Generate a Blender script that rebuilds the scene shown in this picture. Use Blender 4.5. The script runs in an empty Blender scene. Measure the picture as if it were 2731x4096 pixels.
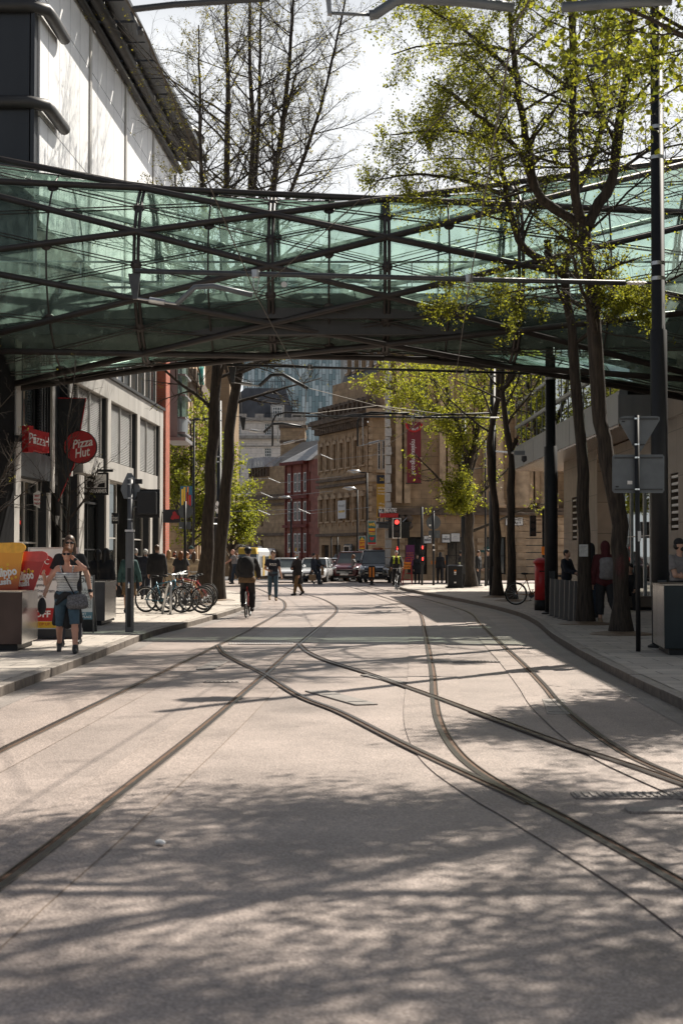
import bpy, bmesh, math, random
import numpy as np
from mathutils import Vector, Matrix
R = math.radians
random.seed(7)
RNG = np.random.default_rng(7)
scene = bpy.context.scene
col = scene.collection
# ------------------------------------------------------------------ camera
F_PX = 5690.0; CX = 1365.5; CY = 2048.0; CAM_H = 1.62
TILT = math.atan(173.0 / F_PX)
cam_d = bpy.data.cameras.new('camera'); cam = bpy.data.objects.new('camera', cam_d); col.objects.link(cam)
cam.location = (0, 0, CAM_H); cam.rotation_euler = (R(90) + TILT, 0, 0)
cam_d.sensor_fit = 'VERTICAL'; cam_d.sensor_height = 36.0; cam_d.lens = 36.0 * F_PX / 4096
cam_d.clip_start = 0.1; cam_d.clip_end = 3000
cam_d.dof.use_dof = True; cam_d.dof.focus_distance = 45; cam_d.dof.aperture_fstop = 4.5
scene.camera = cam
# ------------------------------------------------------------------ sky, sun, exposure
SUN_AZ = R(40); SUN_EL = R(46.7)          # azimuth measured from +Y towards +X
w = bpy.data.worlds.new('World'); scene.world = w; w.use_nodes = True
nt = w.node_tree; bg = nt.nodes['Background']
sky = nt.nodes.new('ShaderNodeTexSky'); sky.sky_type = 'NISHITA'; sky.sun_disc = False
sky.sun_elevation = SUN_EL; sky.sun_rotation = SUN_AZ
sky.air_density = 1.0; sky.dust_density = 1.2; sky.ozone_density = 1.0
# bright thin haze low in the sky on the sun's side, clearer overhead and behind
wtc = nt.nodes.new('ShaderNodeTexCoord'); wsp = nt.nodes.new('ShaderNodeSeparateXYZ'); nt.links.new(wtc.outputs['Generated'], wsp.inputs[0])
wmr = nt.nodes.new('ShaderNodeMapRange'); wmr.inputs['From Min'].default_value = .34; wmr.inputs['From Max'].default_value = .42
wmr.inputs['To Min'].default_value = .96; wmr.inputs['To Max'].default_value = 0.0; nt.links.new(wsp.outputs[2], wmr.inputs[0])
wdt = nt.nodes.new('ShaderNodeVectorMath'); wdt.operation = 'DOT_PRODUCT'; wdt.inputs[1].default_value = (math.sin(SUN_AZ), math.cos(SUN_AZ), 0); nt.links.new(wtc.outputs['Generated'], wdt.inputs[0])
wm2 = nt.nodes.new('ShaderNodeMapRange'); wm2.inputs['From Min'].default_value = -.35; wm2.inputs['From Max'].default_value = .5; wm2.inputs['To Min'].default_value = .08; nt.links.new(wdt.outputs['Value'], wm2.inputs[0])
wml = nt.nodes.new('ShaderNodeMath'); wml.operation = 'MULTIPLY'; nt.links.new(wmr.outputs[0], wml.inputs[0]); nt.links.new(wm2.outputs[0], wml.inputs[1])
wmx = nt.nodes.new('ShaderNodeMixRGB'); wmx.inputs[2].default_value = (11.6, 11.8, 12.0, 1)
whs = nt.nodes.new('ShaderNodeHueSaturation'); whs.inputs['Saturation'].default_value = .5; nt.links.new(sky.outputs[0], whs.inputs['Color'])
nt.links.new(wml.outputs[0], wmx.inputs[0]); nt.links.new(whs.outputs[0], wmx.inputs[1]); nt.links.new(wmx.outputs[0], bg.inputs[0])
bg.inputs[1].default_value = 0.05
sl = bpy.data.lights.new('sun', 'SUN'); sl.energy = 5.0; sl.angle = R(0.5); sl.color = (1.0, 0.93, 0.82)
so = bpy.data.objects.new('sun', sl); col.objects.link(so)
sd = Vector((math.sin(SUN_AZ) * math.cos(SUN_EL), math.cos(SUN_AZ) * math.cos(SUN_EL), math.sin(SUN_EL)))
so.rotation_euler = sd.to_track_quat('Z', 'Y').to_euler(); so.location = (20, 30, 60)
scene.view_settings.view_transform = 'Standard'; scene.view_settings.look = 'None'
scene.view_settings.exposure = 0.82; scene.view_settings.gamma = 1.0
cy = scene.cycles
cy.max_bounces = 8; cy.transparent_max_bounces = 24; cy.glossy_bounces = 3; cy.transmission_bounces = 6; cy.diffuse_bounces = 3
cy.caustics_reflective = False; cy.caustics_refractive = False; cy.sample_clamp_indirect = 4
# ------------------------------------------------------------------ pixel helpers (photo pixels -> world)
def P(px, py, Y):
    cx = (px - CX) / F_PX; c = (CY - py) / F_PX
    d = Vector((cx, math.cos(TILT) - c * math.sin(TILT), math.sin(TILT) + c * math.cos(TILT)))
    return Vector((0, 0, CAM_H)) + d * (Y / d.y)
def G(px, py, z=0.0):
    cx = (px - CX) / F_PX; c = (CY - py) / F_PX
    d = Vector((cx, math.cos(TILT) - c * math.sin(TILT), math.sin(TILT) + c * math.cos(TILT)))
    return Vector((0, 0, CAM_H)) + d * ((z - CAM_H) / d.z)
PV = 0.12                                  # pavement height
# ------------------------------------------------------------------ object helpers
WM = {}
def rootm(o): return WM.get(o.name, Matrix())
def tag(o, label=None, cat=None, group=None, kind=None):
    if label: o['label'] = label
    if cat: o['category'] = cat
    if group: o['group'] = group
    if kind: o['kind'] = kind
    return o
def thing(name, label, cat, loc=(0, 0, 0), rz=0.0, group=None):
    o = bpy.data.objects.new(name, None); col.objects.link(o)
    o.empty_display_size = .3
    o.location = loc; o.rotation_euler = (0, 0, rz)
    WM[o.name] = Matrix.Translation(Vector(loc)) @ Matrix.Rotation(rz, 4, 'Z')
    return tag(o, label, cat, group)
def mesh_obj(name, V, Fc, mats, parent=None, mi=None, smooth=False, loc=None, local=False):
    me = bpy.data.meshes.new(name)
    V = np.asarray(V, dtype=np.float64).reshape(-1, 3)
    M = None
    if parent is not None:
        if not local: M = rootm(parent).inverted()
    elif loc is not None and not local:
        M = Matrix.Translation(-Vector(loc))
    if M is not None:
        A = np.array(M); V = V @ A[:3, :3].T + A[:3, 3]
    if isinstance(Fc, np.ndarray):
        n, k = Fc.shape
        me.vertices.add(len(V)); me.vertices.foreach_set('co', V.ravel())
        me.loops.add(n * k); me.loops.foreach_set('vertex_index', Fc.ravel().astype(np.int32))
        me.polygons.add(n); me.polygons.foreach_set('loop_start', np.arange(0, n * k, k, dtype=np.int32))
        me.update(calc_edges=True); me.validate()
    else:
        me.from_pydata(V.tolist(), [], Fc); me.update()
    if not isinstance(mats, (list, tuple)): mats = [mats]
    for m in mats: me.materials.append(m)
    if mi is not None: me.polygons.foreach_set('material_index', np.asarray(mi, dtype=np.int32))
    if smooth: me.polygons.foreach_set('use_smooth', np.ones(len(me.polygons), dtype=bool))
    o = bpy.data.objects.new(name, me); col.objects.link(o)
    if parent is not None:
        o.parent = parent; WM[o.name] = rootm(parent)
    elif loc is not None: o.location = loc
    return o
class Frame:
    """a along u (right seen from outside), b up, c outwards"""
    def __init__(s, O, ang):
        s.O = Vector(O); s.u = Vector((math.cos(ang), math.sin(ang), 0)); s.z = Vector((0, 0, 1))
        s.n = s.u.cross(s.z); s.ang = ang
    def p(s, a, b, c=0.0): return s.O + s.u * a + s.z * b + s.n * c
FW = Frame((0, 0, 0), 0.0)
class MB:
    def __init__(s): s.v = []; s.f = []; s.m = []
    def add(s, V, Fc, mi=0):
        k = len(s.v); s.v.extend([tuple(p) for p in V])
        for f in Fc: s.f.append([i + k for i in f]); s.m.append(mi)
        return s
    def hexa(s, V, mi=0):
        return s.add(V, [(0, 3, 2, 1), (4, 5, 6, 7), (0, 1, 5, 4), (1, 2, 6, 5), (2, 3, 7, 6), (3, 0, 4, 7)], mi)
    def box(s, x0, x1, y0, y1, z0, z1, mi=0):
        return s.hexa([(x0, y0, z0), (x1, y0, z0), (x1, y1, z0), (x0, y1, z0), (x0, y0, z1), (x1, y0, z1), (x1, y1, z1), (x0, y1, z1)], mi)
    def fbox(s, F, a0, a1, b0, b1, c0, c1, mi=0):
        return s.hexa([F.p(a0, b0, c1), F.p(a1, b0, c1), F.p(a1, b0, c0), F.p(a0, b0, c0), F.p(a0, b1, c1), F.p(a1, b1, c1), F.p(a1, b1, c0), F.p(a0, b1, c0)], mi)
    def quad(s, a, b, c, d, mi=0): return s.add([a, b, c, d], [(0, 1, 2, 3)], mi)
    def prism(s, F, poly, c0, c1, mi=0):
        n = len(poly)
        V = [F.p(a, b, c1) for a, b in poly] + [F.p(a, b, c0) for a, b in poly]
        Fc = [tuple(range(n)), tuple(range(2 * n - 1, n - 1, -1))] + [(i + n, (i + 1) % n + n, (i + 1) % n, i) for i in range(n)]
        return s.add(V, Fc, mi)
    def tube(s, pts, r, n=8, mi=0, caps=True, phase=0.0):
        pts = [Vector(p) for p in pts]; N = len(pts)
        rr = r if isinstance(r, (list, tuple, np.ndarray)) else [r] * N
        V = []; up = None
        for i in range(N):
            t = (pts[min(i + 1, N - 1)] - pts[max(i - 1, 0)])
            t = t.normalized() if t.length > 1e-9 else Vector((0, 0, 1))
            if up is None:
                up = Vector((0, 0, 1)) if abs(t.z) < .9 else Vector((0, 1, 0))
            e1 = t.cross(up); e1.normalize(); e2 = e1.cross(t); up = e2
            for k in range(n):
                a = 2 * math.pi * k / n + phase
                V.append(pts[i] + (e1 * math.cos(a) + e2 * math.sin(a)) * rr[i])
        Fc = []
        for i in range(N - 1):
            for k in range(n):
                k2 = (k + 1) % n
                Fc.append((i * n + k, i * n + k2, (i + 1) * n + k2, (i + 1) * n + k))
        if caps: Fc += [tuple(range(n - 1, -1, -1)), tuple(range((N - 1) * n, N * n))]
        return s.add(V, Fc, mi)
    def lathe(s, c, prof, n=16, mi=0):
        c = Vector(c); V = []; Fc = []
        for r, z in prof:
            for k in range(n):
                a = 2 * math.pi * k / n; V.append(c + Vector((r * math.cos(a), r * math.sin(a), z)))
        for i in range(len(prof) - 1):
            for k in range(n):
                k2 = (k + 1) % n; Fc.append((i * n + k, i * n + k2, (i + 1) * n + k2, (i + 1) * n + k))
        Fc += [tuple(range(n - 1, -1, -1)), tuple(range((len(prof) - 1) * n, len(prof) * n))]
        return s.add(V, Fc, mi)
    def ell(s, c, rx, ry, rz, nu=12, nv=8, mi=0):
        return s.lathe_s(c, [(math.sin(math.pi * i / nv), -math.cos(math.pi * i / nv)) for i in range(nv + 1)], rx, ry, rz, nu, mi)
    def lathe_s(s, c, prof, rx, ry, rz, n, mi):
        c = Vector(c); V = []; Fc = []
        for r, z in prof:
            r = max(r, 1e-3)
            for k in range(n):
                a = 2 * math.pi * k / n; V.append(c + Vector((rx * r * math.cos(a), ry * r * math.sin(a), rz * z)))
        for i in range(len(prof) - 1):
            for k in range(n):
                k2 = (k + 1) % n; Fc.append((i * n + k, i * n + k2, (i + 1) * n + k2, (i + 1) * n + k))
        return s.add(V, Fc, mi)
    def disc(s, F, a, b, r, c0, c1, n=24, mi=0, r2=None):
        return s.prism(F, [(a + r * math.cos(2 * math.pi * k / n), b + (r2 or r) * math.sin(2 * math.pi * k / n)) for k in range(n)], c0, c1, mi)
    def ring(s, c, ax1, ax2, R0, r, n=24, m=8, mi=0, a0=0, a1=2 * math.pi):
        c = Vector(c); ax1 = Vector(ax1); ax2 = Vector(ax2)
        full = abs(a1 - a0 - 2 * math.pi) < 1e-6; V = []; N = n if full else n + 1; ax3 = ax1.cross(ax2)
        for i in range(N):
            a = a0 + (a1 - a0) * i / n; d = ax1 * math.cos(a) + ax2 * math.sin(a)
            for k in range(m):
                b = 2 * math.pi * k / m
                V.append(c + d * (R0 + r * math.cos(b)) + ax3 * (r * math.sin(b)))
        Fc = []
        for i in range(n):
            i2 = (i + 1) % N
            for k in range(m):
                k2 = (k + 1) % m; Fc.append((i * m + k, i2 * m + k, i2 * m + k2, i * m + k2))
        return s.add(V, Fc, mi)
    def build(s, name, mats, parent=None, smooth=False, loc=None, local=False, bevel=0):
        o = mesh_obj(name, s.v, s.f, mats, parent, s.m, smooth, loc, local)
        if bevel:
            b = o.modifiers.new('bevel', 'BEVEL'); b.width = bevel; b.segments = 2; b.limit_method = 'ANGLE'
        return o
def copy_tree(o, parent=None):
    c = o.copy(); col.objects.link(c)
    if parent is not None: c.parent = parent
    for ch in list(o.children): copy_tree(ch, c)
    return c
def place(o, loc, rz=0.0):
    o.location = loc; o.rotation_euler = (0, 0, rz); return o
def text(s, F, a, b, c, size, m, parent, w=None, name='lettering', align='CENTER', ext=0.003, rot=0.0, shear=0.0, bold=0.0):
    cu = bpy.data.curves.new('t', 'FONT'); cu.body = s; cu.align_x = align; cu.align_y = 'CENTER'; cu.size = size
    cu.extrude = ext; cu.resolution_u = 2; cu.shear = shear; cu.offset = bold
    ob = bpy.data.objects.new('t', cu); col.objects.link(ob)
    dg = bpy.context.evaluated_depsgraph_get()
    me = bpy.data.meshes.new_from_object(ob.evaluated_get(dg))
    n = len(me.vertices); V = np.zeros(n * 3); me.vertices.foreach_get('co', V); V = V.reshape(-1, 3)
    bpy.data.objects.remove(ob); bpy.data.curves.remove(cu)
    if w and n:
        ww = V[:, 0].max() - V[:, 0].min(); V[:, 0] *= w / max(ww, 1e-6)
    cr, sr = math.cos(rot), math.sin(rot)
    x = V[:, 0] * cr - V[:, 1] * sr; y = V[:, 0] * sr + V[:, 1] * cr
    O = np.array(F.p(a, b, c)); W = O + np.outer(x, F.u) + np.outer(y, F.z) + np.outer(V[:, 2], F.n)
    A = np.array(rootm(parent).inverted()); W = W @ A[:3, :3].T + A[:3, 3]
    me.vertices.foreach_set('co', W.ravel()); me.materials.clear(); me.materials.append(m); me.update(); me.name = name
    o = bpy.data.objects.new(name, me); col.objects.link(o); o.parent = parent; WM[o.name] = rootm(parent)
    return o
# ------------------------------------------------------------------ materials
MATS = {}
def mat(name, c, rough=.6, metal=0.0, var=.12, scale=6.0, bump=0.0, bscale=40.0, emit=None, spec=.5, coat=0.0, streak=False):
    if name in MATS: return MATS[name]
    m = bpy.data.materials.new(name); m.use_nodes = True; t = m.node_tree; b = t.nodes['Principled BSDF']
    b.inputs['Roughness'].default_value = rough; b.inputs['Metallic'].default_value = metal
    b.inputs['Specular IOR Level'].default_value = spec; b.inputs['Coat Weight'].default_value = coat
    if emit:
        b.inputs['Emission Color'].default_value = (*c, 1); b.inputs['Emission Strength'].default_value = emit
    tc = t.nodes.new('ShaderNodeTexCoord')
    no = t.nodes.new('ShaderNodeTexNoise'); no.inputs['Scale'].default_value = scale; no.inputs['Detail'].default_value = 6
    if streak:
        mp = t.nodes.new('ShaderNodeMapping'); mp.inputs['Scale'].default_value = (1, 1, .12)
        t.links.new(tc.outputs['Object'], mp.inputs[0]); t.links.new(mp.outputs[0], no.inputs[0])
    else: t.links.new(tc.outputs['Object'], no.inputs[0])
    cr = t.nodes.new('ShaderNodeValToRGB')
    cr.color_ramp.elements[0].position = .3; cr.color_ramp.elements[1].position = .7
    cr.color_ramp.elements[0].color = (*[max(0, x * (1 - var)) for x in c], 1); cr.color_ramp.elements[1].color = (*[min(1, x * (1 + var)) for x in c], 1)
    t.links.new(no.outputs[0], cr.inputs[0]); t.links.new(cr.outputs[0], b.inputs['Base Color'])
    if bump:
        n2 = t.nodes.new('ShaderNodeTexNoise'); n2.inputs['Scale'].default_value = bscale; n2.inputs['Detail'].default_value = 3
        t.links.new(mp.outputs[0] if streak else tc.outputs['Object'], n2.inputs[0])
        bp = t.nodes.new('ShaderNodeBump'); bp.inputs['Strength'].default_value = bump; bp.inputs['Distance'].default_value = .02
        t.links.new(n2.outputs[0], bp.inputs['Height']); t.links.new(bp.outputs[0], b.inputs['Normal'])
    MATS[name] = m; return m
def node_mat(name):
    m = bpy.data.materials.new(name); m.use_nodes = True; MATS[name] = m
    return m, m.node_tree, m.node_tree.nodes['Principled BSDF']
def glass_mat(name, tint, refl=.12, alpha=.0, dirt=.1, dcol=(.5, .6, .55), rough=.03):
    """thin pane: tinted see-through + mirror + a little dirt"""
    m = bpy.data.materials.new(name); m.use_nodes = True; t = m.node_tree; t.nodes.clear()
    out = t.nodes.new('ShaderNodeOutputMaterial'); tr = t.nodes.new('ShaderNodeBsdfTransparent'); tr.inputs[0].default_value = (*tint, 1)
    gl = t.nodes.new('ShaderNodeBsdfGlossy'); gl.inputs['Roughness'].default_value = rough; gl.inputs[0].default_value = (.95, 1, .98, 1)
    fr = t.nodes.new('ShaderNodeLayerWeight'); fr.inputs['Blend'].default_value = refl
    m1 = t.nodes.new('ShaderNodeMixShader'); t.links.new(fr.outputs['Fresnel'], m1.inputs[0]); t.links.new(tr.outputs[0], m1.inputs[1]); t.links.new(gl.outputs[0], m1.inputs[2])
    df = t.nodes.new('ShaderNodeBsdfTranslucent'); df.inputs[0].default_value = (*dcol, 1)
    d2 = t.nodes.new('ShaderNodeBsdfDiffuse'); d2.inputs[0].default_value = (*dcol, 1)
    md = t.nodes.new('ShaderNodeMixShader'); md.inputs[0].default_value = .4; t.links.new(df.outputs[0], md.inputs[1]); t.links.new(d2.outputs[0], md.inputs[2])
    no = t.nodes.new('ShaderNodeTexNoise'); no.inputs['Scale'].default_value = 2.5; no.inputs['Detail'].default_value = 6
    tc = t.nodes.new('ShaderNodeTexCoord'); mp = t.nodes.new('ShaderNodeMapping'); mp.inputs['Scale'].default_value = (2.2, 2.2, .25)
    t.links.new(tc.outputs['Object'], mp.inputs[0]); t.links.new(mp.outputs[0], no.inputs[0])
    mr = t.nodes.new('ShaderNodeMapRange'); mr.inputs['From Min'].default_value = .35; mr.inputs['From Max'].default_value = .7
    mr.inputs['To Min'].default_value = dirt * .5; mr.inputs['To Max'].default_value = dirt * 1.6
    t.links.new(no.outputs[0], mr.inputs[0])
    m2 = t.nodes.new('ShaderNodeMixShader'); t.links.new(mr.outputs[0], m2.inputs[0]); t.links.new(m1.outputs[0], m2.inputs[1]); t.links.new(md.outputs[0], m2.inputs[2])
    t.links.new(m2.outputs[0], out.inputs[0]); MATS[name] = m; return m
def brick_mat(name, c1, c2, mortar, bw, bh, ms=.012, rough=.8, plane='xy', var=.2, off=.5, bump=.3, spec=.4):
    """tiles / bricks / slabs laid out in object space"""
    m, t, b = node_mat(name); b.inputs['Roughness'].default_value = rough; b.inputs['Specular IOR Level'].default_value = spec
    tc = t.nodes.new('ShaderNodeTexCoord'); br = t.nodes.new('ShaderNodeTexBrick')
    if plane == 'xy': t.links.new(tc.outputs['Object'], br.inputs[0])
    else:
        sp = t.nodes.new('ShaderNodeSeparateXYZ'); cb = t.nodes.new('ShaderNodeCombineXYZ'); ad = t.nodes.new('ShaderNodeMath'); ad.operation = 'ADD'
        t.links.new(tc.outputs['Object'], sp.inputs[0]); t.links.new(sp.outputs[0], ad.inputs[0]); t.links.new(sp.outputs[1], ad.inputs[1])
        t.links.new(ad.outputs[0], cb.inputs[0]); t.links.new(sp.outputs[2], cb.inputs[1]); t.links.new(cb.outputs[0], br.inputs[0])
    br.inputs['Scale'].default_value = 1; br.inputs['Brick Width'].default_value = bw; br.inputs['Row Height'].default_value = bh
    br.inputs['Mortar Size'].default_value = ms; br.inputs['Color1'].default_value = (*c1, 1); br.inputs['Color2'].default_value = (*c2, 1); br.inputs['Mortar'].default_value = (*mortar, 1)
    br.offset = off; br.inputs['Mortar Smooth'].default_value = .3
    no = t.nodes.new('ShaderNodeTexNoise'); no.inputs['Scale'].default_value = 1.7; no.inputs['Detail'].default_value = 8; t.links.new(tc.outputs['Object'], no.inputs[0])
    mr = t.nodes.new('ShaderNodeMapRange'); mr.inputs['From Min'].default_value = .3; mr.inputs['From Max'].default_value = .7; mr.inputs['To Min'].default_value = 1 - var; mr.inputs['To Max'].default_value = 1 + var
    t.links.new(no.outputs[0], mr.inputs[0])
    mx = t.nodes.new('ShaderNodeVectorMath'); mx.operation = 'SCALE'; t.links.new(br.outputs[0], mx.inputs[0]); t.links.new(mr.outputs[0], mx.inputs['Scale'])
    t.links.new(mx.outputs[0], b.inputs['Base Color'])
    bp = t.nodes.new('ShaderNodeBump'); bp.inputs['Strength'].default_value = bump; bp.inputs['Distance'].default_value = .01; bp.invert = True
    t.links.new(br.outputs['Fac'], bp.inputs['Height']); t.links.new(bp.outputs[0], b.inputs['Normal'])
    return m
def road_mat(name, c, sp=.45, rough=.48, bump=.5, stain=.16):
    m, t, b = node_mat(name)
    tc = t.nodes.new('ShaderNodeTexCoord')
    vo = t.nodes.new('ShaderNodeTexVoronoi'); vo.inputs['Scale'].default_value = 62; t.links.new(tc.outputs['Object'], vo.inputs[0])
    n1 = t.nodes.new('ShaderNodeTexNoise'); n1.inputs['Scale'].default_value = 75; n1.inputs['Detail'].default_value = 6; t.links.new(tc.outputs['Object'], n1.inputs[0])
    n2 = t.nodes.new('ShaderNodeTexNoise'); n2.inputs['Scale'].default_value = .55; n2.inputs['Detail'].default_value = 9; n2.inputs['Roughness'].default_value = .65; t.links.new(tc.outputs['Object'], n2.inputs[0])
    r1 = t.nodes.new('ShaderNodeMapRange'); r1.inputs['From Min'].default_value = .3; r1.inputs['From Max'].default_value = .7; r1.inputs['To Min'].default_value = 1 - sp; r1.inputs['To Max'].default_value = 1 + sp
    t.links.new(n1.outputs[0], r1.inputs[0])
    r2 = t.nodes.new('ShaderNodeMapRange'); r2.inputs['From Min'].default_value = .3; r2.inputs['From Max'].default_value = .7; r2.inputs['To Min'].default_value = 1 - stain; r2.inputs['To Max'].default_value = 1 + stain
    t.links.new(n2.outputs[0], r2.inputs[0])
    hs = t.nodes.new('ShaderNodeMixRGB'); hs.blend_type = 'MIX'; hs.inputs[0].default_value = .3
    hs.inputs[1].default_value = (*c, 1); sx = t.nodes.new('ShaderNodeSeparateColor'); t.links.new(vo.outputs['Color'], sx.inputs[0])
    cr = t.nodes.new('ShaderNodeValToRGB'); cr.color_ramp.elements[0].color = (*[x * .45 for x in c], 1); cr.color_ramp.elements[1].color = (*[min(1, x * 1.9) for x in c], 1)
    t.links.new(sx.outputs[0], cr.inputs[0]); t.links.new(cr.outputs[0], hs.inputs[2])
    mu = t.nodes.new('ShaderNodeMath'); mu.operation = 'MULTIPLY'; t.links.new(r1.outputs[0], mu.inputs[0]); t.links.new(r2.outputs[0], mu.inputs[1])
    mx = t.nodes.new('ShaderNodeVectorMath'); mx.operation = 'SCALE'; t.links.new(hs.outputs[0], mx.inputs[0]); t.links.new(mu.outputs[0], mx.inputs['Scale'])
    # trodden-in gum and oil drips
    v2 = t.nodes.new('ShaderNodeTexVoronoi'); v2.inputs['Scale'].default_value = 2.1; t.links.new(tc.outputs['Object'], v2.inputs[0])
    n3 = t.nodes.new('ShaderNodeTexNoise'); n3.inputs['Scale'].default_value = 1.3; n3.inputs['Detail'].default_value = 4; t.links.new(tc.outputs['Object'], n3.inputs[0])
    g1 = t.nodes.new('ShaderNodeMapRange'); g1.inputs['From Min'].default_value = .03; g1.inputs['From Max'].default_value = .06; g1.inputs['To Min'].default_value = .62; t.links.new(v2.outputs['Distance'], g1.inputs[0])
    g2 = t.nodes.new('ShaderNodeMapRange'); g2.inputs['From Min'].default_value = .30; g2.inputs['From Max'].default_value = .42; g2.inputs['To Min'].default_value = .78; t.links.new(n3.outputs[0], g2.inputs[0])
    g3 = t.nodes.new('ShaderNodeMath'); g3.operation = 'MULTIPLY'; t.links.new(g1.outputs[0], g3.inputs[0]); t.links.new(g2.outputs[0], g3.inputs[1])
    my = t.nodes.new('ShaderNodeVectorMath'); my.operation = 'SCALE'; t.links.new(mx.outputs[0], my.inputs[0]); t.links.new(g3.outputs[0], my.inputs['Scale'])
    t.links.new(my.outputs[0], b.inputs['Base Color'])
    b.inputs['Roughness'].default_value = rough; b.inputs['Specular IOR Level'].default_value = .5
    bp = t.nodes.new('ShaderNodeBump'); bp.inputs['Strength'].default_value = bump; bp.inputs['Distance'].default_value = .006
    t.links.new(vo.outputs['Distance'], bp.inputs['Height']); t.links.new(bp.outputs[0], b.inputs['Normal'])
    return m
def leaf_mat(name, c, tr=.6):
    m, t, b = node_mat(name); out = t.nodes['Material Output']
    b.inputs['Roughness'].default_value = .5
    oi = t.nodes.new('ShaderNodeNewGeometry'); cr = t.nodes.new('ShaderNodeValToRGB')
    cr.color_ramp.elements[0].color = (c[0] * .55, c[1] * .6, c[2] * .7, 1); cr.color_ramp.elements[1].color = (min(1, c[0] * 1.5), min(1, c[1] * 1.35), c[2], 1)
    t.links.new(oi.outputs['Random Per Island'], cr.inputs[0]); t.links.new(cr.outputs[0], b.inputs['Base Color'])
    tl = t.nodes.new('ShaderNodeBsdfTranslucent'); sc_ = t.nodes.new('ShaderNodeVectorMath'); sc_.operation = 'MULTIPLY'; sc_.inputs[1].default_value = (2.1, 2.0, 1.25)
    t.links.new(cr.outputs[0], sc_.inputs[0]); t.links.new(sc_.outputs[0], tl.inputs[0])
    mx = t.nodes.new('ShaderNodeMixShader'); mx.inputs[0].default_value = tr
    t.links.new(b.outputs[0], mx.inputs[1]); t.links.new(tl.outputs[0], mx.inputs[2]); t.links.new(mx.outputs[0], out.inputs[0])
    return m
M_road = road_mat('exposed_aggregate', (.305, .252, .224), sp=.36, stain=.26)
M_band = road_mat('track_concrete', (.298, .244, .215), sp=.36, rough=.5, stain=.22)
M_seal = mat('rail_sealant', (.22, .185, .16), .7, 0, .25, 12)
M_ground = road_mat('asphalt', (.09, .085, .08))
M_pave = brick_mat('paving_slabs', (.50, .445, .385), (.42, .38, .335), (.17, .15, .13), .9, .45, .012, .65, 'xy', .18)
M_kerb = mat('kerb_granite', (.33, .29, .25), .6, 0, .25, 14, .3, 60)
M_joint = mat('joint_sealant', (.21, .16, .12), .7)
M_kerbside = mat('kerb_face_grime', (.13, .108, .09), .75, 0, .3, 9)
M_rail = mat('rail_steel', (.20, .185, .175), .28, .85, .1, 20)
M_rust = mat('rail_groove_rust', (.10, .052, .026), .75, .2, .4, 30)
M_steel = mat('galvanised_steel', (.45, .46, .47), .38, .9, .12, 10)
M_black = mat('black_paint', (.014, .015, .017), .5, 0, .2, 5, spec=.3)
M_dark = mat('dark_grey_metal', (.05, .053, .058), .45, .3, .2, 5)
M_grey = mat('grey_paint', (.22, .24, .26), .45, .2, .1, 4, streak=True)
M_white = mat('white_paint', (.78, .77, .75), .5, 0, .06, 5)
M_red = mat('red_paint', (.42, .018, .02), .4, 0, .12, 6)
M_rubber = mat('rubber', (.02, .02, .02), .75)
M_chrome = mat('chrome', (.7, .7, .7), .12, 1.0, .05)
M_orange = mat('orange_paint', (.75, .22, .02), .5)
M_yellow = mat('yellow_paint', (.72, .45, .03), .45)
M_bark = mat('bark', (.042, .032, .024), .9, 0, .6, 22, 1.0, 46, streak=True)
M_wall_dark = mat('dark_cladding', (.035, .038, .043), .4, .3, .15, 1.5, streak=True)
M_pane = mat('dark_window_glass', (.035, .042, .045), .06, 0, .3, .8, spec=.9)
# ================================================================== ground, road, pavements
def poly_sheet(name, pts, z, m, kind='structure'):
    o = mesh_obj(name, [(x, y, z) for x, y in pts], [list(range(len(pts)))], m)
    return tag(o, kind=kind)
def spline(pts, n=8):
    """Catmull-Rom through points"""
    pts = [Vector(p) for p in pts]; out = []
    for i in range(len(pts) - 1):
        p0 = pts[max(i - 1, 0)]; p1 = pts[i]; p2 = pts[i + 1]; p3 = pts[min(i + 2, len(pts) - 1)]
        for k in range(n):
            t = k / n
            out.append(.5 * ((2 * p1) + (-p0 + p2) * t + (2 * p0 - 5 * p1 + 4 * p2 - p3) * t * t + (-p0 + 3 * p1 - 3 * p2 + p3) * t ** 3))
    out.append(pts[-1]); return out
def ribbon(mb, pts, o0, o1, z0, z1=None, mi=0, side_mi=None):
    """strip between lateral offsets o0<o1 along a planar path; box if z1 given"""
    N = len(pts); L = []; Rr = []
    for i in range(N):
        t = pts[min(i + 1, N - 1)] - pts[max(i - 1, 0)]; t.z = 0; t.normalize(); n = Vector((t.y, -t.x, 0))
        L.append(pts[i] + n * o0); Rr.append(pts[i] + n * o1)
    zt = z0 if z1 is None else z1
    V = [(p.x, p.y, zt) for p in L] + [(p.x, p.y, zt) for p in Rr]
    Fc = [(i, i + N, i + N + 1, i + 1) for i in range(N - 1)]; nt_ = len(Fc)
    if z1 is not None:
        V += [(p.x, p.y, z0) for p in L] + [(p.x, p.y, z0) for p in Rr]
        Fc += [(i, i + 1, i + 1 + 2 * N, i + 2 * N) for i in range(N - 1)] + [(i + N, i + 3 * N, i + 1 + 3 * N, i + 1 + N) for i in range(N - 1)]
        Fc += [(0, 2 * N, 3 * N, N), (N - 1, 2 * N - 1, 4 * N - 1, 3 * N - 1)]
    mb.add(V, Fc, mi)
    if side_mi is not None: mb.m[-(len(Fc) - nt_):] = [side_mi] * (len(Fc) - nt_)
def gz(y): return -.03 if y < 92 else -.03 - 1.2 * min(1, (y - 92) / 80)
b = MB(); ys = [-60, 60, 92, 112, 132, 152, 172, 400, 2500]; xs = [-1500, -200, -60, 0, 60, 200, 1500]
b.add([(x, y, gz(y)) for y in ys for x in xs], [(j * 7 + i, j * 7 + i + 1, j * 7 + i + 8, j * 7 + i + 7) for j in range(8) for i in range(6)])
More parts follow.
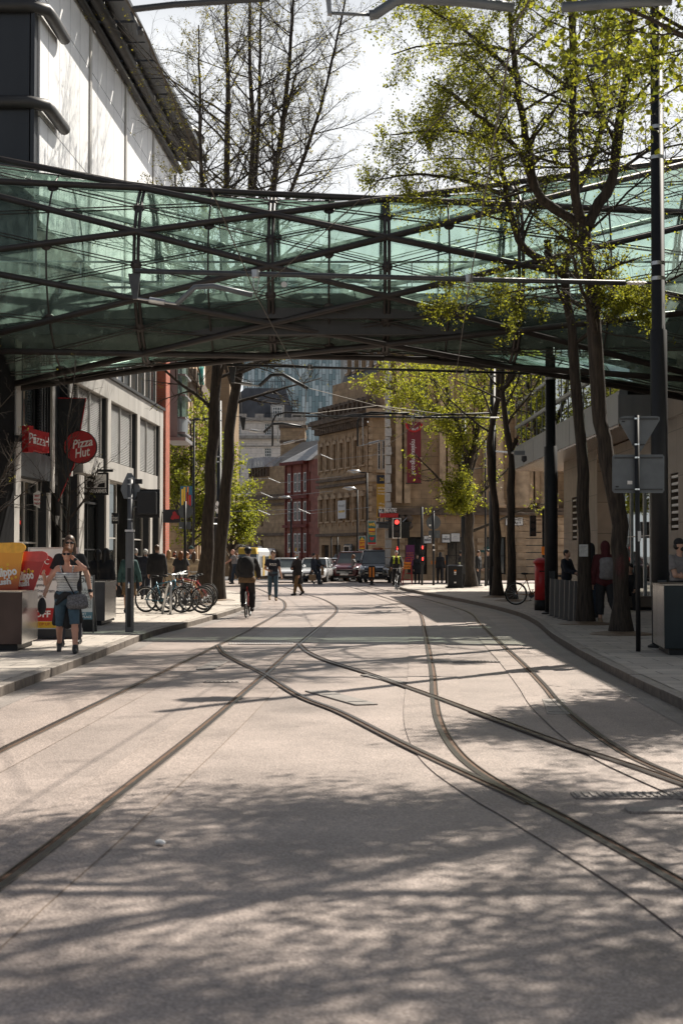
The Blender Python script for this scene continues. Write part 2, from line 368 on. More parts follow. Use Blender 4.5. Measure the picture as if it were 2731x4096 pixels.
tag(b.build('ground', M_ground), kind='structure')
b = MB(); b.quad((-30, -30, 0), (30, -30, 0), (30, 91, 0), (-30, 91, 0)); tag(b.build('road', M_road), kind='structure')
KL = spline([(-4.1, -20, 0), (-3.98, 5, 0), (-3.89, 16.2, 0), (-3.8, 22, 0), (-3.75, 28.5, 0), (-3.38, 33, 0), (-2.94, 41, 0), (-2.9, 46, 0), (-3.5, 54, 0), (-5.5, 64, 0), (-9, 74, 0), (-24, 88, 0)], 8)
KR = spline([(3.2, -20, 0), (3.42, 6, 0), (3.55, 14.8, 0), (3.7, 20.5, 0), (4.02, 26.9, 0), (4.5, 33, 0), (4.68, 38, 0), (4.5, 44, 0), (4.05, 50.4, 0), (3.2, 60, 0), (2.82, 66, 0), (2.9, 70, 0), (3.8, 73.5, 0), (6.5, 75.5, 0), (26, 77, 0)], 8)
for name, K, side in (('left_pavement', KL, -1), ('right_pavement', KR, 1)):
    e = MB(); X = side * 30; KW = .16
    N = len(K); inner = []
    for i in range(N):
        t = K[min(i + 1, N - 1)] - K[max(i - 1, 0)]; t.normalize(); n = Vector((t.y, -t.x, 0)) * side
        inner.append(K[i] + n * KW)
    for i in range(N - 1):
        a, c = inner[i], inner[i + 1]
        q = [(a.x, a.y, PV), (c.x, c.y, PV), (X, c.y, PV), (X, a.y, PV)]
        e.add(q, [(0, 1, 2, 3) if side < 0 else (3, 2, 1, 0)])
    tag(e.build(name, M_pave), kind='structure')
    k = MB(); step = 0
    # kerb stones with open joints
    acc = [0]
    for i in range(1, N): acc.append(acc[-1] + (K[i] - K[i - 1]).length)
    def at(s_):
        for i in range(1, N):
            if acc[i] >= s_: return K[i - 1].lerp(K[i], (s_ - acc[i - 1]) / max(1e-6, acc[i] - acc[i - 1]))
        return K[-1]
    s0 = 0
    while s0 < acc[-1] - 1:
        p = [at(s0 + .006), at(s0 + .33), at(s0 + .66), at(s0 + .994)]
        h = PV + random.uniform(-.003, .004)
        ribbon(k, p, 0 if side > 0 else -KW, KW if side > 0 else 0, -.02, h, 0, 1); s0 += 1.0
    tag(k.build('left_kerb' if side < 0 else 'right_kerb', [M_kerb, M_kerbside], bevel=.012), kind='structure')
# gutter strip of smoother concrete along the kerbs
M_gut = road_mat('gutter_concrete', (.25, .22, .20), sp=.25, stain=.25)
for nm, K, s_ in (('left_gutter', KL, 1), ('right_gutter', KR, -1)):
    g = MB(); ribbon(g, K, min(0, s_ * .3), max(0, s_ * .3), .003); tag(g.build(nm, M_gut), kind='structure')
# ------------------------------------------------------------------ tram rails
RAILS = {
 'L1': [(-3.3, -3), (-3.1, 5), (-2.82, 11.8), (-2.5, 19.2), (-2.3, 23.6), (-1.99, 31.2), (-1.78, 38.2), (-1.74, 43.5), (-2.03, 49.8), (-2.57, 55.2), (-3.66, 65.4), (-5.0, 75), (-7.8, 90)],
 'L2': [(-2.1, -3), (-1.78, 5), (-1.565, 8.5), (-1.305, 13), (-1.03, 19.2), (-.74, 26.5), (-.42, 33.6), (-.2, 38.5), (-.13, 41.7), (-.21, 45.4), (-.70, 52.4), (-1.48, 59), (-2.4, 68), (-4.0, 80), (-5.6, 90)],
 'R1': [(2.9, 1), (1.95, 5), (1.67, 6.95), (1.34, 8.8), (1.2, 9.5), (1.0, 10.8), (.925, 12.1), (.94, 14), (1.055, 16.4), (1.22, 19.2), (1.4, 22.8), (1.82, 31.6), (2.13, 38.6), (2.16, 42.6), (2.0, 48), (1.47, 56.6), (.73, 68), (-.3, 80), (-1.4, 90)],
 'R2': [(4.5, 1), (3.5, 5), (2.85, 8), (2.46, 10.27), (2.3, 12), (2.34, 15), (2.5, 17.6), (2.7, 21.3), (2.95, 26.9), (3.3, 34), (3.56, 39), (3.52, 43.5), (3.12, 51.6), (2.5, 59), (1.6, 70), (.6, 80), (-.5, 90)],
 'C1': [(-2.2, 25.5), (-2.06, 24.4), (-1.9, 23.3), (-1.55, 21.6), (-1.08, 19.5), (-.47, 16.3), (0, 14.6), (.55, 12.1), (.93, 10.5), (1.12, 9.75), (1.235, 9.25)],
 'C2': [(-.78, 25.9), (-.68, 24.8), (-.54, 23.5), (-.2, 21.6), (.35, 19.4), (1.0, 16.4), (1.41, 14.4), (1.87, 12.2), (2.18, 10.96), (2.4, 9.95), (2.56, 9.45), (2.68, 9.0)]}
lab = {'L1': 'far left grooved tram rail running beside the left kerb', 'L2': 'second grooved tram rail from the left, crossed by the turnout in the foreground',
       'R1': 'third tram rail from the left, swinging from the street centre to the bottom right corner', 'R2': 'rightmost tram rail curving alongside the right kerb',
       'C1': 'crossover tram rail linking the far left rail to the lower right', 'C2': 'shorter crossover tram rail meeting the rightmost rail'}
for i, (k, pts) in enumerate(RAILS.items()):
    sp = spline([(x, y, 0) for x, y in pts], 10)
    z = .003 + i * .0022
    t = thing('tram_rail', lab[k], 'rail', (pts[0][0], pts[0][1], 0), 0, 'grooved tram rails set in the street')
    s_ = 1 if k in ('L1', 'R1', 'C1') else -1      # groove on the inner side
    w_ = .33 if k[0] != 'C' else .2
    if k[0] != 'C':
        if k[0] == 'L': m1 = MB(); ribbon(m1, sp, -w_ - .004, w_ + .004, z); m1.build('joint', M_joint, t)
        m1 = MB(); ribbon(m1, sp, -w_, w_, z + .0008); m1.build('concrete_bed', M_band, t)
    m1 = MB(); ribbon(m1, sp, *sorted((-s_ * .044, s_ * .062)), z + .0014); m1.build('sealant', M_seal, t)
    m1 = MB(); ribbon(m1, sp, *sorted((s_ * .008, s_ * .044)), z + .002); m1.build('groove', M_rust, t)
    m1 = MB(); ribbon(m1, sp, *sorted((-s_ * .036, s_ * .007)), z + .001, z + .011); m1.build('rail_head', M_rail, t)
    m1 = MB(); ribbon(m1, sp, *sorted((s_ * .045, s_ * .055)), z + .001, z + .010); m1.build('keeper', M_rail, t)
# point boxes / cover plates and drains beside the rails
M_cover = mat('worn_cover_steel', (.26, .235, .215), .55, .25, .2, 9)
def plate(cx, cy_, w_, l_, ang, label, m=M_cover, slots=0):
    m = M_cover if m is M_steel else m
    t = thing('cover_plate', label, 'cover plate', (cx, cy_, 0), ang)
    m1 = MB(); m1.box(-w_ / 2, w_ / 2, -l_ / 2, l_ / 2, .0, .017); m1.build('plate', m, t, local=True, bevel=.003)
    for q in range(slots):
        m1 = MB(); y0 = -l_ / 2 + l_ * (q + .3) / slots; m1.box(-w_ * .42, w_ * .42, y0, y0 + l_ * .06 / slots, .017, .019); m1.build('rib', M_dark, t, local=True)
M_plate = mat('cast_iron', (.16, .15, .14), .5, .6, .2, 12)
plate(-1.88, 20.9, .24, 1.5, R(-4), 'ribbed steel point box cover inside the far left rail', M_steel, 3)
plate(-.02, 16.2, .26, 1.7, R(20), 'pale steel cover plate lying beside the long crossover rail', M_steel, 2)
plate(.55, 18.6, .16, 1.3, R(20), 'narrow steel plate beside the shorter crossover rail', M_steel, 2)
plate(2.28, 15.2, .24, 1.5, R(-6), 'double steel cover plate inside the rightmost rail', M_steel, 3)
plate(2.35, 9.05, 1.1, .16, 0, 'slotted drain channel crossing between the rails at lower right', M_gut, 0)
# drainage channels across the tracks
def drain(x0, x1, y, label):
    n = int((x1 - x0) / .05); t = thing('drain_grating', label, 'drain', ((x0 + x1) / 2, y, 0))
    m1 = MB(); m1.box(x0, x1, y - .11, y + .11, -.01, .014); m1.build('frame', M_gut, t)
    m1 = MB()
    for q in range(n):
        x = x0 + (x1 - x0) * (q + .3) / n; m1.box(x, x + .022, y - .09, y + .09, .016, .022)
    m1.build('slots', M_white if y > 25 else M_gut, t)
drain(-2.05, -.87, 25.95, 'pale slotted drain between the two left rails in front of the bridge shadow')
drain(1.55, 3.05, 9.6, 'slotted drain at the lower right between the converging rails')
drain(-1.75, -1.3, 18.2, 'small drain grating between the left rails')
drain(1.32, 2.4, 21.6, 'dark slotted drain between the two right rails')
m1 = MB(); random.seed(3)
for q in range(5):
    m1.ell(P(640, 3435, 8.0) * 1 + Vector((random.uniform(-.02, .02) + .006 * q, random.uniform(-.02, .02), 0)), .018, .02, .014, 8, 5)
o = mesh_obj('paper_scrap', [(x - 0, y, z) for x, y, z in m1.v], m1.f, M_white, None, None, True, loc=(-1.0, 8, 0))
z0 = min(v.co.z for v in o.data.vertices)
for v in o.data.vertices: v.co.z -= z0 - .004
tag(o, 'small crumpled white paper scrap lying on the road near the camera', 'litter')
# ================================================================== footbridge
BA = 2.0; BK = .255; BC = Vector((-.3, 35.5, 8.6))
def bx(th): return BA / BK * math.tan(R(th))
def brad(x): return math.sqrt(BA * BA + (BK * x) ** 2)
def bp(x, phi, dr=0.0):
    r = brad(x) + dr; return Vector((BC.x + x, BC.y - r * math.cos(R(phi)), BC.z + r * math.sin(R(phi))))
M_tube = mat('bridge_tube_paint', (.042, .035, .032), .5, .2, .2, 3)
M_bglass = glass_mat('bridge_glass', (.74, .855, .80), .10, 0, .20, (.57, .75, .67))
br = thing('footbridge', 'glazed hyperboloid footbridge with dark criss-cross steel tubes spanning the street', 'bridge', (BC.x, BC.y, 0))
TE = 55
for fam in (1, -1):
    for k in range(9):
        al = (6 if fam == 1 else -14) + 40 * k
        m1 = MB(); pts = [bp(bx(th), al + fam * th) for th in (-TE, 0, TE)]
        m1.tube([pts[0], pts[2]], .076, 10); m1.build('lattice_tube', M_tube, br, True)
for th in (-50, -30, -10, 10, 30, 50):
    m1 = MB(); x = bx(th)
    for dx in (-.048, .048):
        m1.ring((BC.x + x + dx, BC.y, BC.z), (0, -1, 0), (0, 0, 1), brad(x) - .1, .042, 48, 8)
    m1.build('ring_tube', M_tube, br, True)
for th in (-40, -20, 0, 20, 40):
    m1 = MB(); x = bx(th)
    m1.ring((BC.x + x, BC.y, BC.z), (0, -1, 0), (0, 0, 1), brad(x) - .1, .024, 48, 6); m1.build('ring_rod', M_tube, br, True)
nd = None
m2 = MB()
def crossphi(th): return -24 if (int((th + 30) / 20) % 2 == 0) else -4
for th in range(-50, 51, 10):
    thick = (th % 20) != 0
    for k in range(9):
        x = bx(th)
        if thick: phis = [crossphi(th) + 20 + 40 * k]
        else: phis = [(6 + th) + 40 * k]
        for ph in phis:
            c = bp(x, ph, -.1); n = Vector((0, -math.cos(R(ph)), math.sin(R(ph))))
            m1 = MB(); m1.tube([c - n * .03, c + n * .01, c + n * .05], [.13, .13, .04], 16)
            if nd is None or True: m1.build('node_disc', M_tube, br)
    if thick:
        for k in range(9):
            ph = crossphi(th) + 20 + 40 * k; a = bp(bx(th), ph, -.07)
            for dth in (-10, 10):
                if abs(th + dth) > 50: continue
                for dp in (-10, 10):
                    q = bp(bx(th + dth), ph + dp, -.07); off = Vector((0, 0, .035))
                    m2.tube([a + off, q + off], .014, 4); m2.tube([a - off, q - off], .014, 4)
m2.build('tie_rods', M_tube, br)
ths = list(range(-50, 51, 10))
for i in range(len(ths) - 1):
    m1 = MB(); ta, tb = ths[i], ths[i + 1]
    pa = crossphi(ta) if ta % 20 else 6 + ta; pb = crossphi(tb) if tb % 20 else 6 + tb
    pa = pa % 20; pb = pb % 20
    if pb - pa > 10: pb -= 20
    if pa - pb > 10: pa -= 20
    for k in range(18):
        A0 = bp(bx(ta), pa + 20 * k, -.13); A1 = bp(bx(ta), pa + 20 * (k + 1), -.13); B0 = bp(bx(tb), pb + 20 * k, -.13); B1 = bp(bx(tb), pb + 20 * (k + 1), -.13)
        if pb > pa: m1.add([A0, B0, A1], [(0, 1, 2)]); m1.add([A1, B0, B1], [(0, 1, 2)])
        else: m1.add([A0, B0, B1], [(0, 1, 2)]); m1.add([A0, B1, A1], [(0, 1, 2)])
    m1.build('glazing', M_bglass, br)
M_deck = mat('bridge_deck', (.05, .05, .05), .6)
m1 = MB(); m1.box(-10.6, 10.0, 33.95, 37.05, 7.3, 7.62); m1.box(-10.6, 10, 34.2, 36.8, 6.95, 7.29); m1.box(-10.6, 10, 33.94, 34.02, 7.63, 7.9); m1.box(-10.6, 10, 36.98, 37.06, 7.63, 7.9); m1.build('deck', M_deck, br)
m1 = MB()
for y in (34.25, 36.75):
    for z in (8.1, 8.72): m1.tube([(-10.6, y, z), (10, y, z)], .03, 6)
    for q in range(21): m1.tube([(-10.3 + q, y, 7.62), (-10.3 + q, y, 8.72)], .016, 4)
m1.build('handrail', M_steel, br)
m1 = MB(); c_ = P(1135 + 1, 1138, 33.6); m1.disc(Frame(c_, 0), 0, 0, .07, 0, .012, 20); m1.build('no_smoking_sign', M_white, br)
# ================================================================== buildings
def hit(F, px, py):
    o = Vector((0, 0, CAM_H)); d = P(px, py, 10.0) - o
    t = (F.O - o).dot(F.n) / d.dot(F.n); q = o + d * t - F.O
    return q.dot(F.u), q.z
def ax(F, px): return hit(F, px, 2221)[0]
def wall_with_openings(mb, F, a0, a1, b0, b1, ops, depth=.22, c=0.0, mi=0):
    xs = sorted(set([a0, a1] + [v for o in ops for v in o[:2]])); zs = sorted(set([b0, b1] + [v for o in ops for v in o[2:4]]))
    for i in range(len(xs) - 1):
        for j in range(len(zs) - 1):
            mx, mz = (xs[i] + xs[i + 1]) / 2, (zs[j] + zs[j + 1]) / 2
            if any(o[0] < mx < o[1] and o[2] < mz < o[3] for o in ops): continue
            mb.quad(F.p(xs[i], zs[j], c), F.p(xs[i + 1], zs[j], c), F.p(xs[i + 1], zs[j + 1], c), F.p(xs[i], zs[j + 1], c), mi)
    for o in ops:
        x0, x1, z0, z1 = o[:4]; k = c - depth
        mb.quad(F.p(x0, z0, c), F.p(x1, z0, c), F.p(x1, z0, k), F.p(x0, z0, k), mi); mb.quad(F.p(x0, z1, k), F.p(x1, z1, k), F.p(x1, z1, c), F.p(x0, z1, c), mi)
        mb.quad(F.p(x0, z0, k), F.p(x0, z1, k), F.p(x0, z1, c), F.p(x0, z0, c), mi); mb.quad(F.p(x1, z0, c), F.p(x1, z1, c), F.p(x1, z1, k), F.p(x1, z0, k), mi)
def window(F, o, par, mframe, mglass=None, c=-.2, nx=1, ny=1, fw=.06, name='window'):
    x0, x1, z0, z1 = o[:4]
    m1 = MB(); m1.quad(F.p(x0, z0, c), F.p(x1, z0, c), F.p(x1, z1, c), F.p(x0, z1, c)); w_ = m1.build(name, mglass or M_pane, par)
    m1 = MB(); d = .05
    m1.fbox(F, x0, x0 + fw, z0, z1, c + .005, c + d); m1.fbox(F, x1 - fw, x1, z0, z1, c + .005, c + d)
    m1.fbox(F, x0 + fw, x1 - fw, z0, z0 + fw, c + .005, c + d); m1.fbox(F, x0 + fw, x1 - fw, z1 - fw, z1, c + .005, c + d)
    for i in range(1, nx):
        x = x0 + (x1 - x0) * i / nx; m1.fbox(F, x - fw * .35, x + fw * .35, z0 + fw, z1 - fw, c + .005, c + d - .008)
    for j in range(1, ny):
        z = z0 + (z1 - z0) * j / ny; m1.fbox(F, x0 + fw, x1 - fw, z - fw * .3, z + fw * .3, c + .005, c + d - .016)
    m1.build('frame', mframe, w_); return w_
def box_core(F, a0, a1, b0, b1, c0, c1, name, m, par):
    m1 = MB(); m1.fbox(F, a0, a1, b0, b1, c0, c1); return m1.build(name, m, par)
M_panel = brick_mat('white_cladding_panels', (.88, .88, .87), (.85, .85, .85), (.22, .22, .22), 1.3, 3.3, .022, .4, 'xz', .05, 0, .15)
M_fascia = mat('pale_fascia_panel', (.42, .405, .38), .45, .1, .2, 1.2, streak=True)
M_white_trim = mat('cream_metal_trim', (.46, .44, .41), .45, .1, .12, 2, streak=True)
M_louvre = mat('louvre_slats', (.42, .415, .40), .4, .3, .08, 3)
M_shop = glass_mat('shop_glass', (.25, .27, .27), .22, 0, .06, (.2, .2, .2), .02)
M_inside = mat('shop_interior', (.05, .045, .04), .8, 0, .6, 1.3)
M_redbrick = brick_mat('red_brick', (.40, .10, .055), (.33, .085, .05), (.25, .16, .12), .225, .075, .008, .85, 'xz', .2)
# ------------------------------------------------------------------ left shopping centre
FL = Frame((-8.34, 28, 0), R(90) - math.atan(.0425))
def lx(x): return ax(FL, x / 2.24)
sc_ = thing('shopping_centre', 'modern shopping centre with white panelled upper storeys and louvred shop fronts on the left', 'building', (-8.34, 45, 0))
aE = ax(FL, 650)
box_core(FL, -2, aE, 0, 7.3, -9, -.75, 'podium_wall', M_inside, sc_)
# shop windows between white mullions
shops = [(-2, lx(-60), 0.3, 4.0), (lx(182), lx(424), .3, 3.6), (lx(452), lx(510), .3, 3.6), (lx(630), lx(700), .3, 3.9), (lx(765), lx(945), .3, 3.3), (lx(1003), lx(1110), .3, 4.1), (lx(1216), lx(1340), .3, 4.1), (lx(1360), lx(1425), .3, 4.1)]
for i, o in enumerate(shops): window(FL, o, sc_, M_white_trim if i not in (0, 4) else M_black, M_shop, -.3, 2 if i in (1, 4) else 1, 2, .07, 'shop_window')
m1 = MB(); m1.fbox(FL, lx(-50), lx(118), 0, 7.3, -.7, .02); m1.build('dark_pier', mat('black_granite', (.012, .012, .013), .9, spec=.05), sc_)
for x0, x1, z0, z1 in ((130, 176, 3.1, 7.3), (118, 165, 0, 3.08), (425, 447, 0, 3.3), (456, 480, 3.32, 7.3), (610, 642, 3.9, 7.3), (700, 745, 0, 4), (954, 984, 4.1, 6.7), (945, 972, 0, 4.08), (1222, 1244, 4.1, 6.7), (1340, 1358, 0, 4.05), (1426, 1452, 0, 7.45)):
    m1 = MB(); m1.fbox(FL, lx(x0), lx(x1), z0, z1, -.03, .03); m1.fbox(FL, lx(x0) + .01, lx(x1) - .01, z0, z1, -.5, -.032, 1); m1.build('column', [M_white_trim, M_wall_dark], sc_)
for x0, x1 in ((925, 953), (1196, 1221), (1411, 1425), (480, 610)):
    m1 = MB(); m1.fbox(FL, lx(x0), lx(x1), 4.1 if x0 > 900 else 3.62, 6.68, -.6, -.25); m1.build('recess_panel', M_wall_dark, sc_)
m1 = MB(); m1.fbox(FL, lx(172), lx(455), 3.62, 4.3, -.45, .0); m1.build('shop_fascia', M_wall_dark, sc_)
window(FL, (lx(177), lx(392), 4.32, 7.2), sc_, M_wall_dark, M_pane, -.3, 2, 1, .06, 'upper_window')
def louvre(x0, x1, z0, z1, n, m=M_louvre, nm='louvre_screen'):
    a0, a1 = lx(x0), lx(x1); m1 = MB()
    for q in range(n):
        z = z0 + (z1 - z0) * q / n; h = (z1 - z0) / n
        m1.hexa([FL.p(a0, z, -.12), FL.p(a1, z, -.12), FL.p(a1, z, -.2), FL.p(a0, z, -.2), FL.p(a0, z + h * .55, -.14), FL.p(a1, z + h * .55, -.14), FL.p(a1, z + h * .55, -.22), FL.p(a0, z + h * .55, -.22)])
    for x in (a0 + .02, (a0 + a1) / 2, a1 - .02): m1.fbox(FL, x - .03, x + .03, z0, z1, -.115, -.07)
    m1.build(nm, m, sc_)
louvre(394, 447, 3.9, 7.2, 44, M_wall_dark)
for x0, x1 in ((714, 924), (985, 1195), (1245, 1410)): louvre(x0, x1, 4.72, 6.66, 34)
for x0, x1 in ((745, 924), (985, 1195), (1245, 1410)):
    m1 = MB(); m1.fbox(FL, lx(x0), lx(x1), 4.1, 4.7, -.35, 0); m1.build('spandrel_panel', M_fascia, sc_)
m1 = MB(); a = lx(600); n = 9; da = (aE - a) / n
for q in range(n): m1.fbox(FL, a + da * q + .01, a + da * (q + 1) - .01, 6.7, 7.36, -.4, .02)
m1.build('fascia', M_fascia, sc_)
m1 = MB(); m1.fbox(FL, a, aE, 7.38, 7.47, -.5, .1); m1.build('ledge', M_dark, sc_)
o = 0; xs_ = [lx(980), lx(1097), lx(1215), lx(1340), lx(1440)]
for i in range(4): window(FL, (xs_[i], xs_[i + 1], 7.5, 10.4), sc_, M_white_trim, M_pane, -.25, 2, 2, .1, 'upper_window')
# upper storeys
a37 = 37 - 28 + .2
m1 = MB(); m1.fbox(FL, a37, aE + 3.5, 10.45, 18.0, -9, 0); m1.build('white_wall', M_panel, sc_)
for px in (350, 494, 606):
    aa = ax(FL, px); m1 = MB(); m1.fbox(FL, aa - .12, aa + .12, 10.5, 18, .003, .05); m1.build('cover_strip', M_white_trim, sc_)
m1 = MB()
for k in range(4): m1.box(-8.12 - .95 * (k + 1) + .02, -8.12 - .95 * k - .02, 36.8, 37.15, 9, 18)
m1.box(-8.1, -8.0, 36.75, 37.2, 9, 18); m1.build('end_cladding', M_wall_dark, sc_)
M_pipe = mat('half_round_band', (.04, .039, .039), .5, .2, .2, 3)
for z in (15.95, 13.42):
    m1 = MB(); e = FL.p(a37 + 1.9, z, .2); s_ = FL.p(a37 - .1, z, .2)
    m1.tube([(-12, 36.7, z), (-8.15, 36.7, z), (s_.x, s_.y - .1, z), (s_.x + .03, s_.y + .25, z), e, e + FL.u * .12], [.17, .17, .17, .17, .17, .1], 12); m1.build('half_round_band', M_pipe, sc_, True)
m1 = MB(); m1.tube([FL.p(a37, 18.15, .45), FL.p(aE + 3.4, 18.15, .45)], .19, 10); m1.tube([FL.p(a37, 17.93, .14), FL.p(aE + 3.4, 17.93, .14)], .12, 8); m1.build('gutter_pipe', M_pipe, sc_, True)
m1 = MB(); n = 13; La = aE + 3.4 - a37
for q in range(n):
    a = a37 + La * q / n; m1.fbox(FL, a + .06, a + La / n - (.14 if q % 2 else .05), 18.36, 18.46, -.5, 1.2)
m1.fbox(FL, a37, a37 + La, 18.3, 18.5, 1.2, 1.3)
c = FL.p(aE + 3.2, 19.0, -1.4)
m1.lathe(c, [(.1, .8), (1.6, .75), (2.5, .5), (2.6, .35), (2.4, .2), (1.5, .1), (.1, .1)], 24); m1.build('roof_canopy', M_wall_dark, sc_)
m1 = MB(); m1.fbox(FL, a37, aE + 3.3, 18.0, 18.3, -9, -.02); m1.build('roof', M_dark, sc_)
# red brick end pier and the grey oriel that hangs beyond
m1 = MB(); p = P(649, 2221, 56.9); m1.box(p.x - .5, p.x + .13, 56.9, 58.2, 0, 12.5); m1.build('brick_pier', M_redbrick, sc_)
orl = thing('corner_building', 'grey clad corner building with curved green glass oriel beyond the red brick pier', 'building', (-8.5, 61, 0))
M_oriel = mat('oriel_grey', (.22, .22, .23), .5, .1, .1, 2)
x0, x1, x2 = P(663, 2221, 59).x, P(708, 2221, 59).x, P(741, 2221, 59).x
m1 = MB(); m1.box(x0, x1, 59, 61.5, 6.55, 13.5); m1.box(x0 - 4, x0 - .8, 59.5, 61, 0, 13.4); m1.build('wall', M_oriel, orl)
M_ogl = glass_mat('oriel_glass', (.35, .5, .42), .3, 0, .25, (.3, .4, .35))
zc = [6.72, 7.35, 8.3, 9.15, 10.6, 12, 13.4]
for i in range(6):
    m1 = MB(); V = []
    for k in range(7):
        t = k / 6 * math.pi / 2; V.append((x1 + .01 + (x2 - x1) * math.sin(t), 59.0 + .8 * (1 - math.cos(t))))
    for k in range(6): m1.quad((*V[k], zc[i] + .04), (*V[k + 1], zc[i] + .04), (*V[k + 1], zc[i + 1] - .04), (*V[k], zc[i + 1] - .04))
    m1.build('curved_pane' if i else 'curved_panel', M_ogl if i else M_grey, orl)
m1 = MB()
for z in zc: m1.prism(Frame((0, 0, 0), 0), [(0, 0)], 0, 0) if False else m1.box(x1, x2 - .02, 59.12, 61.4, z - .04, z + .04)
m1.box(x1 + .02, x2 - .25, 59.9, 61.4, 6.8, 13.4); m1.box(x0 - .02, x2 + .02, 58.9, 61.6, 6.38, 6.53); m1.build('floor_band', M_oriel, orl)
# ------------------------------------------------------------------ right department store
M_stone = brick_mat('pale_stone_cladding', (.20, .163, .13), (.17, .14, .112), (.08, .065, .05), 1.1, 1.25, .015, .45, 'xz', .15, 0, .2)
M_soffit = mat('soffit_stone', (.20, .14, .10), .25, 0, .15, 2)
M_mirror = glass_mat('mirror_glass', (.10, .11, .11), .62, 0, .05, (.2, .2, .2), .02)
FR = Frame((7.6, 63, 0), R(-90) + math.atan(.0175))     # a runs towards the camera
ds = thing('department_store', 'beige stone department store with projecting grey glazed first floor on the right', 'building', (8.5, 52, 0))
aN = 63 - 41
m1 = MB(); m1.fbox(FR, 0, aN, 5.42, 6.26, -6, 0)
m1.build('canopy_fascia', M_grey, ds)
m1 = MB(); m1.fbox(FR, 0.02, aN - .02, 5.34, 5.41, -6, -.02); m1.build('soffit', M_soffit, ds)
for k in range(8):
    m1 = MB(); a = aN * (k + .0) / 8 + .3; m1.fbox(FR, a, a + .018, 5.42, 6.25, .001, .006); m1.build('panel_joint', M_black, ds)
rows = [6.3, 7.22, 8.22, 9.25]
for i in range(3):
    for k in range(5):
        a0 = .35 + (aN - .6) * k / 5; a1 = .35 + (aN - .6) * (k + 1) / 5
        m1 = MB(); m1.quad(FR.p(a0 + .02, rows[i] + .09, -.12), FR.p(a1 - .02, rows[i] + .09, -.12), FR.p(a1 - .02, rows[i + 1] - .03, -.12), FR.p(a0 + .02, rows[i + 1] - .03, -.12)); m1.build('window', M_mirror, ds)
m1 = MB()
for z in rows: m1.fbox(FR, .2, aN - .1, z - .03, z + .09, -.3, -.05)
for k in range(16): a = .35 + (aN - .6) * k / 15; m1.fbox(FR, a - .015, a + .015, 6.4, 9.2, -.3, -.1)
m1.build('glazing_bars', M_grey, ds)
m1 = MB(); m1.fbox(FR, .3, aN - .3, 6.27, 9.2, -6, -.8); m1.fbox(FR, 0, aN - .1, 9.36, 9.5, -6, -.02); m1.build('inner_wall', M_inside, ds)
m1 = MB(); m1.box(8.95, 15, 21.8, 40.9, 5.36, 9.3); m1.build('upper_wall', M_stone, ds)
FG = Frame((8.9, 63, 0), R(-90) + math.atan(.005))
def gx(px): return ax(FG, px)
segs = [(gx(2254), gx(2388)), (gx(2602), gx(2731) + 15)]
ops = [(gx(2288), gx(2306), 2.2, 3.85)]; ops2 = [(gx(2682), gx(2712), 2.3, 3.85)]
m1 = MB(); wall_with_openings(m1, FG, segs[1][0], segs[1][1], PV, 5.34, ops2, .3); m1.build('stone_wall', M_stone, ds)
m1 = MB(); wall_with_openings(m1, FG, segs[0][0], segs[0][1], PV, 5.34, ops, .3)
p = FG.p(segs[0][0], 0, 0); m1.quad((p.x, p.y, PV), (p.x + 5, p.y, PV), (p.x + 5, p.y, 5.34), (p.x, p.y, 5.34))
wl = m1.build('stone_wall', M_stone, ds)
for o in ops + ops2:
    m1 = MB(); n = 7 if o in ops else 8
    for q in range(n):
        z = o[2] + (o[3] - o[2]) * (q + .35) / n; m1.fbox(FG, o[0], o[1], z, z + .07, -.2, -.02)
    m1.fbox(FG, o[0], o[1], o[2], o[3], -.5, -.35, 1); m1.build('louvre', [M_steel, M_black], ds)
m1 = MB(); m1.fbox(FG, gx(2388) + .02, gx(2450), PV, 5.3, -1.2, -.5); m1.build('entrance_pier', M_stone, ds)
edges = [2412, 2440, 2470, 2520, 2545, 2568, 2600]
for i in range(6): window(FG, (gx(edges[i]), gx(edges[i + 1]), .15, 4.3), ds, M_steel, M_mirror, -.45, 1, 2, .05, 'glass_door')
m1 = MB(); m1.fbox(FG, gx(2388) + .02, gx(2602) - .02, 4.32, 5.3, -.8, -.2); m1.build('door_header', M_stone, ds)
m1 = MB(); m1.fbox(FG, gx(2388) + .05, gx(2602) + 4, 0.15, 4.3, -5, -3.5); m1.build('lobby', M_inside, ds)
# ------------------------------------------------------------------ exchange building (classical, behind the junction)
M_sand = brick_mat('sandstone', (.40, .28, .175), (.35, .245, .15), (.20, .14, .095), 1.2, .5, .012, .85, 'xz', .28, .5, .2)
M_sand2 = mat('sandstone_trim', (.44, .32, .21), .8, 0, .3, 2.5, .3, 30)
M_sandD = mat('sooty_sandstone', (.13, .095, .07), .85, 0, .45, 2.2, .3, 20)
FX = Frame((2.75, 84, 0), R(3))
def fx(px, py): return hit(FX, px, py)
ex = thing('exchange_building', 'classical sandstone exchange building with giant pilasters behind the crossing', 'building', (7, 84, 0))
ZB = 4.0; ZT = 15.0; WX = 13.0
arch = []
for k in range(5): a = 1.15 + k * 2.35; arch.append((a, a + 1.15, .5, 2.7))
m1 = MB(); wall_with_openings(m1, FX, 0, WX, PV, ZB, arch, .4); m1.build('rusticated_wall', M_sand, ex)
for o in arch: window(FX, o, ex, M_black, M_pane, -.38, 2, 2, .07)
upw = []
for k in range(5): a = 1.6 + k * 2.6; upw.append((a, a + .8, 5.2, 7.6)) if k % 2 else upw.append((a, a + .8, 9.8, 12.0))
m1 = MB(); wall_with_openings(m1, FX, .0, WX, ZB + .4, ZT, upw, .4, -.35); m1.quad(FX.p(0, PV, 0), FX.p(0, ZT, 0), FX.p(0, ZT, -2.5), FX.p(0, PV, -2.5)); m1.build('upper_wall', M_sand, ex)
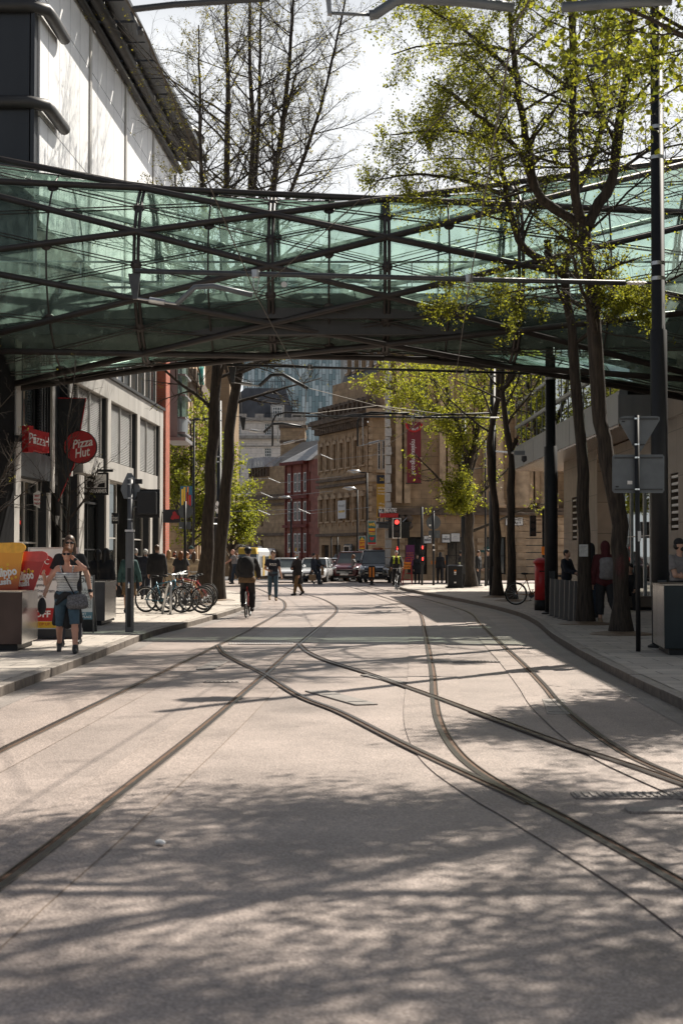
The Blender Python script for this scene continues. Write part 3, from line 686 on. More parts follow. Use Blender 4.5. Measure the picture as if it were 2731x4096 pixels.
for o in upw: window(FX, o, ex, M_sandD, M_pane, -.72, 2, 3, .06)
for k in range(6):
    a = .45 + k * 2.6
    for da in (0, .5): 
        m1 = MB(); m1.fbox(FX, a + da, a + da + .36, ZB + .7, ZT - 1.4, -.34, .05 + (.1 if da == 0 else 0)); m1.build('pilaster', M_sand2, ex)
for k in range(4):
    a = 6.4 + k * 1.55
    m1 = MB(); m1.lathe(FX.p(a, ZB + .42, .1), [(.62, 0), (.62, .2), (.52, .28), (.56, .4), (.47, .55), (.44, 4), (.4, 9)], 20); m1.build('column', M_sand2, ex, True)
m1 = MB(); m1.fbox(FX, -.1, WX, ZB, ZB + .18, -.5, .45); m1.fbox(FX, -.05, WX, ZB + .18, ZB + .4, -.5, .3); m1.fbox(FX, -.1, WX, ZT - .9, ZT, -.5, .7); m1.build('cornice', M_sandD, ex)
m1 = MB()
for k in range(20):
    a = .1 + k * .33 if k < 6 else 0
    if k < 6: m1.ell(FX.p(.35 + (k % 3) * .42, 3.35 + (k // 3) * .42, .3), .26, .3, .24, 10, 6)
m1.build('carved_scroll', M_sandD, ex, True)
m1 = MB()
for z in np.arange(.55, 3.9, .42): m1.fbox(FX, 7.1, WX, z, z + .37, .003, .07)
m1.build('rustication', M_sand2, ex)
for k in range(4):
    a = 1.02 + k * 2.35 - .45
    m1 = MB()
    for q in range(6): m1.fbox(FX, a, a + .4, .25 + q * .42, .25 + q * .42 + .28, .003, .12)
    m1.build('rusticated_pier', M_sand2, ex)
m1 = MB(); m1.fbox(FX, 0, WX, ZT - .5, ZT, -2.5, -1.2); m1.build('roof', M_wall_dark, ex)
m1 = MB()
for q in range(26): m1.fbox(FX, -.16, .14 + .06 * (q % 2), .4 + q * .55, .4 + q * .55 + .5, -.3, .02)
m1.build('quoins', mat('pale_quoin', (.42, .40, .38), .8), ex)
def board(name, label, cat, F, px0, py0, px1, py1, m, c=.15, t_=.04, border=None, group=None, par_loc=None):
    a0, b1 = hit(F, px0, py0); a1, b0 = hit(F, px1, py1)
    t = thing(name, label, cat, F.p((a0 + a1) / 2, b0, c), F.ang, group)
    m1 = MB(); m1.fbox(F, a0, a1, b0, b1, c - t_, c); m1.build('panel', m, t)
    if border:
        m1 = MB(); e = .05 * (b1 - b0); m1.fbox(F, a0 - e, a1 + e, b0 - e, b1 + e, c - t_ - .02, c - .012); m1.build('frame', border, t)
    return t, a0, a1, b0, b1
M_maroon = mat('maroon_banner', (.16, .02, .028), .8)
t, a0, a1, b0, b1 = board('hanging_banner', 'long maroon vertical banner with white web address on the sandstone pilasters', 'banner', FX, 1624, 1690, 1680, 1933, M_maroon, .45, .03)
text('royalexchange.co.uk', FX, (a0 + a1) / 2 - .02, b0 + (b1 - b0) * .42, .452, .42, M_white, t, 2.1, rot=R(-90))
m1 = MB(); c0 = FX.p((a0 + a1) / 2, b1 - .1, .456); m1.ring(c0, FX.u, FX.z, .46, .06, 32, 6, 0, R(180), R(360)); m1.build('red_ring', M_red, t)
for i, ch in enumerate('ANGE'): text(ch, FX, (a0 + a1) / 2 - .1 + .11 * i, b1 - .46 + .02 * (i - 1) ** 2, .459, .2, M_white, t, rot=R(-25 + 12 * i))
m1 = MB(); m1.tube([FX.p(a0 - .05, b0 - .02, .2), FX.p(a1 + .05, b0 - .02, .45)], .03, 6); m1.build('rod', M_dark, t)
for nm, lb, x0, x1 in (('FRIDAYS', 'white restaurant sign left of the grey round sign back', 1693, 1722), ('FRIDAYS', 'white restaurant sign in the middle of the arcade row', 1765, 1796)):
    t, a0, a1, b0, b1 = board('wall_sign', lb, 'sign', FX, x0, 2144 if x0 < 1700 else 2138, x1, 2173 if x0 < 1700 else 2170, M_white, .3, .05, M_black, 'square white signs above the arcade')
    text(nm, FX, (a0 + a1) / 2, b0 + (b1 - b0) * .42, .303, .14, M_black, t, (a1 - a0) * .85, bold=.004); text('T.G.I.' if False else 'TGI', FX, (a0 + a1) / 2, b0 + (b1 - b0) * .68, .303, .07, M_black, t, bold=.002)
t, a0, a1, b0, b1 = board('wall_sign', 'framed white arcade sign with a grey lettered border', 'sign', FX, 1801, 2134, 1835, 2166, M_white, .3, .05, M_black, 'square white signs above the arcade')
text('ROYAL', FX, (a0 + a1) / 2, b0 + .3, .303, .07, M_grey, t); text('EXCHANGE', FX, (a0 + a1) / 2, b0 + .2, .303, .07, M_grey, t)
m1 = MB()
for z in (b0 + .08, b1 - .08): m1.fbox(FX, a0 + .06, a1 - .06, z - .006, z + .006, .3, .303)
m1.build('ruled_line', M_grey, t)
t, a0, a1, b0, b1 = board('street_sign', 'white street name plate on the rusticated corner wall', 'sign', FX, 2020, 2070, 2088, 2101, M_white, .12, .03, M_black)
text('MARKET', FX, (a0 + a1) / 2, b0 + (b1 - b0) * .7, .123, .17, M_black, t, (a1 - a0) * .85); text('STREET', FX, (a0 + a1) / 2, b0 + (b1 - b0) * .28, .123, .17, M_black, t, (a1 - a0) * .8)
t, a0, a1, b0, b1 = board('poster', 'purple window poster with orange lettering behind the diverted traffic sign', 'poster', FX, 1622, 2180, 1656, 2262, mat('purple_poster', (.16, .03, .12), .6), .13, .02)
for i, s_ in enumerate(('HEY!', 'MANCHESTER', "WE'LL BE", 'OPEN SOON')): text(s_, FX, (a0 + a1) / 2, b1 - .48 - .13 * i, .133, .12, M_orange, t, (a1 - a0) * .8)
t, a0, a1, b0, b1 = board('wall_sign', 'small teal sign by the arcade entrance behind two standing men', 'sign', FX, 1921, 2187, 1960, 2216, mat('teal_sign', (.02, .10, .09), .5), .12, .03)
text('TED', FX, (a0 + a1) / 2, b0 + .25, .123, .14, M_white, t)
# theatre entrance canopy with sign
th = thing('theatre_canopy', 'flat entrance canopy with red band and white theatre lettering', 'canopy', FX.p(-.2, 3, 1), FX.ang)
a0, b1 = hit(FX, 1514, 2055); a1, b0 = hit(FX, 1586, 2072)
m1 = MB(); m1.fbox(FX, a0, a1, b0, b1, .7, 1.0); m1.build('red_band', M_red, th)
m1 = MB(); m1.fbox(FX, a0 - .1, a1 + .6, b0 - .6, b0 - .35, -.3, 1.2); m1.fbox(FX, a0 - .25, a1 + .75, b0 - .34, b0 - .25, -.3, 1.35); m1.build('canopy_slab', M_dark, th)
m1 = MB(); m1.tube([FX.p(a1 + .2, b0 - .3, .9), FX.p(a1 + .9, b0 + .3, .1)], .03, 6); m1.build('stay', M_steel, th)
text('GE THEATRE', FX, (a0 + a1) / 2 - .08, b1 + .16, .9, .36, M_white, th, 1.05, ext=.02, bold=.004)
# ------------------------------------------------------------------ palazzo with TO LET boards
def trim_window(mb, F, o, peds=False, mi=0):
    x0, x1, z0, z1 = o[:4]; w_ = .14
    mb.fbox(F, x0 - w_, x0, z0, z1, .003, .13, mi); mb.fbox(F, x1, x1 + w_, z0, z1, .003, .13, mi)
    if peds: mb.prism(F, [(x0 - .25, z1), (x1 + .25, z1), (x1 + .25, z1 + .16), ((x0 + x1) / 2, z1 + .55), (x0 - .25, z1 + .16)], .003, .28, mi)
    else:
        xm = (x0 + x1) / 2; r = (x1 - x0) / 2 + w_; n = 8
        mb.prism(F, [(xm + r * math.cos(math.pi * k / n), z1 + r * .75 * math.sin(math.pi * k / n)) for k in range(n + 1)], .003, .16, mi)
    mb.fbox(F, x0 - w_ - .06, x1 + w_ + .06, z0 - .14, z0, .003, .2, mi)
pz = thing('palazzo_building', 'brown sandstone palazzo with rows of arched windows and a heavy bracketed cornice', 'building', (0, 130, -.6))
A = P(1276, 2221, 137); B = P(1470, 2221, 126); A.z = B.z = -.6
FP = Frame(A, math.atan2(B.y - A.y, B.x - A.x)); LP = (B - A).length
def zof(py, Y): return CAM_H + (2221 - py) * Y / F_PX + .6
zz = dict(corn=15.2, w1=(10.3, 12.6), st=9.3, w2=(5.4, 7.5), gf=4.0)
n = 7; pit = LP / n; ops = []; mo = MB()
for k in range(n):
    a = pit * k + pit * .3
    for r_, key in enumerate(('w1', 'w2')):
        o = (a, a + pit * .42, *zz[key]); ops.append(o)
for k in range(4): ops.append((pit * (1.7 * k + .4), pit * (1.7 * k + 1.5), .4, 3.2))
m1 = MB(); wall_with_openings(m1, FP, 0, LP, 0, zz['corn'], ops, .35)
m1.quad(FP.p(0, 0, 0), FP.p(0, zz['corn'], 0), FP.p(0, zz['corn'], -12), FP.p(0, 0, -12)); m1.build('wall', M_sand, pz)
for i, o in enumerate(ops): window(FP, o, pz, M_sandD, M_pane, -.33, 1 if i < 14 else 2, 2, .08)
for i, o in enumerate(ops[:14]):
    m1 = MB(); trim_window(m1, FP, o, i % 2 == 1); m1.build('window_surround', M_sand2, pz)
for k in range(n + 1):
    for q, z0, z1 in ((.13, 9.9, 13.2), (.1, 4.9, 7.9)): m1 = MB(); m1.fbox(FP, pit * k - q, pit * k + q, z0, z1, .003, .1); m1.build('pilaster', M_sand2, pz)
m1 = MB()
m1.fbox(FP, -.2, LP, 8.6, 8.85, .003, .28); m1.fbox(FP, -.2, LP, 9.15, 9.4, .003, .3); m1.fbox(FP, -.3, LP, 14.3, 14.55, .003, .7); m1.fbox(FP, -.4, LP, 14.56, 14.9, .003, 1.05); m1.fbox(FP, -.3, LP, 14.91, 15.05, -.3, .9)
m1.fbox(FP, -.2, LP, 4.0, 4.25, .003, .35)
for k in range(26): a = LP * k / 26; m1.fbox(FP, a + .1, a + .32, 13.7, 14.29, .003, .55)
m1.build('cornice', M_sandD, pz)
m1 = MB()
for k in range(12): a = LP * k / 11; m1.fbox(FP, a - .12, a + .12, 15.06, 16.4, -.4, .1)
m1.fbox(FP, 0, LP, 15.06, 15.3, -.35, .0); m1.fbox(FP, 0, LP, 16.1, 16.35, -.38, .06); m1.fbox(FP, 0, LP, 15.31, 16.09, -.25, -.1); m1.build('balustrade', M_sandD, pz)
FB = Frame(Vector((B.x + .15, B.y - .6, -.6)), 0.02); WB = P(1555, 2221, 125).x - B.x
bops = [(.72, 1.0, 9.8, 12.4), (1.12, 1.4, 9.8, 12.4), (.7, 1.0, 4.8, 7.4), (1.1, 1.42, 4.8, 7.4)]
m1 = MB(); wall_with_openings(m1, FB, 0, WB, 0, 15.2, bops, .3); m1.quad(FB.p(0, 0, 0), FB.p(0, 15.2, 0), FB.p(0, 15.2, -3), FB.p(0, 0, -3)); m1.build('bay_wall', M_sand, pz)
for o in bops: window(FB, o, pz, M_white, M_pane, -.2, 1, 2, .07)
m1 = MB(); m1.fbox(FB, -.3, WB, 14.4, 15.1, .003, .9); m1.fbox(FB, -.1, WB, 8.7, 9.3, .003, .3); m1.fbox(FB, .6, 1.55, 9.5, 9.75, .003, .35); m1.fbox(FB, .6, 1.55, 7.45, 8.1, .003, .3)
for q in range(24): m1.fbox(FB, -.08, .2 + .08 * (q % 2), .3 + q * .58, .75 + q * .58, .003, .07)
m1.build('bay_trim', M_sand2, pz)
m1 = MB(); m1.fbox(FP, .5, LP + 2, 15.3, 18.6, -9, -1.2); m1.build('attic_wall', M_sand, pz)
FM = FP
m1 = MB(); V = [FP.p(2.6, 18.6, -1.3), FP.p(LP + 6, 18.6, -1.3), FP.p(LP + 6, 18.6, -10), FP.p(2.6, 18.6, -10), FP.p(3.2, 24.5, -3.2), FP.p(LP + 6, 24.5, -3.2), FP.p(LP + 6, 24.5, -9), FP.p(3.2, 24.5, -9)]
m1.hexa(V); M_slate = brick_mat('slate', (.055, .052, .052), (.07, .066, .064), (.03, .03, .03), .3, .22, .01, .55, 'xz', .2); m1.build('mansard_roof', M_slate, pz)
m1 = MB()
for k in range(6):
    a = 3.3 + k * 1.75; m1.fbox(FP, a, a + .75, 19.2, 21.6, -2.2, -1.35, 0)
m1.build('dormer', M_sand2, pz)
for k in range(6):
    a = 3.4 + k * 1.75; window(FP, (a, a + .55, 19.4, 21.2), pz, M_white, M_pane, -1.3, 1, 2, .09)
tl = [('to_let_board', 'pale grey letting board fixed to the first floor of the palazzo', 1368, 2004, 1400, 2073), ]
for nm, lb, x0, y0, x1, y1 in tl:
    t, a0, a1, b0, b1 = board(nm, lb, 'letting board', FP, x0, y0, x1, y1, mat('pale_board', (.55, .55, .55), .5), .45, .05)
    text('TO LET', FP, (a0 + a1) / 2, b0 + (b1 - b0) * .69, .453, .3, M_black, t, (a1 - a0) * .75); text('2,567 - 6,604', FP, (a0 + a1) / 2, b0 + (b1 - b0) * .4, .453, .2, M_black, t, (a1 - a0) * .8)
    m1 = MB(); m1.fbox(FP, a0 + .25, a1 - .25, b0 + .55, b0 + .75, .45, .455); m1.build('yellow_stripe', M_yellow, t)
t, a0, a1, b0, b1 = board('to_let_board', 'dark shopfront letting board with white lettering behind the queue of cars', 'letting board', FP, 1393, 2176, 1424, 2203, M_black, .42, .05)
text('TO LET', FP, (a0 + a1) / 2, b0 + (b1 - b0) * .65, .423, .3, M_white, t, (a1 - a0) * .85); text('020 7152 5000', FP, (a0 + a1) / 2, b0 + (b1 - b0) * .25, .423, .16, M_white, t, (a1 - a0) * .85)
FO = Frame((0, 121, 0), 0)
t, a0, a1, b0, b1 = board('vertical_banner', 'tall mustard and navy projecting banner on the palazzo corner', 'banner', FO, 1506, 1900, 1547, 2072, mat('mustard_banner', (.44, .25, .03), .7), 0, .06)
m1 = MB(); b2 = hit(FO, 1506, 1935)[1]; m1.fbox(FO, a0, a1, b2, b1, .003, .012); m1.build('navy_head', mat('navy_banner', (.02, .025, .04), .7), t); m1 = MB(); m1.fbox(FO, a0 + .1, a0 + .7, b0 + .1, b0 + .75, .003, .012); m1.build('navy_square', mat('navy_banner', (.02, .025, .04), .7), t)
text('26', FO, (a0 + a1) / 2, (b1 + b2) / 2, .014, .4, M_yellow, t, .35)
for i, s_ in enumerate(('Fully Fitted', 'Character', 'Workspace')): text(s_, FO, (a0 + a1) / 2, b2 - .35 - .25 * i, .004, .2, M_white, t, (a1 - a0) * .75)
text('1,435 sq ft', FO, (a0 + a1) / 2, b2 - 1.7, .004, .2, M_white, t, .6); text('2,883 sq ft', FO, (a0 + a1) / 2, b2 - 2.0, .004, .2, M_white, t, .6); text('obi', FO, a0 + .4, b0 + .5, .016, .3, M_white, t, .4)
m1 = MB(); m1.box(*sorted((P(1541, 0, 121).x, P(1551, 0, 121).x)), 121, 125, b0 + 1, b0 + 1.06); m1.build('bracket', M_black, t)
# ------------------------------------------------------------------ red terracotta building, brown corner building
M_terra = mat('red_terracotta', (.23, .075, .055), .75, 0, .3, 2, .2, 25)
A = P(1142, 2221, 150); B = P(1232, 2221, 146); A.z = B.z = -1
FT = Frame(A, math.atan2(B.y - A.y, B.x - A.x)); LT = (B - A).length
rb = thing('terracotta_building', 'red terracotta building with tall sash windows and slate roof beside the palazzo', 'building', (-4.5, 150, -1))
ops = []
for a in (.35, 1.65, 2.5, 3.65):
    for z in (2.9, 6.2, 9.2): ops.append((a, a + .72, z, z + 2.0))
m1 = MB(); wall_with_openings(m1, FT, 0, LT, 0, 12.4, ops, .1); m1.quad(FT.p(0, 0, 0), FT.p(0, 12.4, 0), FT.p(0, 12.4, -10), FT.p(0, 0, -10)); m1.build('wall', M_terra, rb)
for o in ops: window(FT, o, rb, M_white, M_pane, -.09, 1, 2, .12)
m1 = MB()
for a in (.0, 1.25, 3.35, 4.5): m1.fbox(FT, a, a + .2, 0, 12.0, .003, .12)
for z in (5.5, 8.5, 12.05): m1.fbox(FT, -.15, LT + .15, z, z + .3, .003, .35 if z < 12 else .7)
m1.build('pilaster_trim', mat('dark_terracotta', (.16, .035, .03), .75, 0, .3, 2), rb)
B2 = P(1276, 2221, 143); B2.z = -1; FT2 = Frame(B, math.atan2(B2.y - B.y, B2.x - B.x)); L2 = (B2 - B).length
ops = [(.3, .75, z, z + 2.2) for z in (2.6, 6, 9)]
m1 = MB(); wall_with_openings(m1, FT2, 0, L2, 0, 12.4, ops, .3); m1.build('side_wall', M_terra, rb)
for o in ops: window(FT2, o, rb, M_white, M_pane, -.25, 1, 2, .09)
m1 = MB(); m1.add([FT.p(-.3, 12.3, .6), FT.p(LT + 1.4, 12.3, .6), FT.p(LT + 1.4, 12.3, -8), FT.p(-.3, 12.3, -8), FT.p(LT - .6, 15.4, -4), FT.p(LT + 1.4, 15.6, -4)], [(0, 1, 5, 4), (2, 3, 4, 5), (0, 4, 3), (1, 2, 5)]); m1.build('roof', mat('grey_slate', (.22, .215, .21), .4, 0, .3, 4), rb)
m1 = MB(); m1.fbox(FT, 1.6, 3.4, 13, 17.6, -5.5, -4.2); m1.fbox(FT, 1.5, 3.5, 17.6, 17.9, -5.6, -4.1); m1.build('chimney', M_terra, rb)
A = P(985, 2221, 172); B = P(1142, 2221, 164); A.z = B.z = -1.2
FC = Frame(A, math.atan2(B.y - A.y, B.x - A.x)); LC = (B - A).length
bb = thing('brown_corner_building', 'dark brown Victorian stone building with dormers behind the tram', 'building', (-9, 168, -1.2))
ops = []
for a in (.7, 2.2, 3.6):
    for z in (2.6, 6.2): ops.append((a, a + .6, z, z + 2))
m1 = MB(); wall_with_openings(m1, FC, 0, LC, 0, 9.6, ops, .3); m1.quad(FC.p(0, 0, 0), FC.p(0, 9.6, 0), FC.p(0, 9.6, -10), FC.p(0, 0, -10)); m1.build('wall', M_sand, bb)
for o in ops: window(FC, o, bb, M_sand2, M_pane, -.25, 2, 2, .08)
m1 = MB(); m1.fbox(FC, .1, LC, 9.6, 13.3, -6, -.6); m1.build('attic_wall', M_sand, bb)
m1 = MB(); m1.fbox(FC, -.3, LC, 9.3, 9.9, .003, .6); m1.fbox(FC, -.2, LC, 8.6, 8.9, .003, .3); m1.fbox(FC, -.2, LC, 5.1, 5.4, .003, .3); m1.fbox(FC, -.2, LC, 1.8, 2.1, .003, .5)
for k in range(7): m1.fbox(FC, .2 + k * .7, .4 + k * .7, 12.2, 13.2, -.59, -.2)
m1.build('cornice', M_sandD, bb)
m1 = MB()
for k in range(6):
    a = .2 + k * .75; m1.add([FC.p(a, 13.3, .1), FC.p(a + .7, 13.3, .1), FC.p(a + .35, 14.5, .1), FC.p(a, 13.3, -4), FC.p(a + .7, 13.3, -4), FC.p(a + .35, 14.5, -4)], [(0, 1, 2), (1, 4, 5, 2), (3, 0, 2, 5), (4, 3, 5)])
m1.build('gabled_roof', mat('lead_roof', (.34, .34, .35), .45, .2, .2, 4), bb)
m1 = MB(); m1.add([FC.p(2.5, 13.3, -1), FC.p(LC + 1, 13.3, -1), FC.p(LC + 1, 16.4, -5), FC.p(4.6, 16.4, -5), FC.p(2.5, 13.3, -7)], [(0, 1, 2, 3), (0, 3, 4)]); m1.build('slate_roof', M_slate, bb)
xa, xb = P(1124, 0, 174).x, P(1222, 0, 174).x; m1 = MB(); m1.box(xa, xb, 174, 177, 9, 17.2); m1.build('chimney_stack', M_sand, bb)
m1 = MB(); m1.box(xa - .2, xb + .2, 173.8, 177.2, 17.21, 17.6); m1.box(xa - .1, xb + .1, 173.9, 173.99, 15.4, 15.7); m1.build('chimney_cap', M_sandD, bb)
# ------------------------------------------------------------------ white stone building with mansard
M_portland = brick_mat('portland_stone', (.84, .76, .69), (.79, .72, .66), (.45, .40, .36), 1.6, .75, .02, .8, 'xz', .1, .5, .2)
FWB = Frame(P(915, 2221, 212) + Vector((0, 0, -2.8)), 0.02)
wb = thing('white_stone_building', 'tall white stone building with a big dark mansard roof and railings', 'building', (-11, 212, -1.2))
def wbz(py): return hit(FWB, 1100, py)[1]
def wba(px): return hit(FWB, px, 1800)[0]
zt = wbz(1678); LW = wba(1222)
ops = []
for px0, px1 in ((946, 964), (1058, 1086)):
    for y0, y1 in ((1693, 1740), (1791, 1836), (1868, 1915)): ops.append((wba(px0 if y0 < 1750 or px0 > 1000 else px0 - 4), wba(px1), wbz(y1), wbz(y0)))
m1 = MB(); wall_with_openings(m1, FWB, 0, LW, 0, zt, ops, .4); m1.build('wall', M_portland, wb)
for o in ops: window(FWB, o, wb, M_white, M_pane, -.35, 3, 4, .11)
m1 = MB(); m1.fbox(FWB, -.5, LW + .3, wbz(1756), wbz(1744), .003, .9); m1.fbox(FWB, -.4, LW + .2, wbz(1684), wbz(1672), .003, .7); m1.fbox(FWB, 0, LW, wbz(1787), wbz(1783), .003, .2)
for a, b_ in ((0, wba(985)), (wba(1020), wba(1055)), (wba(1165), LW)): m1.fbox(FWB, a, b_, zt, wbz(1655), -.4, .0)
m1.build('cornice', mat('weathered_portland', (.36, .33, .30), .8, 0, .3, 2), wb)
M_lead = mat('mansard_lead', (.10, .10, .105), .5, .1, .25, 1.2, streak=True)
m1 = MB(); zr = wbz(1540); m1.hexa([FWB.p(wba(920) - 3, zt, -1), FWB.p(wba(1182), zt, -1), FWB.p(wba(1182), zt, -14), FWB.p(wba(920) - 3, zt, -14), FWB.p(wba(975), zr, -4), FWB.p(wba(1140), zr, -4), FWB.p(wba(1140), zr, -11), FWB.p(wba(975), zr, -11)])
m1.build('mansard_roof', M_lead, wb)
m1 = MB(); m1.hexa([FWB.p(wba(890) - 3, zt, .2), FWB.p(wba(968), zt, .2), FWB.p(wba(968), zt, -8), FWB.p(wba(890) - 3, zt, -8), FWB.p(wba(890) - 3, wbz(1562), -1.5), FWB.p(wba(960), wbz(1562), -1.5), FWB.p(wba(960), wbz(1562), -8), FWB.p(wba(890) - 3, wbz(1562), -8)]); m1.build('lower_roof', M_slate, wb)
d0, d1, e0, e1 = wba(1082), wba(1135), wbz(1668), wbz(1624)
m1 = MB(); m1.fbox(FWB, d0, d1, zt, e1 + .3, -4, -.9); m1.build('dormer', M_white_trim, wb)
window(FWB, (d0 + .25, d1 - .25, e0, e1), wb, M_white, M_pane, -.86, 4, 3, .14)
m1 = MB()
for a in np.arange(wba(1056), wba(1166), .25): m1.tube([FWB.p(a, zt, -.3), FWB.p(a, zt + 1.0, -.3)], .025, 4)
m1.tube([FWB.p(wba(1056), zt + 1, -.3), FWB.p(wba(1166), zt + 1, -.3)], .04, 4); m1.build('railing', M_black, wb)
m1 = MB()
for a in np.arange(wba(985), wba(1140), .35): m1.tube([FWB.p(a, zr, -4.2), FWB.p(a, zr + 1.1, -4.2)], .03, 4)
m1.tube([FWB.p(wba(985), zr + 1.1, -4.2), FWB.p(wba(1140), zr + 1.1, -4.2)], .05, 4); m1.build('roof_railing', M_black, wb)
# fire escape at the right of the mansard
m1 = MB()
for q in range(5): m1.fbox(FWB, wba(1168), wba(1190), wbz(1600 + q * 13), wbz(1598 + q * 13), -1.5, -.5); 
for px in (1168, 1190): m1.tube([FWB.p(wba(px), wbz(1655), -.6), FWB.p(wba(px), wbz(1590), -.6)], .06, 4)
m1.build('fire_escape', M_black, wb)
# ------------------------------------------------------------------ glass tower
mt, t_, b_ = node_mat('tower_panels')
tc = t_.nodes.new('ShaderNodeTexCoord'); spx = t_.nodes.new('ShaderNodeSeparateXYZ'); cb = t_.nodes.new('ShaderNodeCombineXYZ'); bk = t_.nodes.new('ShaderNodeTexBrick')
t_.links.new(tc.outputs['Object'], spx.inputs[0]); t_.links.new(spx.outputs[2], cb.inputs[0]); t_.links.new(spx.outputs[0], cb.inputs[1]); t_.links.new(cb.outputs[0], bk.inputs[0])
bk.inputs['Scale'].default_value = 1; bk.inputs['Brick Width'].default_value = 3.1; bk.inputs['Row Height'].default_value = .95; bk.inputs['Mortar Size'].default_value = .05; bk.offset = .5
bk.inputs['Color1'].default_value = (.26, .37, .40, 1); bk.inputs['Color2'].default_value = (.85, .95, .97, 1); bk.inputs['Mortar'].default_value = (.05, .07, .08, 1); bk.inputs['Bias'].default_value = -.25
t_.links.new(bk.outputs[0], b_.inputs['Base Color']); b_.inputs['Roughness'].default_value = .35
tw = thing('glass_tower', 'tall teal glass tower with staggered panels rising behind the old rooftops', 'building', (-14, 400, 0))
x0, x1, x2 = P(975, 0, 400).x, P(1362, 0, 400).x, P(1395, 0, 400).x
m1 = MB(); m1.box(x0, x1, 400, 430, -2, 84); m1.build('panel_facade', mt, tw)
m1 = MB(); m1.box(x1 + .02, x2, 401, 430, -2, 84); m1.build('corner_shaft', M_fascia, tw)
# ------------------------------------------------------------------ Victorian building and tan block on the left
FV = Frame((-9.3, 84, 0), R(90) + .03)
vb = thing('victorian_building', 'ornate golden sandstone building glimpsed above the trees on the left', 'building', (-11, 90, 0))
ops = []
for k in range(5):
    for z in (4.5, 8.0): ops.append((1.2 + k * 2.6, 2.3 + k * 2.6, z, z + 2.6))
m1 = MB(); wall_with_openings(m1, FV, 0, 15, 0, 17, ops, .35); m1.quad((-9.3, 84, 0), (-9.3, 84, 17), (-16, 84, 17), (-16, 84, 0)); m1.build('wall', M_sand, vb)
for o in ops: window(FV, o, vb, M_sand2, M_pane, -.3, 2, 2, .1)
m1 = MB()
for o in ops: trim_window(m1, FV, o)
for k in range(6): m1.fbox(FV, .1 + k * 2.6, .6 + k * 2.6, 0, 12, .003, .25)
m1.build('pilaster', M_sand2, vb)
m1 = MB(); m1.fbox(FV, -.6, 15, 11.9, 12.6, -.4, .75); m1.fbox(FV, -.4, 15, 7.2, 7.5, .003, .35); m1.fbox(FV, -.4, 15, 11.3, 11.88, .003, .4); m1.box(-15, -8.7, 83.2, 83.98, 11.9, 12.6); m1.build('cornice', M_sandD, vb)
m1 = MB()
for k in range(6): a = .2 + k * 2.6; m1.fbox(FV, a, a + 1.2, 12.62, 16, .003, .3)
m1.build('attic_pier', M_sand2, vb)
ck = thing('wall_clock', 'round green clock hung on the ornate sandstone front', 'clock', P(807, 1500, 84.5), 0)
c = P(807, 1503, 84.6); m1 = MB(); m1.tube([c + Vector((-.12, 0, 0)), c + Vector((.12, 0, 0))], .55, 24); m1.build('clock_case', mat('verdigris', (.05, .30, .26), .5), ck)
m1 = MB(); m1.tube([c + Vector((.13, 0, 0)), c + Vector((.15, 0, 0))], .42, 24); m1.build('clock_face', M_white, ck)
m1 = MB(); m1.tube([c + Vector((-.9, .0, .1)), c + Vector((-.1, 0, .1))], .05, 6); m1.build('bracket', M_black, ck)
tb = thing('tan_brick_block', 'plain tan brick block between the two leaning tree trunks', 'building', (-10, 108, 0))
x0, x1 = P(870, 0, 108).x, P(922, 0, 108).x
m1 = MB(); m1.box(x0 - 3, x1, 108, 118, 0, 16.2); m1.build('wall', brick_mat('tan_brick', (.27, .185, .11), (.25, .17, .10), (.20, .14, .09), .6, .3, .012, .85, 'xz', .1), tb)
m1 = MB(); m1.box(x0 - 3.2, x1 + .1, 107.9, 118, 16.2, 16.5); m1.build('coping', M_sandD, tb)
m1 = MB(); m1.box(x0 - 3, x1 + .35, 107.5, 107.99, 8.1, 8.5); m1.build('string_course', M_portland, tb)
# ================================================================== trees
def px2(x, y, Y): return P(1365 + x * .8712, y * .8712, Y)      # enlarged right-hand view of the photo
def resample(pts, N):
    sp = spline(pts, 6); A = np.array([tuple(p) for p in sp]); d = np.r_[0, np.cumsum(np.linalg.norm(np.diff(A, axis=0), axis=1))]
    s_ = np.linspace(0, d[-1], N); return np.stack([np.interp(s_, d, A[:, k]) for k in range(3)], 1)
def unit(v): return v / np.maximum(np.linalg.norm(v, axis=-1, keepdims=True), 1e-9)
def grow(Pp, Rp, per, t0, t1, ang, lenf, N, up, wig, rs, rng, lmax=99, out=None):
    B, M, _ = Pp.shape; plen = np.linalg.norm(np.diff(Pp, axis=1), axis=2).sum(1)
    idx = np.repeat(np.arange(B), per); n = len(idx)
    t = t0 + (t1 - t0) * (np.tile(np.arange(per), B) + rng.random(n)) / per
    f = t * (M - 1); i0 = np.minimum(f.astype(int), M - 2); fr = (f - i0)[:, None]
    p = Pp[idx, i0] * (1 - fr) + Pp[idx, i0 + 1] * fr; r = Rp[idx, i0] * (1 - fr[:, 0]) + Rp[idx, i0 + 1] * fr[:, 0]
    d = unit(Pp[idx, i0 + 1] - Pp[idx, i0])
    q = rng.normal(size=(n, 3)); 
    if out is not None: q += out
    q -= (q * d).sum(1, keepdims=True) * d; q = unit(q)
    a = R(ang) * rng.uniform(.7, 1.25, n)[:, None]
    v = unit(np.cos(a) * d + np.sin(a) * q)
    L = np.minimum(plen[idx] * lenf * (1 - .55 * t) * rng.uniform(.55, 1.25, n), lmax)
    out_ = [p]; st = (L / (N - 1))[:, None]
    for k in range(N - 1):
        v = unit(v + rng.normal(size=(n, 3)) * wig + np.array([0, 0, up])); p = p + v * st; out_.append(p)
    C = np.stack(out_, 1); taper = np.linspace(1, .25, N)[None]
    return C, np.maximum(r * rs, .0025)[:, None] * taper
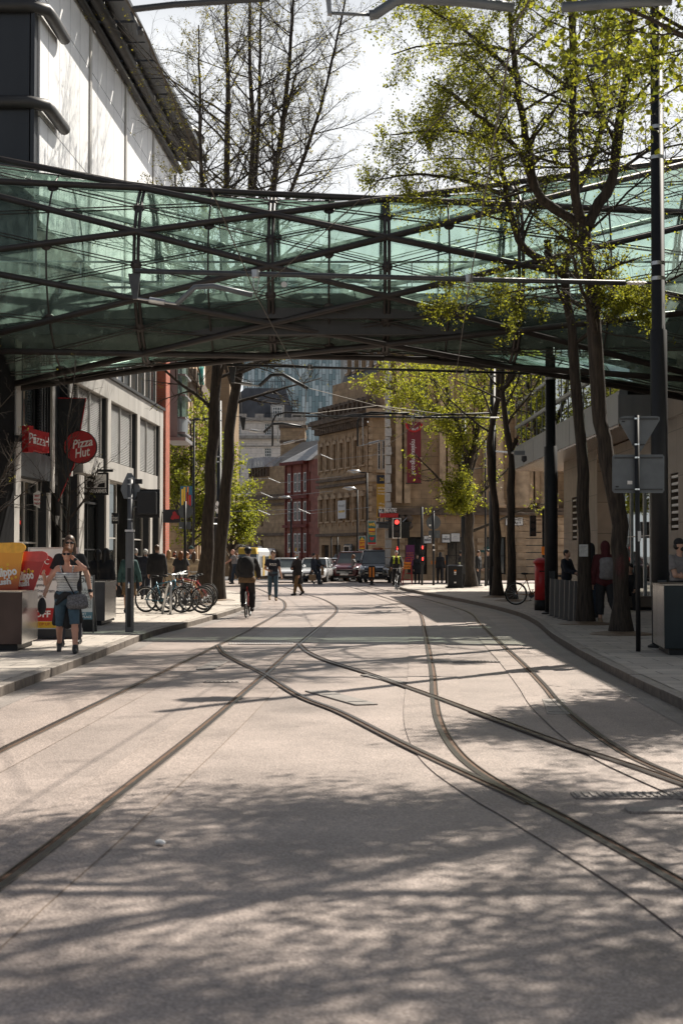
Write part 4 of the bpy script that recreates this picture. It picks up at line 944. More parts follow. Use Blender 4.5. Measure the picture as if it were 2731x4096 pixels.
def tubes(C, Rr, k):
    B, N, _ = C.shape; T = np.gradient(C, axis=1); T = unit(T)
    ref = np.where(np.abs(T[:, :1, 2:3]) > .9, np.array([1., 0, 0]), np.array([0, 0, 1.])); ref = np.broadcast_to(ref, C.shape)
    e1 = unit(np.cross(T, ref)); e2 = np.cross(e1, T); a = 2 * np.pi * np.arange(k) / k
    V = C[:, :, None] + (e1[:, :, None] * np.cos(a)[:, None] + e2[:, :, None] * np.sin(a)[:, None]) * Rr[:, :, None, None]
    b, i, j = np.meshgrid(np.arange(B), np.arange(N - 1), np.arange(k), indexing='ij'); j2 = (j + 1) % k; base = b * N * k
    Fc = np.stack([base + i * k + j, base + i * k + j2, base + (i + 1) * k + j2, base + (i + 1) * k + j], -1).reshape(-1, 4)
    return V.reshape(-1, 3), Fc
def merge(L):
    V = []; Fc = []; o = 0
    for v, f in L: V.append(v); Fc.append(f + o); o += len(v)
    return np.concatenate(V), np.concatenate(Fc)
def leaves(C, n, size, rng, spread, t0=.25, keep=None):
    B, N, _ = C.shape; b = rng.integers(0, B, n); f = (t0 + (1 - t0) * rng.random(n)) * (N - 1); i0 = np.minimum(f.astype(int), N - 2); fr = (f - i0)[:, None]
    p = C[b, i0] * (1 - fr) + C[b, i0 + 1] * fr + rng.normal(size=(n, 3)) * spread
    if keep is not None: p = p[keep(p)]
    p = np.repeat(p[:max(1, len(p) // 4)], 4, 0) + rng.normal(size=(max(1, len(p) // 4) * 4, 3)) * size * .75
    n = len(p); d = unit(rng.normal(size=(n, 3)) + np.array([0, 0, -.4])); q = unit(np.cross(d, rng.normal(size=(n, 3)))); nn = np.cross(d, q)
    s = (size * rng.uniform(.45, 1.45, n))[:, None]
    V = np.stack([p, p + d * s * .5 + q * s * .36 + nn * s * .12, p + d * s, p + d * s * .5 - q * s * .36 + nn * s * .12], 1).reshape(-1, 3)
    k = np.arange(n)[:, None] * 4
    Fc = np.concatenate([k + np.array([0, 1, 2]), k + np.array([0, 2, 3])], 1).reshape(-1, 3)
    return V, Fc
M_leafA = leaf_mat('spring_leaf_yellow_green', (.138, .156, .027), .7)
M_leafB = leaf_mat('bud_leaf_olive', (.12, .115, .02), .5)
M_leafC = leaf_mat('spring_leaf_fresh_green', (.132, .154, .026), .62)
M_soil = road_mat('tree_pit_gravel', (.17, .12, .08), sp=.5, stain=.3)
def tree(name, label, group, base, leaders, levels, leaf, seed, side=10, pit=True, zmin=0):
    """leaders: (points, r0, r1); levels: list of (per, t0, t1, angle, lenf, N, up, wig, rs[, lmax]); leaf: (n, size, spread, material[, keep])"""
    rng = np.random.default_rng(seed)
    t = thing(name, label, 'tree', tuple(base), 0, group)
    LP_, LR_ = [], []
    grow_from = []
    for ld in leaders:
        pts, r0, r1 = ld[:3]; grow_from.append(len(ld) < 4)
        C = resample(pts, 24); rr = np.linspace(r0, r1, 24)
        C[1:-1] += rng.normal(size=(22, 3)) * r0 * .10; rr = rr * (1 + rng.normal(size=24) * .05)
        LP_.append(C); LR_.append(rr)
    C = np.stack(LP_); Rr = np.stack(LR_)
    tr = Rr.copy(); tr[0, 0] *= 1.55; tr[0, 1] *= 1.16
    V, Fc = tubes(C, tr, side); C, Rr = C[grow_from], Rr[grow_from]; mesh_obj('trunk', V, Fc, M_bark, t, None, True)
    acc = []; lastC = None
    for li, lv in enumerate(levels):
        C, Rr = grow(C, Rr, *lv[:9], rng, *(lv[9:10] or (99,)))
        if zmin: ok = C[:, :, 2].min(1) > zmin; C, Rr = C[ok], Rr[ok]
        acc.append(tubes(C, Rr, 6 if li == 0 else (4 if li == 1 else 3))); lastC = C if lastC is None or li < len(levels) else lastC
    V, Fc = merge(acc); mesh_obj('branches', V, Fc, M_bark, t, None, False)
    if leaf:
        V, Fc = leaves(C, leaf[0], leaf[1], rng, leaf[2], .1, leaf[4] if len(leaf) > 4 else None); mesh_obj('crown', V, Fc, leaf[3], t)
    if pit:
        m1 = MB(); z = base[2]; m1.lathe((base[0], base[1], z - .02), [(.62, 0.02), (.55, .045), (.35, .075), (.16, .09)], 18); m1.build('gravel_pit', M_soil, t, True)
    return t
GR = 'leafy street trees on the right pavement'
# tree A (trunk behind, with stub) and tree B (the big fork) on the right
base = G(2339, 2496, PV); bB = G(2483, 2537, PV)
up_crown = lambda p: (p[:, 2] > 5.0)
tree('street_tree', 'spring tree on the right pavement with a paper notice pinned to its trunk', GR, base,
     [([base, P(2335, 2200, 31), P(2330, 1900, 31), P(2310, 1620, 31), px2(1060, 1500, 31), px2(1015, 1290, 31), px2(1060, 1080, 31), px2(1075, 850, 31), px2(1060, 500, 31), px2(1050, 100, 31), px2(1045, -250, 31)], .15, .04),
      ([px2(760, 900, 30.2), px2(560, 830, 29.6), px2(350, 800, 29), px2(160, 830, 28.6)], .05, .012), ([px2(700, 640, 30), px2(470, 600, 29.4), px2(220, 620, 28.8)], .045, .012), ([px2(1060, 420, 31), px2(800, 240, 30), px2(450, 200, 29), px2(230, 250, 28.4)], .05, .012),
      ([px2(1030, 1270, 31), px2(950, 1210, 30.7), px2(820, 1120, 30.5), px2(760, 900, 30.2), px2(700, 640, 30), px2(560, 470, 29.6), px2(430, 380, 29)], .10, .025),
      ([px2(1010, 1240, 31), px2(960, 1230, 30.9), px2(945, 1140, 30.8), px2(945, 1105, 30.8)], .10, .085, False), ([px2(1040, 1310, 31), px2(860, 1330, 30.4), px2(680, 1360, 29.8), px2(520, 1430, 29.3)], .035, .01),
      ([px2(1070, 900, 31), px2(1180, 640, 31.4), px2(1215, 300, 31.6), px2(1230, -100, 31.6)], .08, .03)],
     [(17, .22, .98, 64, .46, 9, -.005, .12, .42, 4.6), (12, .1, 1, 52, .5, 6, -.02, .18, .5), (11, .05, 1, 52, .6, 4, -.03, .25, .55)], (27000, .05, .08, M_leafA, up_crown), 11, zmin=5.7)
tree('street_tree', 'large forked spring tree with pink paint on its trunk beside the sign post', GR, bB,
     [([bB, P(2480, 2300, 27), P(2470, 2050, 27), P(2425, 1820, 27), P(2385, 1560, 27), px2(1160, 1500, 27), px2(1130, 1230, 27), px2(1115, 1040, 27)], .165, .125),
      ([px2(1115, 1050, 27), px2(1050, 1000, 27), px2(900, 890, 26.8), px2(850, 650, 26.6), px2(800, 350, 26.4), px2(770, 50, 26.2), px2(745, -250, 26)], .105, .025),
      ([px2(800, 350, 26.4), px2(620, 180, 25.8), px2(430, 60, 25.2), px2(300, -40, 25)], .045, .012),
      ([px2(1125, 1040, 27), px2(1170, 960, 27), px2(1240, 830, 27), px2(1275, 560, 27), px2(1310, 300, 27), px2(1340, 0, 27), px2(1360, -250, 27)], .12, .035),
      ([px2(1115, 1030, 27), px2(1075, 900, 26.6), px2(1060, 600, 26.3), px2(1065, 250, 26), px2(1060, -200, 25.6)], .10, .03),
      ([px2(880, 870, 26.8), px2(820, 700, 26.4), px2(700, 590, 25.8), px2(560, 480, 25.2), px2(470, 400, 24.8)], .06, .02), ([px2(1150, 1440, 27), px2(1260, 1370, 26.4), px2(1420, 1420, 25.8)], .035, .01)],
     [(17, .2, .98, 64, .46, 9, -.005, .12, .42, 4.4), (12, .1, 1, 52, .5, 6, -.02, .18, .5), (11, .05, 1, 52, .6, 4, -.03, .25, .55)], (31000, .048, .08, M_leafA, up_crown), 12, zmin=5.5)
# pink spray paint on the forked tree's trunk, paper notice on the other
m1 = MB(); c = P(2478, 2265, 26.78)
rng = np.random.default_rng(3)
nt_ = thing('paper_notice', 'crumpled white paper notice pinned to the tree trunk', 'notice', P(2332, 2230, 30.7))
m1 = MB(); V = []; Fn = Frame(P(2332, 2202, 30.765), 0)
gx_, gz_ = np.linspace(-.095, .095, 7), np.linspace(-.13, .13, 9)
for zq in gz_:
    for xq in gx_: V.append(Fn.p(xq, zq, .012 + .012 * rng.random() + .3 * (-xq * xq)))
m1.add(V, [(j * 7 + i, j * 7 + i + 1, j * 7 + i + 8, j * 7 + i + 7) for j in range(8) for i in range(6)]); m1.build('sheet', mat('paper', (.62, .62, .60), .8), nt_)
for q in range(6): 
    m1 = MB(); m1.fbox(Fn, -.07, .06 - .03 * (q % 3), .085 - .028 * q, .09 - .028 * q, .028, .03); m1.build('text_line', M_grey, nt_)
M_spray, t_, b_ = node_mat('pink_spray'); b_.inputs['Base Color'].default_value = (.16, .04, .045, 1); b_.inputs['Roughness'].default_value = .9
tc = t_.nodes.new('ShaderNodeTexCoord'); no = t_.nodes.new('ShaderNodeTexNoise'); no.inputs['Scale'].default_value = 16; no.inputs['Detail'].default_value = 5; gr = t_.nodes.new('ShaderNodeVectorMath'); gr.operation = 'MULTIPLY'; gr.inputs[1].default_value = (9, 9, 3.6); ln = t_.nodes.new('ShaderNodeVectorMath'); ln.operation = 'LENGTH'
t_.links.new(tc.outputs['Object'], no.inputs[0]); t_.links.new(tc.outputs['Object'], gr.inputs[0]); t_.links.new(gr.outputs[0], ln.inputs[0]); mm = t_.nodes.new('ShaderNodeMath'); mm.operation = 'SUBTRACT'; mm.inputs[0].default_value = 1.12; t_.links.new(ln.outputs['Value'], mm.inputs[1]); m3 = t_.nodes.new('ShaderNodeMath'); m3.operation = 'MULTIPLY'; m3.use_clamp = True; t_.links.new(mm.outputs[0], m3.inputs[0]); t_.links.new(no.outputs[0], m3.inputs[1]); t_.links.new(m3.outputs[0], b_.inputs['Alpha'])
sp_ = thing('paint_mark', 'blurred pink spray paint mark on the forked tree trunk', 'paint', c, 0)
V = []
for j in range(9):
    for i in range(6):
        an = (i / 5 - .5) * 1.1 * math.sin(math.pi * (j + .7) / 9.4); V.append((c.x + .2 * math.sin(an) * 1, c.y + .2 - .205 * math.cos(an) - .012, c.z + (j / 8 - .5) * .5))
m1 = MB(); m1.add(V, [(j * 6 + i, j * 6 + i + 1, j * 6 + i + 7, j * 6 + i + 6) for j in range(8) for i in range(5)]); m1.build('spray', M_spray, sp_, True)
# near trees whose crowns hang into the top right corner
tree('street_tree', 'near tree outside the frame whose blurred bright leaves hang into the top right corner', GR, (6.0, 13.6, PV),
     [([(6.0, 13.6, PV), (5.95, 13.6, 3), (5.8, 13.7, 6), (5.6, 13.8, 9), (5.4, 13.9, 11.5)], .17, .05), ([(5.9, 13.6, 5), (4.9, 13.4, 6.6), (4.0, 13.3, 7.6), (3.1, 13.2, 8.4)], .07, .02),
      ([(5.8, 13.7, 6), (4.9, 12.9, 7.6), (3.4, 12.2, 9.2), (1.6, 11.6, 10.6)], .07, .02), ([(5.8, 13.7, 6), (6.4, 14.9, 8), (6.8, 16, 10)], .08, .03), ([(5.95, 13.6, 4.3), (4.6, 13.3, 5.7), (3.3, 13, 6.35), (2.1, 12.8, 6.8)], .05, .012), ([(5.9, 13.6, 5), (4.6, 13.6, 6.2), (3.4, 13.7, 6.7), (2.6, 13.8, 7.3)], .05, .012)],
     [(11, .3, .98, 60, .5, 8, .0, .14, .45, 3.0), (8, .2, 1, 52, .45, 6, -.02, .2, .5), (6, .1, 1, 52, .5, 4, -.03, .25, .55)], (44000, .064, .2, M_leafC, lambda p: (p[:, 2] > 5.6) & (((p[:, 2] - 1.62) / np.maximum(p[:, 1], 1) > .40) | (p[:, 0] / np.maximum(p[:, 1], 1) > .25) | ((np.random.default_rng(5).random(len(p)) < .3) & ((p[:, 2] - 1.62) / np.maximum(p[:, 1], 1) > .285))) & ((p[:, 0] / np.maximum(p[:, 1], 1) > .143) | ((p[:, 2] - 1.62) / np.maximum(p[:, 1], 1) > .40))), 13)
tree('street_tree', 'tall leafy tree just right of the frame shading the right kerb', GR, (8.4, 20.6, PV),
     [([(8.4, 20.6, PV), (8.4, 20.6, 4), (8.3, 20.5, 7), (8.2, 20.4, 10)], .18, .05), ([(8.3, 20.6, 4.4), (7.6, 20.0, 6.5), (7.0, 19.4, 8.6)], .08, .02), ([(8.3, 20.6, 5.0), (9.0, 21.2, 7.5), (9.4, 21.6, 9)], .08, .02)],
     [(13, .3, .98, 60, .45, 8, .0, .14, .45, 2.6), (8, .2, 1, 52, .45, 6, -.02, .2, .5), (6, .1, 1, 52, .5, 4, -.03, .25, .55)], (70000, .085, .25, M_leafC, lambda p: p[:, 2] > 5.2), 14)
tree('street_tree', 'tree outside the lower right of the frame shading the foreground road', GR, (6.3, 11.0, PV),
     [([(6.3, 11.0, PV), (6.2, 11.0, 4), (6.0, 11.1, 8), (5.8, 11.2, 11)], .16, .05), ([(6.2, 11.0, 4.6), (5.0, 10.8, 6.6), (3.6, 10.6, 8)], .07, .02), ([(6.2, 11.0, 5), (7.0, 11.6, 7.5), (7.4, 12, 10)], .08, .02), ([(6.2, 11.0, 4.6), (5.0, 9.8, 6.4), (3.8, 9.2, 7.6)], .07, .02)],
     [(13, .3, .98, 60, .5, 8, .0, .14, .45, 3.2), (8, .2, 1, 52, .45, 6, -.02, .2, .5), (6, .1, 1, 52, .5, 4, -.03, .25, .55)], (12000, .08, .25, M_leafC, lambda p: (p[:, 2] > 4.8) & ((p[:, 0] / np.maximum(p[:, 1], .5) > .25) | ((p[:, 2] - 1.62) / np.maximum(p[:, 1], .5) > .42))), 18)
# trees further along the right pavement
c0, d0_ = G(1990, 2389, PV), G(2046, 2404, PV)
lv = [(13, .45, .98, 58, .42, 7, .02, .14, .42, 3.0), (8, .2, 1, 50, .45, 5, 0, .2, .5), (6, .15, 1, 50, .5, 4, -.02, .25, .6)]
tree('street_tree', 'left trunk of a close pair of street trees beyond the footbridge', GR, c0, [([c0, P(1984, 2100, 50.8), P(1957, 1780, 50.8), P(1990, 1578, 50.8), P(1996, 1380, 50.8), P(2010, 1000, 50.8)], .16, .05), ([P(1985, 1600, 50.8), P(2050, 1480, 50.5), P(2085, 1300, 50)], .09, .03)], lv, (9000, .085, .1, M_leafA, lambda p: p[:, 2] > 6.8), 15)
tree('street_tree', 'right trunk of a close pair of street trees, forked by a cut stub', GR, d0_, [([d0_, P(2043, 2100, 46.6), P(2043, 1816, 46.6), P(2020, 1697, 46.6), P(2007, 1500, 46.6), P(2030, 1200, 46.6), P(2040, 950, 46.6)], .15, .04), ([P(2044, 1800, 46.6), P(2058, 1770, 46.5), P(2063, 1758, 46.4)], .07, .06), ([P(2010, 1560, 46.6), P(2060, 1490, 46.2), P(2105, 1350, 46)], .08, .03)], lv, (7000, .08, .1, M_leafA, lambda p: p[:, 2] > 6.6), 16)
e0 = G(1883, 2350, PV)
tree('street_tree', 'full spring tree with hanging lower branches in front of the exchange building', GR, e0,
     [([e0, P(1876, 2100, 66), P(1872, 1900, 66), P(1850, 1760, 66), P(1800, 1620, 66), P(1770, 1480, 66)], .26, .07), ([P(1872, 1880, 66), P(1900, 1760, 66), P(1930, 1600, 66), P(1940, 1450, 66)], .16, .05),
      ([P(1872, 1930, 66), P(1840, 1870, 65.8), P(1800, 1740, 65.5), P(1770, 1660, 65)], .1, .03), ([P(1850, 1760, 66), P(1740, 1640, 65), P(1640, 1590, 64), P(1520, 1540, 63)], .1, .03), ([P(1872, 1950, 66), P(1845, 1930, 65), P(1842, 2000, 64.6), P(1835, 2040, 64.4)], .05, .02)],
     [(14, .25, .99, 60, .5, 8, .02, .14, .42, 4.2), (8, .2, 1, 50, .45, 5, 0, .2, .5), (7, .15, 1, 50, .5, 4, -.04, .25, .6)], (19000, .105, .14, M_leafA, lambda p: p[:, 2] > 3.6), 17)
# two bare trees left of the tracks
GL = 'bare budding trees on the left pavement'
f0, g0 = G(805, 2418, PV), G(868, 2402, PV)
bare = [(34, .3, .99, 54, .34, 10, .025, .08, .38, 4.8), (14, .1, 1, 42, .45, 7, .01, .12, .5), (9, .15, 1, 40, .45, 5, .0, .2, .6)]
tree('bare_tree', 'left of two leaning dark trunks, a bare budding tree behind the bicycles', GL, f0,
     [([f0, P(830, 2150, 42.9), P(850, 1800, 42.9), P(868, 1462, 43), P(890, 1100, 43), P(908, 700, 43), P(909, 300, 43), P(905, -150, 43)], .22, .035), ([P(880, 1250, 43), P(830, 950, 42.5), P(806, 700, 42), P(800, 400, 42), P(795, 100, 42)], .1, .02),
      ([P(868, 1462, 43), P(780, 1200, 41.5), P(720, 900, 40.5), P(700, 700, 40)], .1, .02)], bare, (9000, .05, .05, M_leafB, lambda p: p[:, 2] > 6), 21)
tree('bare_tree', 'right of two leaning dark trunks, a bare budding tree with several upright leaders', GL, g0,
     [([g0, P(885, 2150, 47), P(905, 1950, 47), P(918, 1720, 47), P(957, 1500, 47), P(980, 1250, 47), P(1003, 800, 47), P(1005, 300, 47), P(1000, -150, 47)], .22, .035), ([P(975, 1300, 47), P(1060, 950, 47), P(1110, 640, 47), P(1150, 330, 47), P(1180, -100, 47)], .15, .04),
      ([P(960, 1480, 47), P(1010, 1462, 46.5), P(1060, 1440, 46), P(1130, 1380, 45.6), P(1200, 1200, 45)], .14, .03), ([P(1030, 1050, 47), P(1180, 720, 46), P(1290, 400, 45.4), P(1380, 0, 45)], .08, .03), ([P(1000, 900, 47), P(1030, 600, 48), P(1040, 200, 48.5), P(1045, -100, 48.5)], .09, .03)], bare, (11000, .05, .05, M_leafB, lambda p: p[:, 2] > 6), 22)
# green trees past the red brick pier
lv2 = [(16, .15, .99, 58, .5, 7, .03, .14, .42, 3.0), (8, .2, 1, 48, .45, 5, 0, .2, .5), (7, .15, 1, 50, .5, 4, -.02, .25, .6)]
h0 = P(760, 2330, 78); h0.z = PV; i0_ = P(925, 2330, 86); i0_.z = PV
GB = 'bright green trees beyond the junction on the left'
tree('green_tree', 'bright yellow green tree behind the colourful banner on the left', GB, h0, [([h0, h0 + Vector((0, 0, 3)), h0 + Vector((.1, 0, 6)), h0 + Vector((0, 0, 9))], .2, .04), ([h0 + Vector((0, 0, 2.2)), h0 + Vector((-1, 0, 5)), h0 + Vector((-1.5, 0, 7.6))], .12, .03), ([h0 + Vector((0, 0, 2.2)), h0 + Vector((.9, 0, 4.5)), h0 + Vector((1.3, 0, 7))], .12, .03)], lv2, (17000, .14, .2, M_leafC, lambda p: p[:, 2] > 2.2), 31, pit=False)
tree('green_tree', 'rounded hornbeam tree with upswept twigs right of the leaning trunks', GB, i0_, [([i0_, i0_ + Vector((0, 0, 2.5)), i0_ + Vector((.1, 0, 4.2)), i0_ + Vector((0, 0, 6.2))], .15, .03), ([i0_ + Vector((0, 0, 1.6)), i0_ + Vector((.6, 0, 3.2)), i0_ + Vector((.7, 0, 4.4))], .1, .02), ([i0_ + Vector((0, 0, 1.6)), i0_ + Vector((-.6, 0, 3.2)), i0_ + Vector((-.9, 0, 5.0))], .1, .02)], lv2, (15000, .12, .16, M_leafC, lambda p: p[:, 2] > 2.4), 32, pit=False)
# bare saplings by the planters
lv3 = [(22, .3, .99, 45, .34, 8, .05, .1, .5, 1.7), (7, .15, 1, 42, .42, 5, .02, .16, .6), (4, .2, 1, 40, .4, 4, .02, .2, .7)]
s0 = G(270, 2500, PV); s0 = Vector((-5.75, 30.0, PV))
tree('bare_sapling', 'thin bare sapling standing behind the walking couple', GL, s0, [([s0, P(272, 2150, 30), P(280, 1950, 30), P(268, 1750, 30), P(292, 1560, 30), P(305, 1440, 30)], .034, .009), ([P(275, 2080, 30), P(350, 1980, 29.8), P(400, 1850, 29.6)], .03, .008)], lv3, (60, .03, .02, M_leafB), 41, 8)
s1 = Vector((-6.3, 24.2, PV))
tree('bare_sapling', 'bare sapling at the left frame edge whose twigs cross the dark shopfront', GL, s1, [([s1, (-6.3, 24.2, 2), (-6.25, 24.2, 4), (-6.2, 24.2, 6)], .05, .012), ([(-6.3, 24.2, 1.8), (-5.9, 24.1, 2.6), (-5.4, 24, 3.7)], .025, .008)], lv3, (60, .03, .02, M_leafB), 42, 8)
# ================================================================== poles, overhead line, street furniture
def pole_mesh(mb, x, y, z0, z1, r0, r1=None, n=16): mb.tube([(x, y, z0), (x, y, z1)], [r0, r1 if r1 else r0], n)
M_signback = mat('sign_back_grey', (.12, .135, .15), .45, .3, .12, 6)
# ---- big black catenary poles
def cat_pole(px, py, h, r, label, lamp=False):
    b_ = G(px, py, PV); t = thing('tram_pole', label, 'pole', tuple(b_), 0, 'tall black tram poles')
    m1 = MB(); m1.lathe(b_, [(r, 0), (r, h * .45), (r * .80, h * .45 + .02), (r * .72, h)], 24); m1.build('pole', M_black, t, True)
    m1 = MB(); m1.lathe(b_, [(r * 1.5, 0), (r * 1.5, .03), (r * 1.06, .06)], 20); m1.build('base_plate', M_black, t)
    for z in (6.0, 6.25, 8.0, 8.5):
        m1 = MB(); m1.lathe(b_ + Vector((0, 0, z)), [(r * (1.03 if z < h * .44 else .84), 0), (r * (1.03 if z < h * .44 else .84), .06)], 20); m1.build('clamp_band', M_steel, t)
    m1 = MB(); m1.fbox(Frame(b_, 0), -.07, .07, .6, 1.1, r - .02, r + .012); m1.build('access_door', M_dark, t)
    return t, b_
p1, B1 = cat_pole(2640, 2590, 11.5, .138, 'massive black tram pole at the right beside the steel planter, carrying a street lamp')
p2, B2_ = cat_pole(2204, 2456, 9.5, .17, 'thick black tram pole under the bridge between the post box and the metal bollards')
p3, B3 = cat_pole(1972, 2386, 8.5, .15, 'black tram pole tucked against the left trunk of the close pair of trees')
p4, B4 = cat_pole(1856, 2346, 8.5, .15, 'black tram pole tucked against the full spring tree beside the litter bin')
p5, B5 = cat_pole(876, 2345, 9.0, .155, 'black tram pole between the two leaning trunks, carrying the white 20 diamond')
p0 = thing('tram_pole', 'black tram pole standing just outside the right frame edge', 'pole', (7.6, 11.5, PV), 0, 'tall black tram poles')
m1 = MB(); m1.lathe((7.6, 11.5, PV), [(.16, 0), (.14, 6.6)], 20); m1.build('pole', M_black, p0, True)
# lamp on the near pole
m1 = MB(); l = P(2440, 240, 23.0); m1.tube([(B1.x, B1.y, l.z - .05), (B1.x - .5, B1.y - .05, l.z + .02), (l.x + .15, 23.0, l.z + .03)], .035, 8); m1.build('lamp_arm', M_dark, p1, True)
lh = MB(); lh.lathe_s((l.x, 23.0, l.z - .06), [(.02, 1.0), (.45, .92), (.8, .6), (.97, .2), (1, 0)], .40, .30, .2, 20, 0); lh.lathe_s((l.x, 23.0, l.z - .06), [(1, 0), (.7, -.12), (.02, -.16)], .40, .30, .2, 20, 0)
lh.build('lamp_head', M_signback, p1, True)
# ---- cross-span arms with registration gear
M_wire = mat('contact_wire', (.10, .085, .07), .5, .6)
def cross_arm(Y, xl, zl, xr, zr, label, regs):
    t = thing('catenary_arm', label, 'overhead line', (xr, Y, zr), 0, 'horizontal tubes holding the tram wires')
    m1 = MB(); m1.tube([(xl, Y, zl), (xr - .5, Y, zr)], .042 if Y < 30 else .032, 10); m1.build('tube', M_dark, t, True)
    m1 = MB()
    for q in range(4): m1.lathe_s((xr - .42 + .07 * q, Y, zr), [(.4, -1), (1, 0), (.4, 1)], .075, .075, .03, 12, 0)
    m1.build('insulator', M_white, t)
    m1 = MB(); m1.tube([(xr - .5, Y, zr), (xr, Y, zr)], .025, 6); m1.build('stub', M_dark, t)
    for x in regs:
        k = (x - xl) / (xr - xl); z = zl + (zr - zl) * k
        m1 = MB(); m1.tube([(x - .05, Y, z), (x, Y, 5.9), (x + .08, Y, z)], .012, 5); m1.build('hanger', M_steel, t)
        m1 = MB(); m1.lathe((x, Y, z - .06), [(.07, 0), (.07, .12)], 10); m1.build('clamp', M_steel, t)
    x = regs[0]
    zz_ = zl - .05
    m1 = MB(); m1.prism(Frame((x - 2.0, Y, zz_), 0), [(-.1, 0), (.1, 0), (.05, -.42), (-.02, -.42)], -.04, .04); m1.build('bracket', M_dark, t)
    m1 = MB(); m1.tube([(x - 2.0, Y, zz_ - .4), (x - 1.3, Y, zz_ - .5)], .02, 6); m1.tube([(x - 1.75, Y, zz_ - .43), (x - 1.5, Y, zz_ - .47)], .05, 8); m1.build('insulated_rod', M_steel, t)
    m1 = MB(); m1.tube([(x - 1.3, Y, zz_ - .5), (x - 1.0, Y, zz_ - .22), (x - .7, Y, zz_ - .2), (x - .05, Y, 5.92)], .045, 8); m1.build('registration_arm', M_signback if Y < 30 else M_dark, t, True)
    return t
cross_arm(23.4, P(541, 1084, 23.4).x, P(541, 1084, 23.4).z, B1.x, P(2600, 1132, 23.4).z, 'long grey tube across the street in front of the bridge glazing', [P(1024, 0, 23.4).x, P(1872, 0, 23.4).x])
cross_arm(36.6, P(908, 1459, 36.6).x, P(908, 1459, 36.6).z, B2_.x, P(2190, 1494, 36.6).z, 'dark tube across the street just below the bridge', [P(1240, 0, 36.6).x, P(1860, 0, 36.6).x])
cross_arm(47.5, P(1171, 1664, 47.5).x, P(1171, 1664, 47.5).z, B3.x - .1, P(1965, 1671, 47.5).z, 'more distant tube across the street in front of the palazzo cornice', [P(1212, 0, 47.5).x, P(1648, 0, 47.5).x])
t = thing('catenary_arm', 'nearest tube across the street, only its bent arms hanging into the top of the frame', 'overhead line', (7.6, 11.5, 6.4), 0, 'horizontal tubes holding the tram wires')
Q = lambda x, y, Y=11.5: P(x * 1.7417, y * 1.7417, Y)
m1 = MB(); m1.tube([Q(620, -70), (7.6, 11.5, 6.42)], .05, 10); m1.build('tube', M_dark, t, True)
m1 = MB(); m1.tube([Q(620, -4), Q(395, 11), Q(309, 21), Q(302, 27)], .028, 8); m1.tube([Q(302, 27), Q(312, 50), Q(322, 76)], .012, 6); m1.build('registration_arm', M_dark, t, True)
m1 = MB(); m1.tube([Q(322, 62), Q(322, 72), Q(322, 82)], [.02, .03, .02], 8); m1.build('wire_clamp', M_dark, t)
m1 = MB(); m1.prism(Frame((0, 11.5, 0), 0), [(Q(x, y).x, Q(x, y).z) for x, y in ((752, 34), (762, 34), (757, -60), (742, -60))], -.03, .03); m1.build('bracket', M_grey, t)
m1 = MB(); m1.tube([Q(757, 30), Q(848, 34)], .014, 6); m1.tube([Q(848, 35), Q(862, 33), Q(905, 4), Q(930, -4), Q(1060, 3), Q(1180, 17)], .045, 8); m1.tube([Q(1290, 17), Q(1400, 8), Q(1540, 0)], .045, 8); m1.build('bent_arm', M_signback, t, True)
def wire(name, label, pts, r=.009, m=None, grp='tram wires above the tracks'):
    m1 = MB(); m1.tube(pts, r, 5); o = m1.build(name, m or M_wire, None, False, tuple(pts[0])); tag(o, label, 'wire', grp); return o
cl = [(-2.3, -2, 5.92), (-2.0, 6, 5.92), (-1.62, 11.6, 5.93), (-1.40, 23.4, 5.9), (-.9, 36.6, 5.9), (-1.25, 47.5, 5.9), (-2.2, 58, 5.9), (-4.2, 72, 5.9), (-7, 90, 5.7)]
crr = [(2.9, -2, 5.92), (1.9, 6, 5.92), (1.4, 11.5, 5.92), (2.08, 23.4, 5.9), (2.9, 36.6, 5.9), (2.35, 47.5, 5.9), (1.4, 60, 5.9), (-.4, 80, 5.8), (-2, 95, 5.7)]
wire('contact_wire', 'tram contact wire above the left track, rising across the bridge glass', [Vector(p) for p in cl])
wire('contact_wire', 'tram contact wire above the right track, running through the tree crown', [Vector(p) for p in crr])
wire('span_wire', 'thin diagonal pull-off wire from the grey tube up into the tree', [Vector((-1.40, 23.4, 5.95)), P(1450, 790, 20), P(1760, 470, 18), P(2240, 60, 15)], .008)
wire('span_wire', 'thin diagonal wire from the bridge into the right hand branches', [P(1365, 905, 30), P(1660, 625, 27), P(2000, 280, 24), P(2250, 30, 22)], .008)
wire('span_wire', 'thin sagging guy wire below the bridge left of the glass tower', [P(640 + 248, 1653, 67), P(1060, 1690, 62), P(1300, 1722, 58)], .012)
wire('span_wire', 'thin horizontal feeder wire high above the junction', [P(1240, 1655, 50), P(1510, 1622, 52), P(1760, 1655, 58)], .01)
wire('span_wire', 'long slanting wire above the junction ending at the palazzo cornice', [P(1235, 1553, 46), P(1520, 1626, 60), P(1850, 1700, 66)], .012)
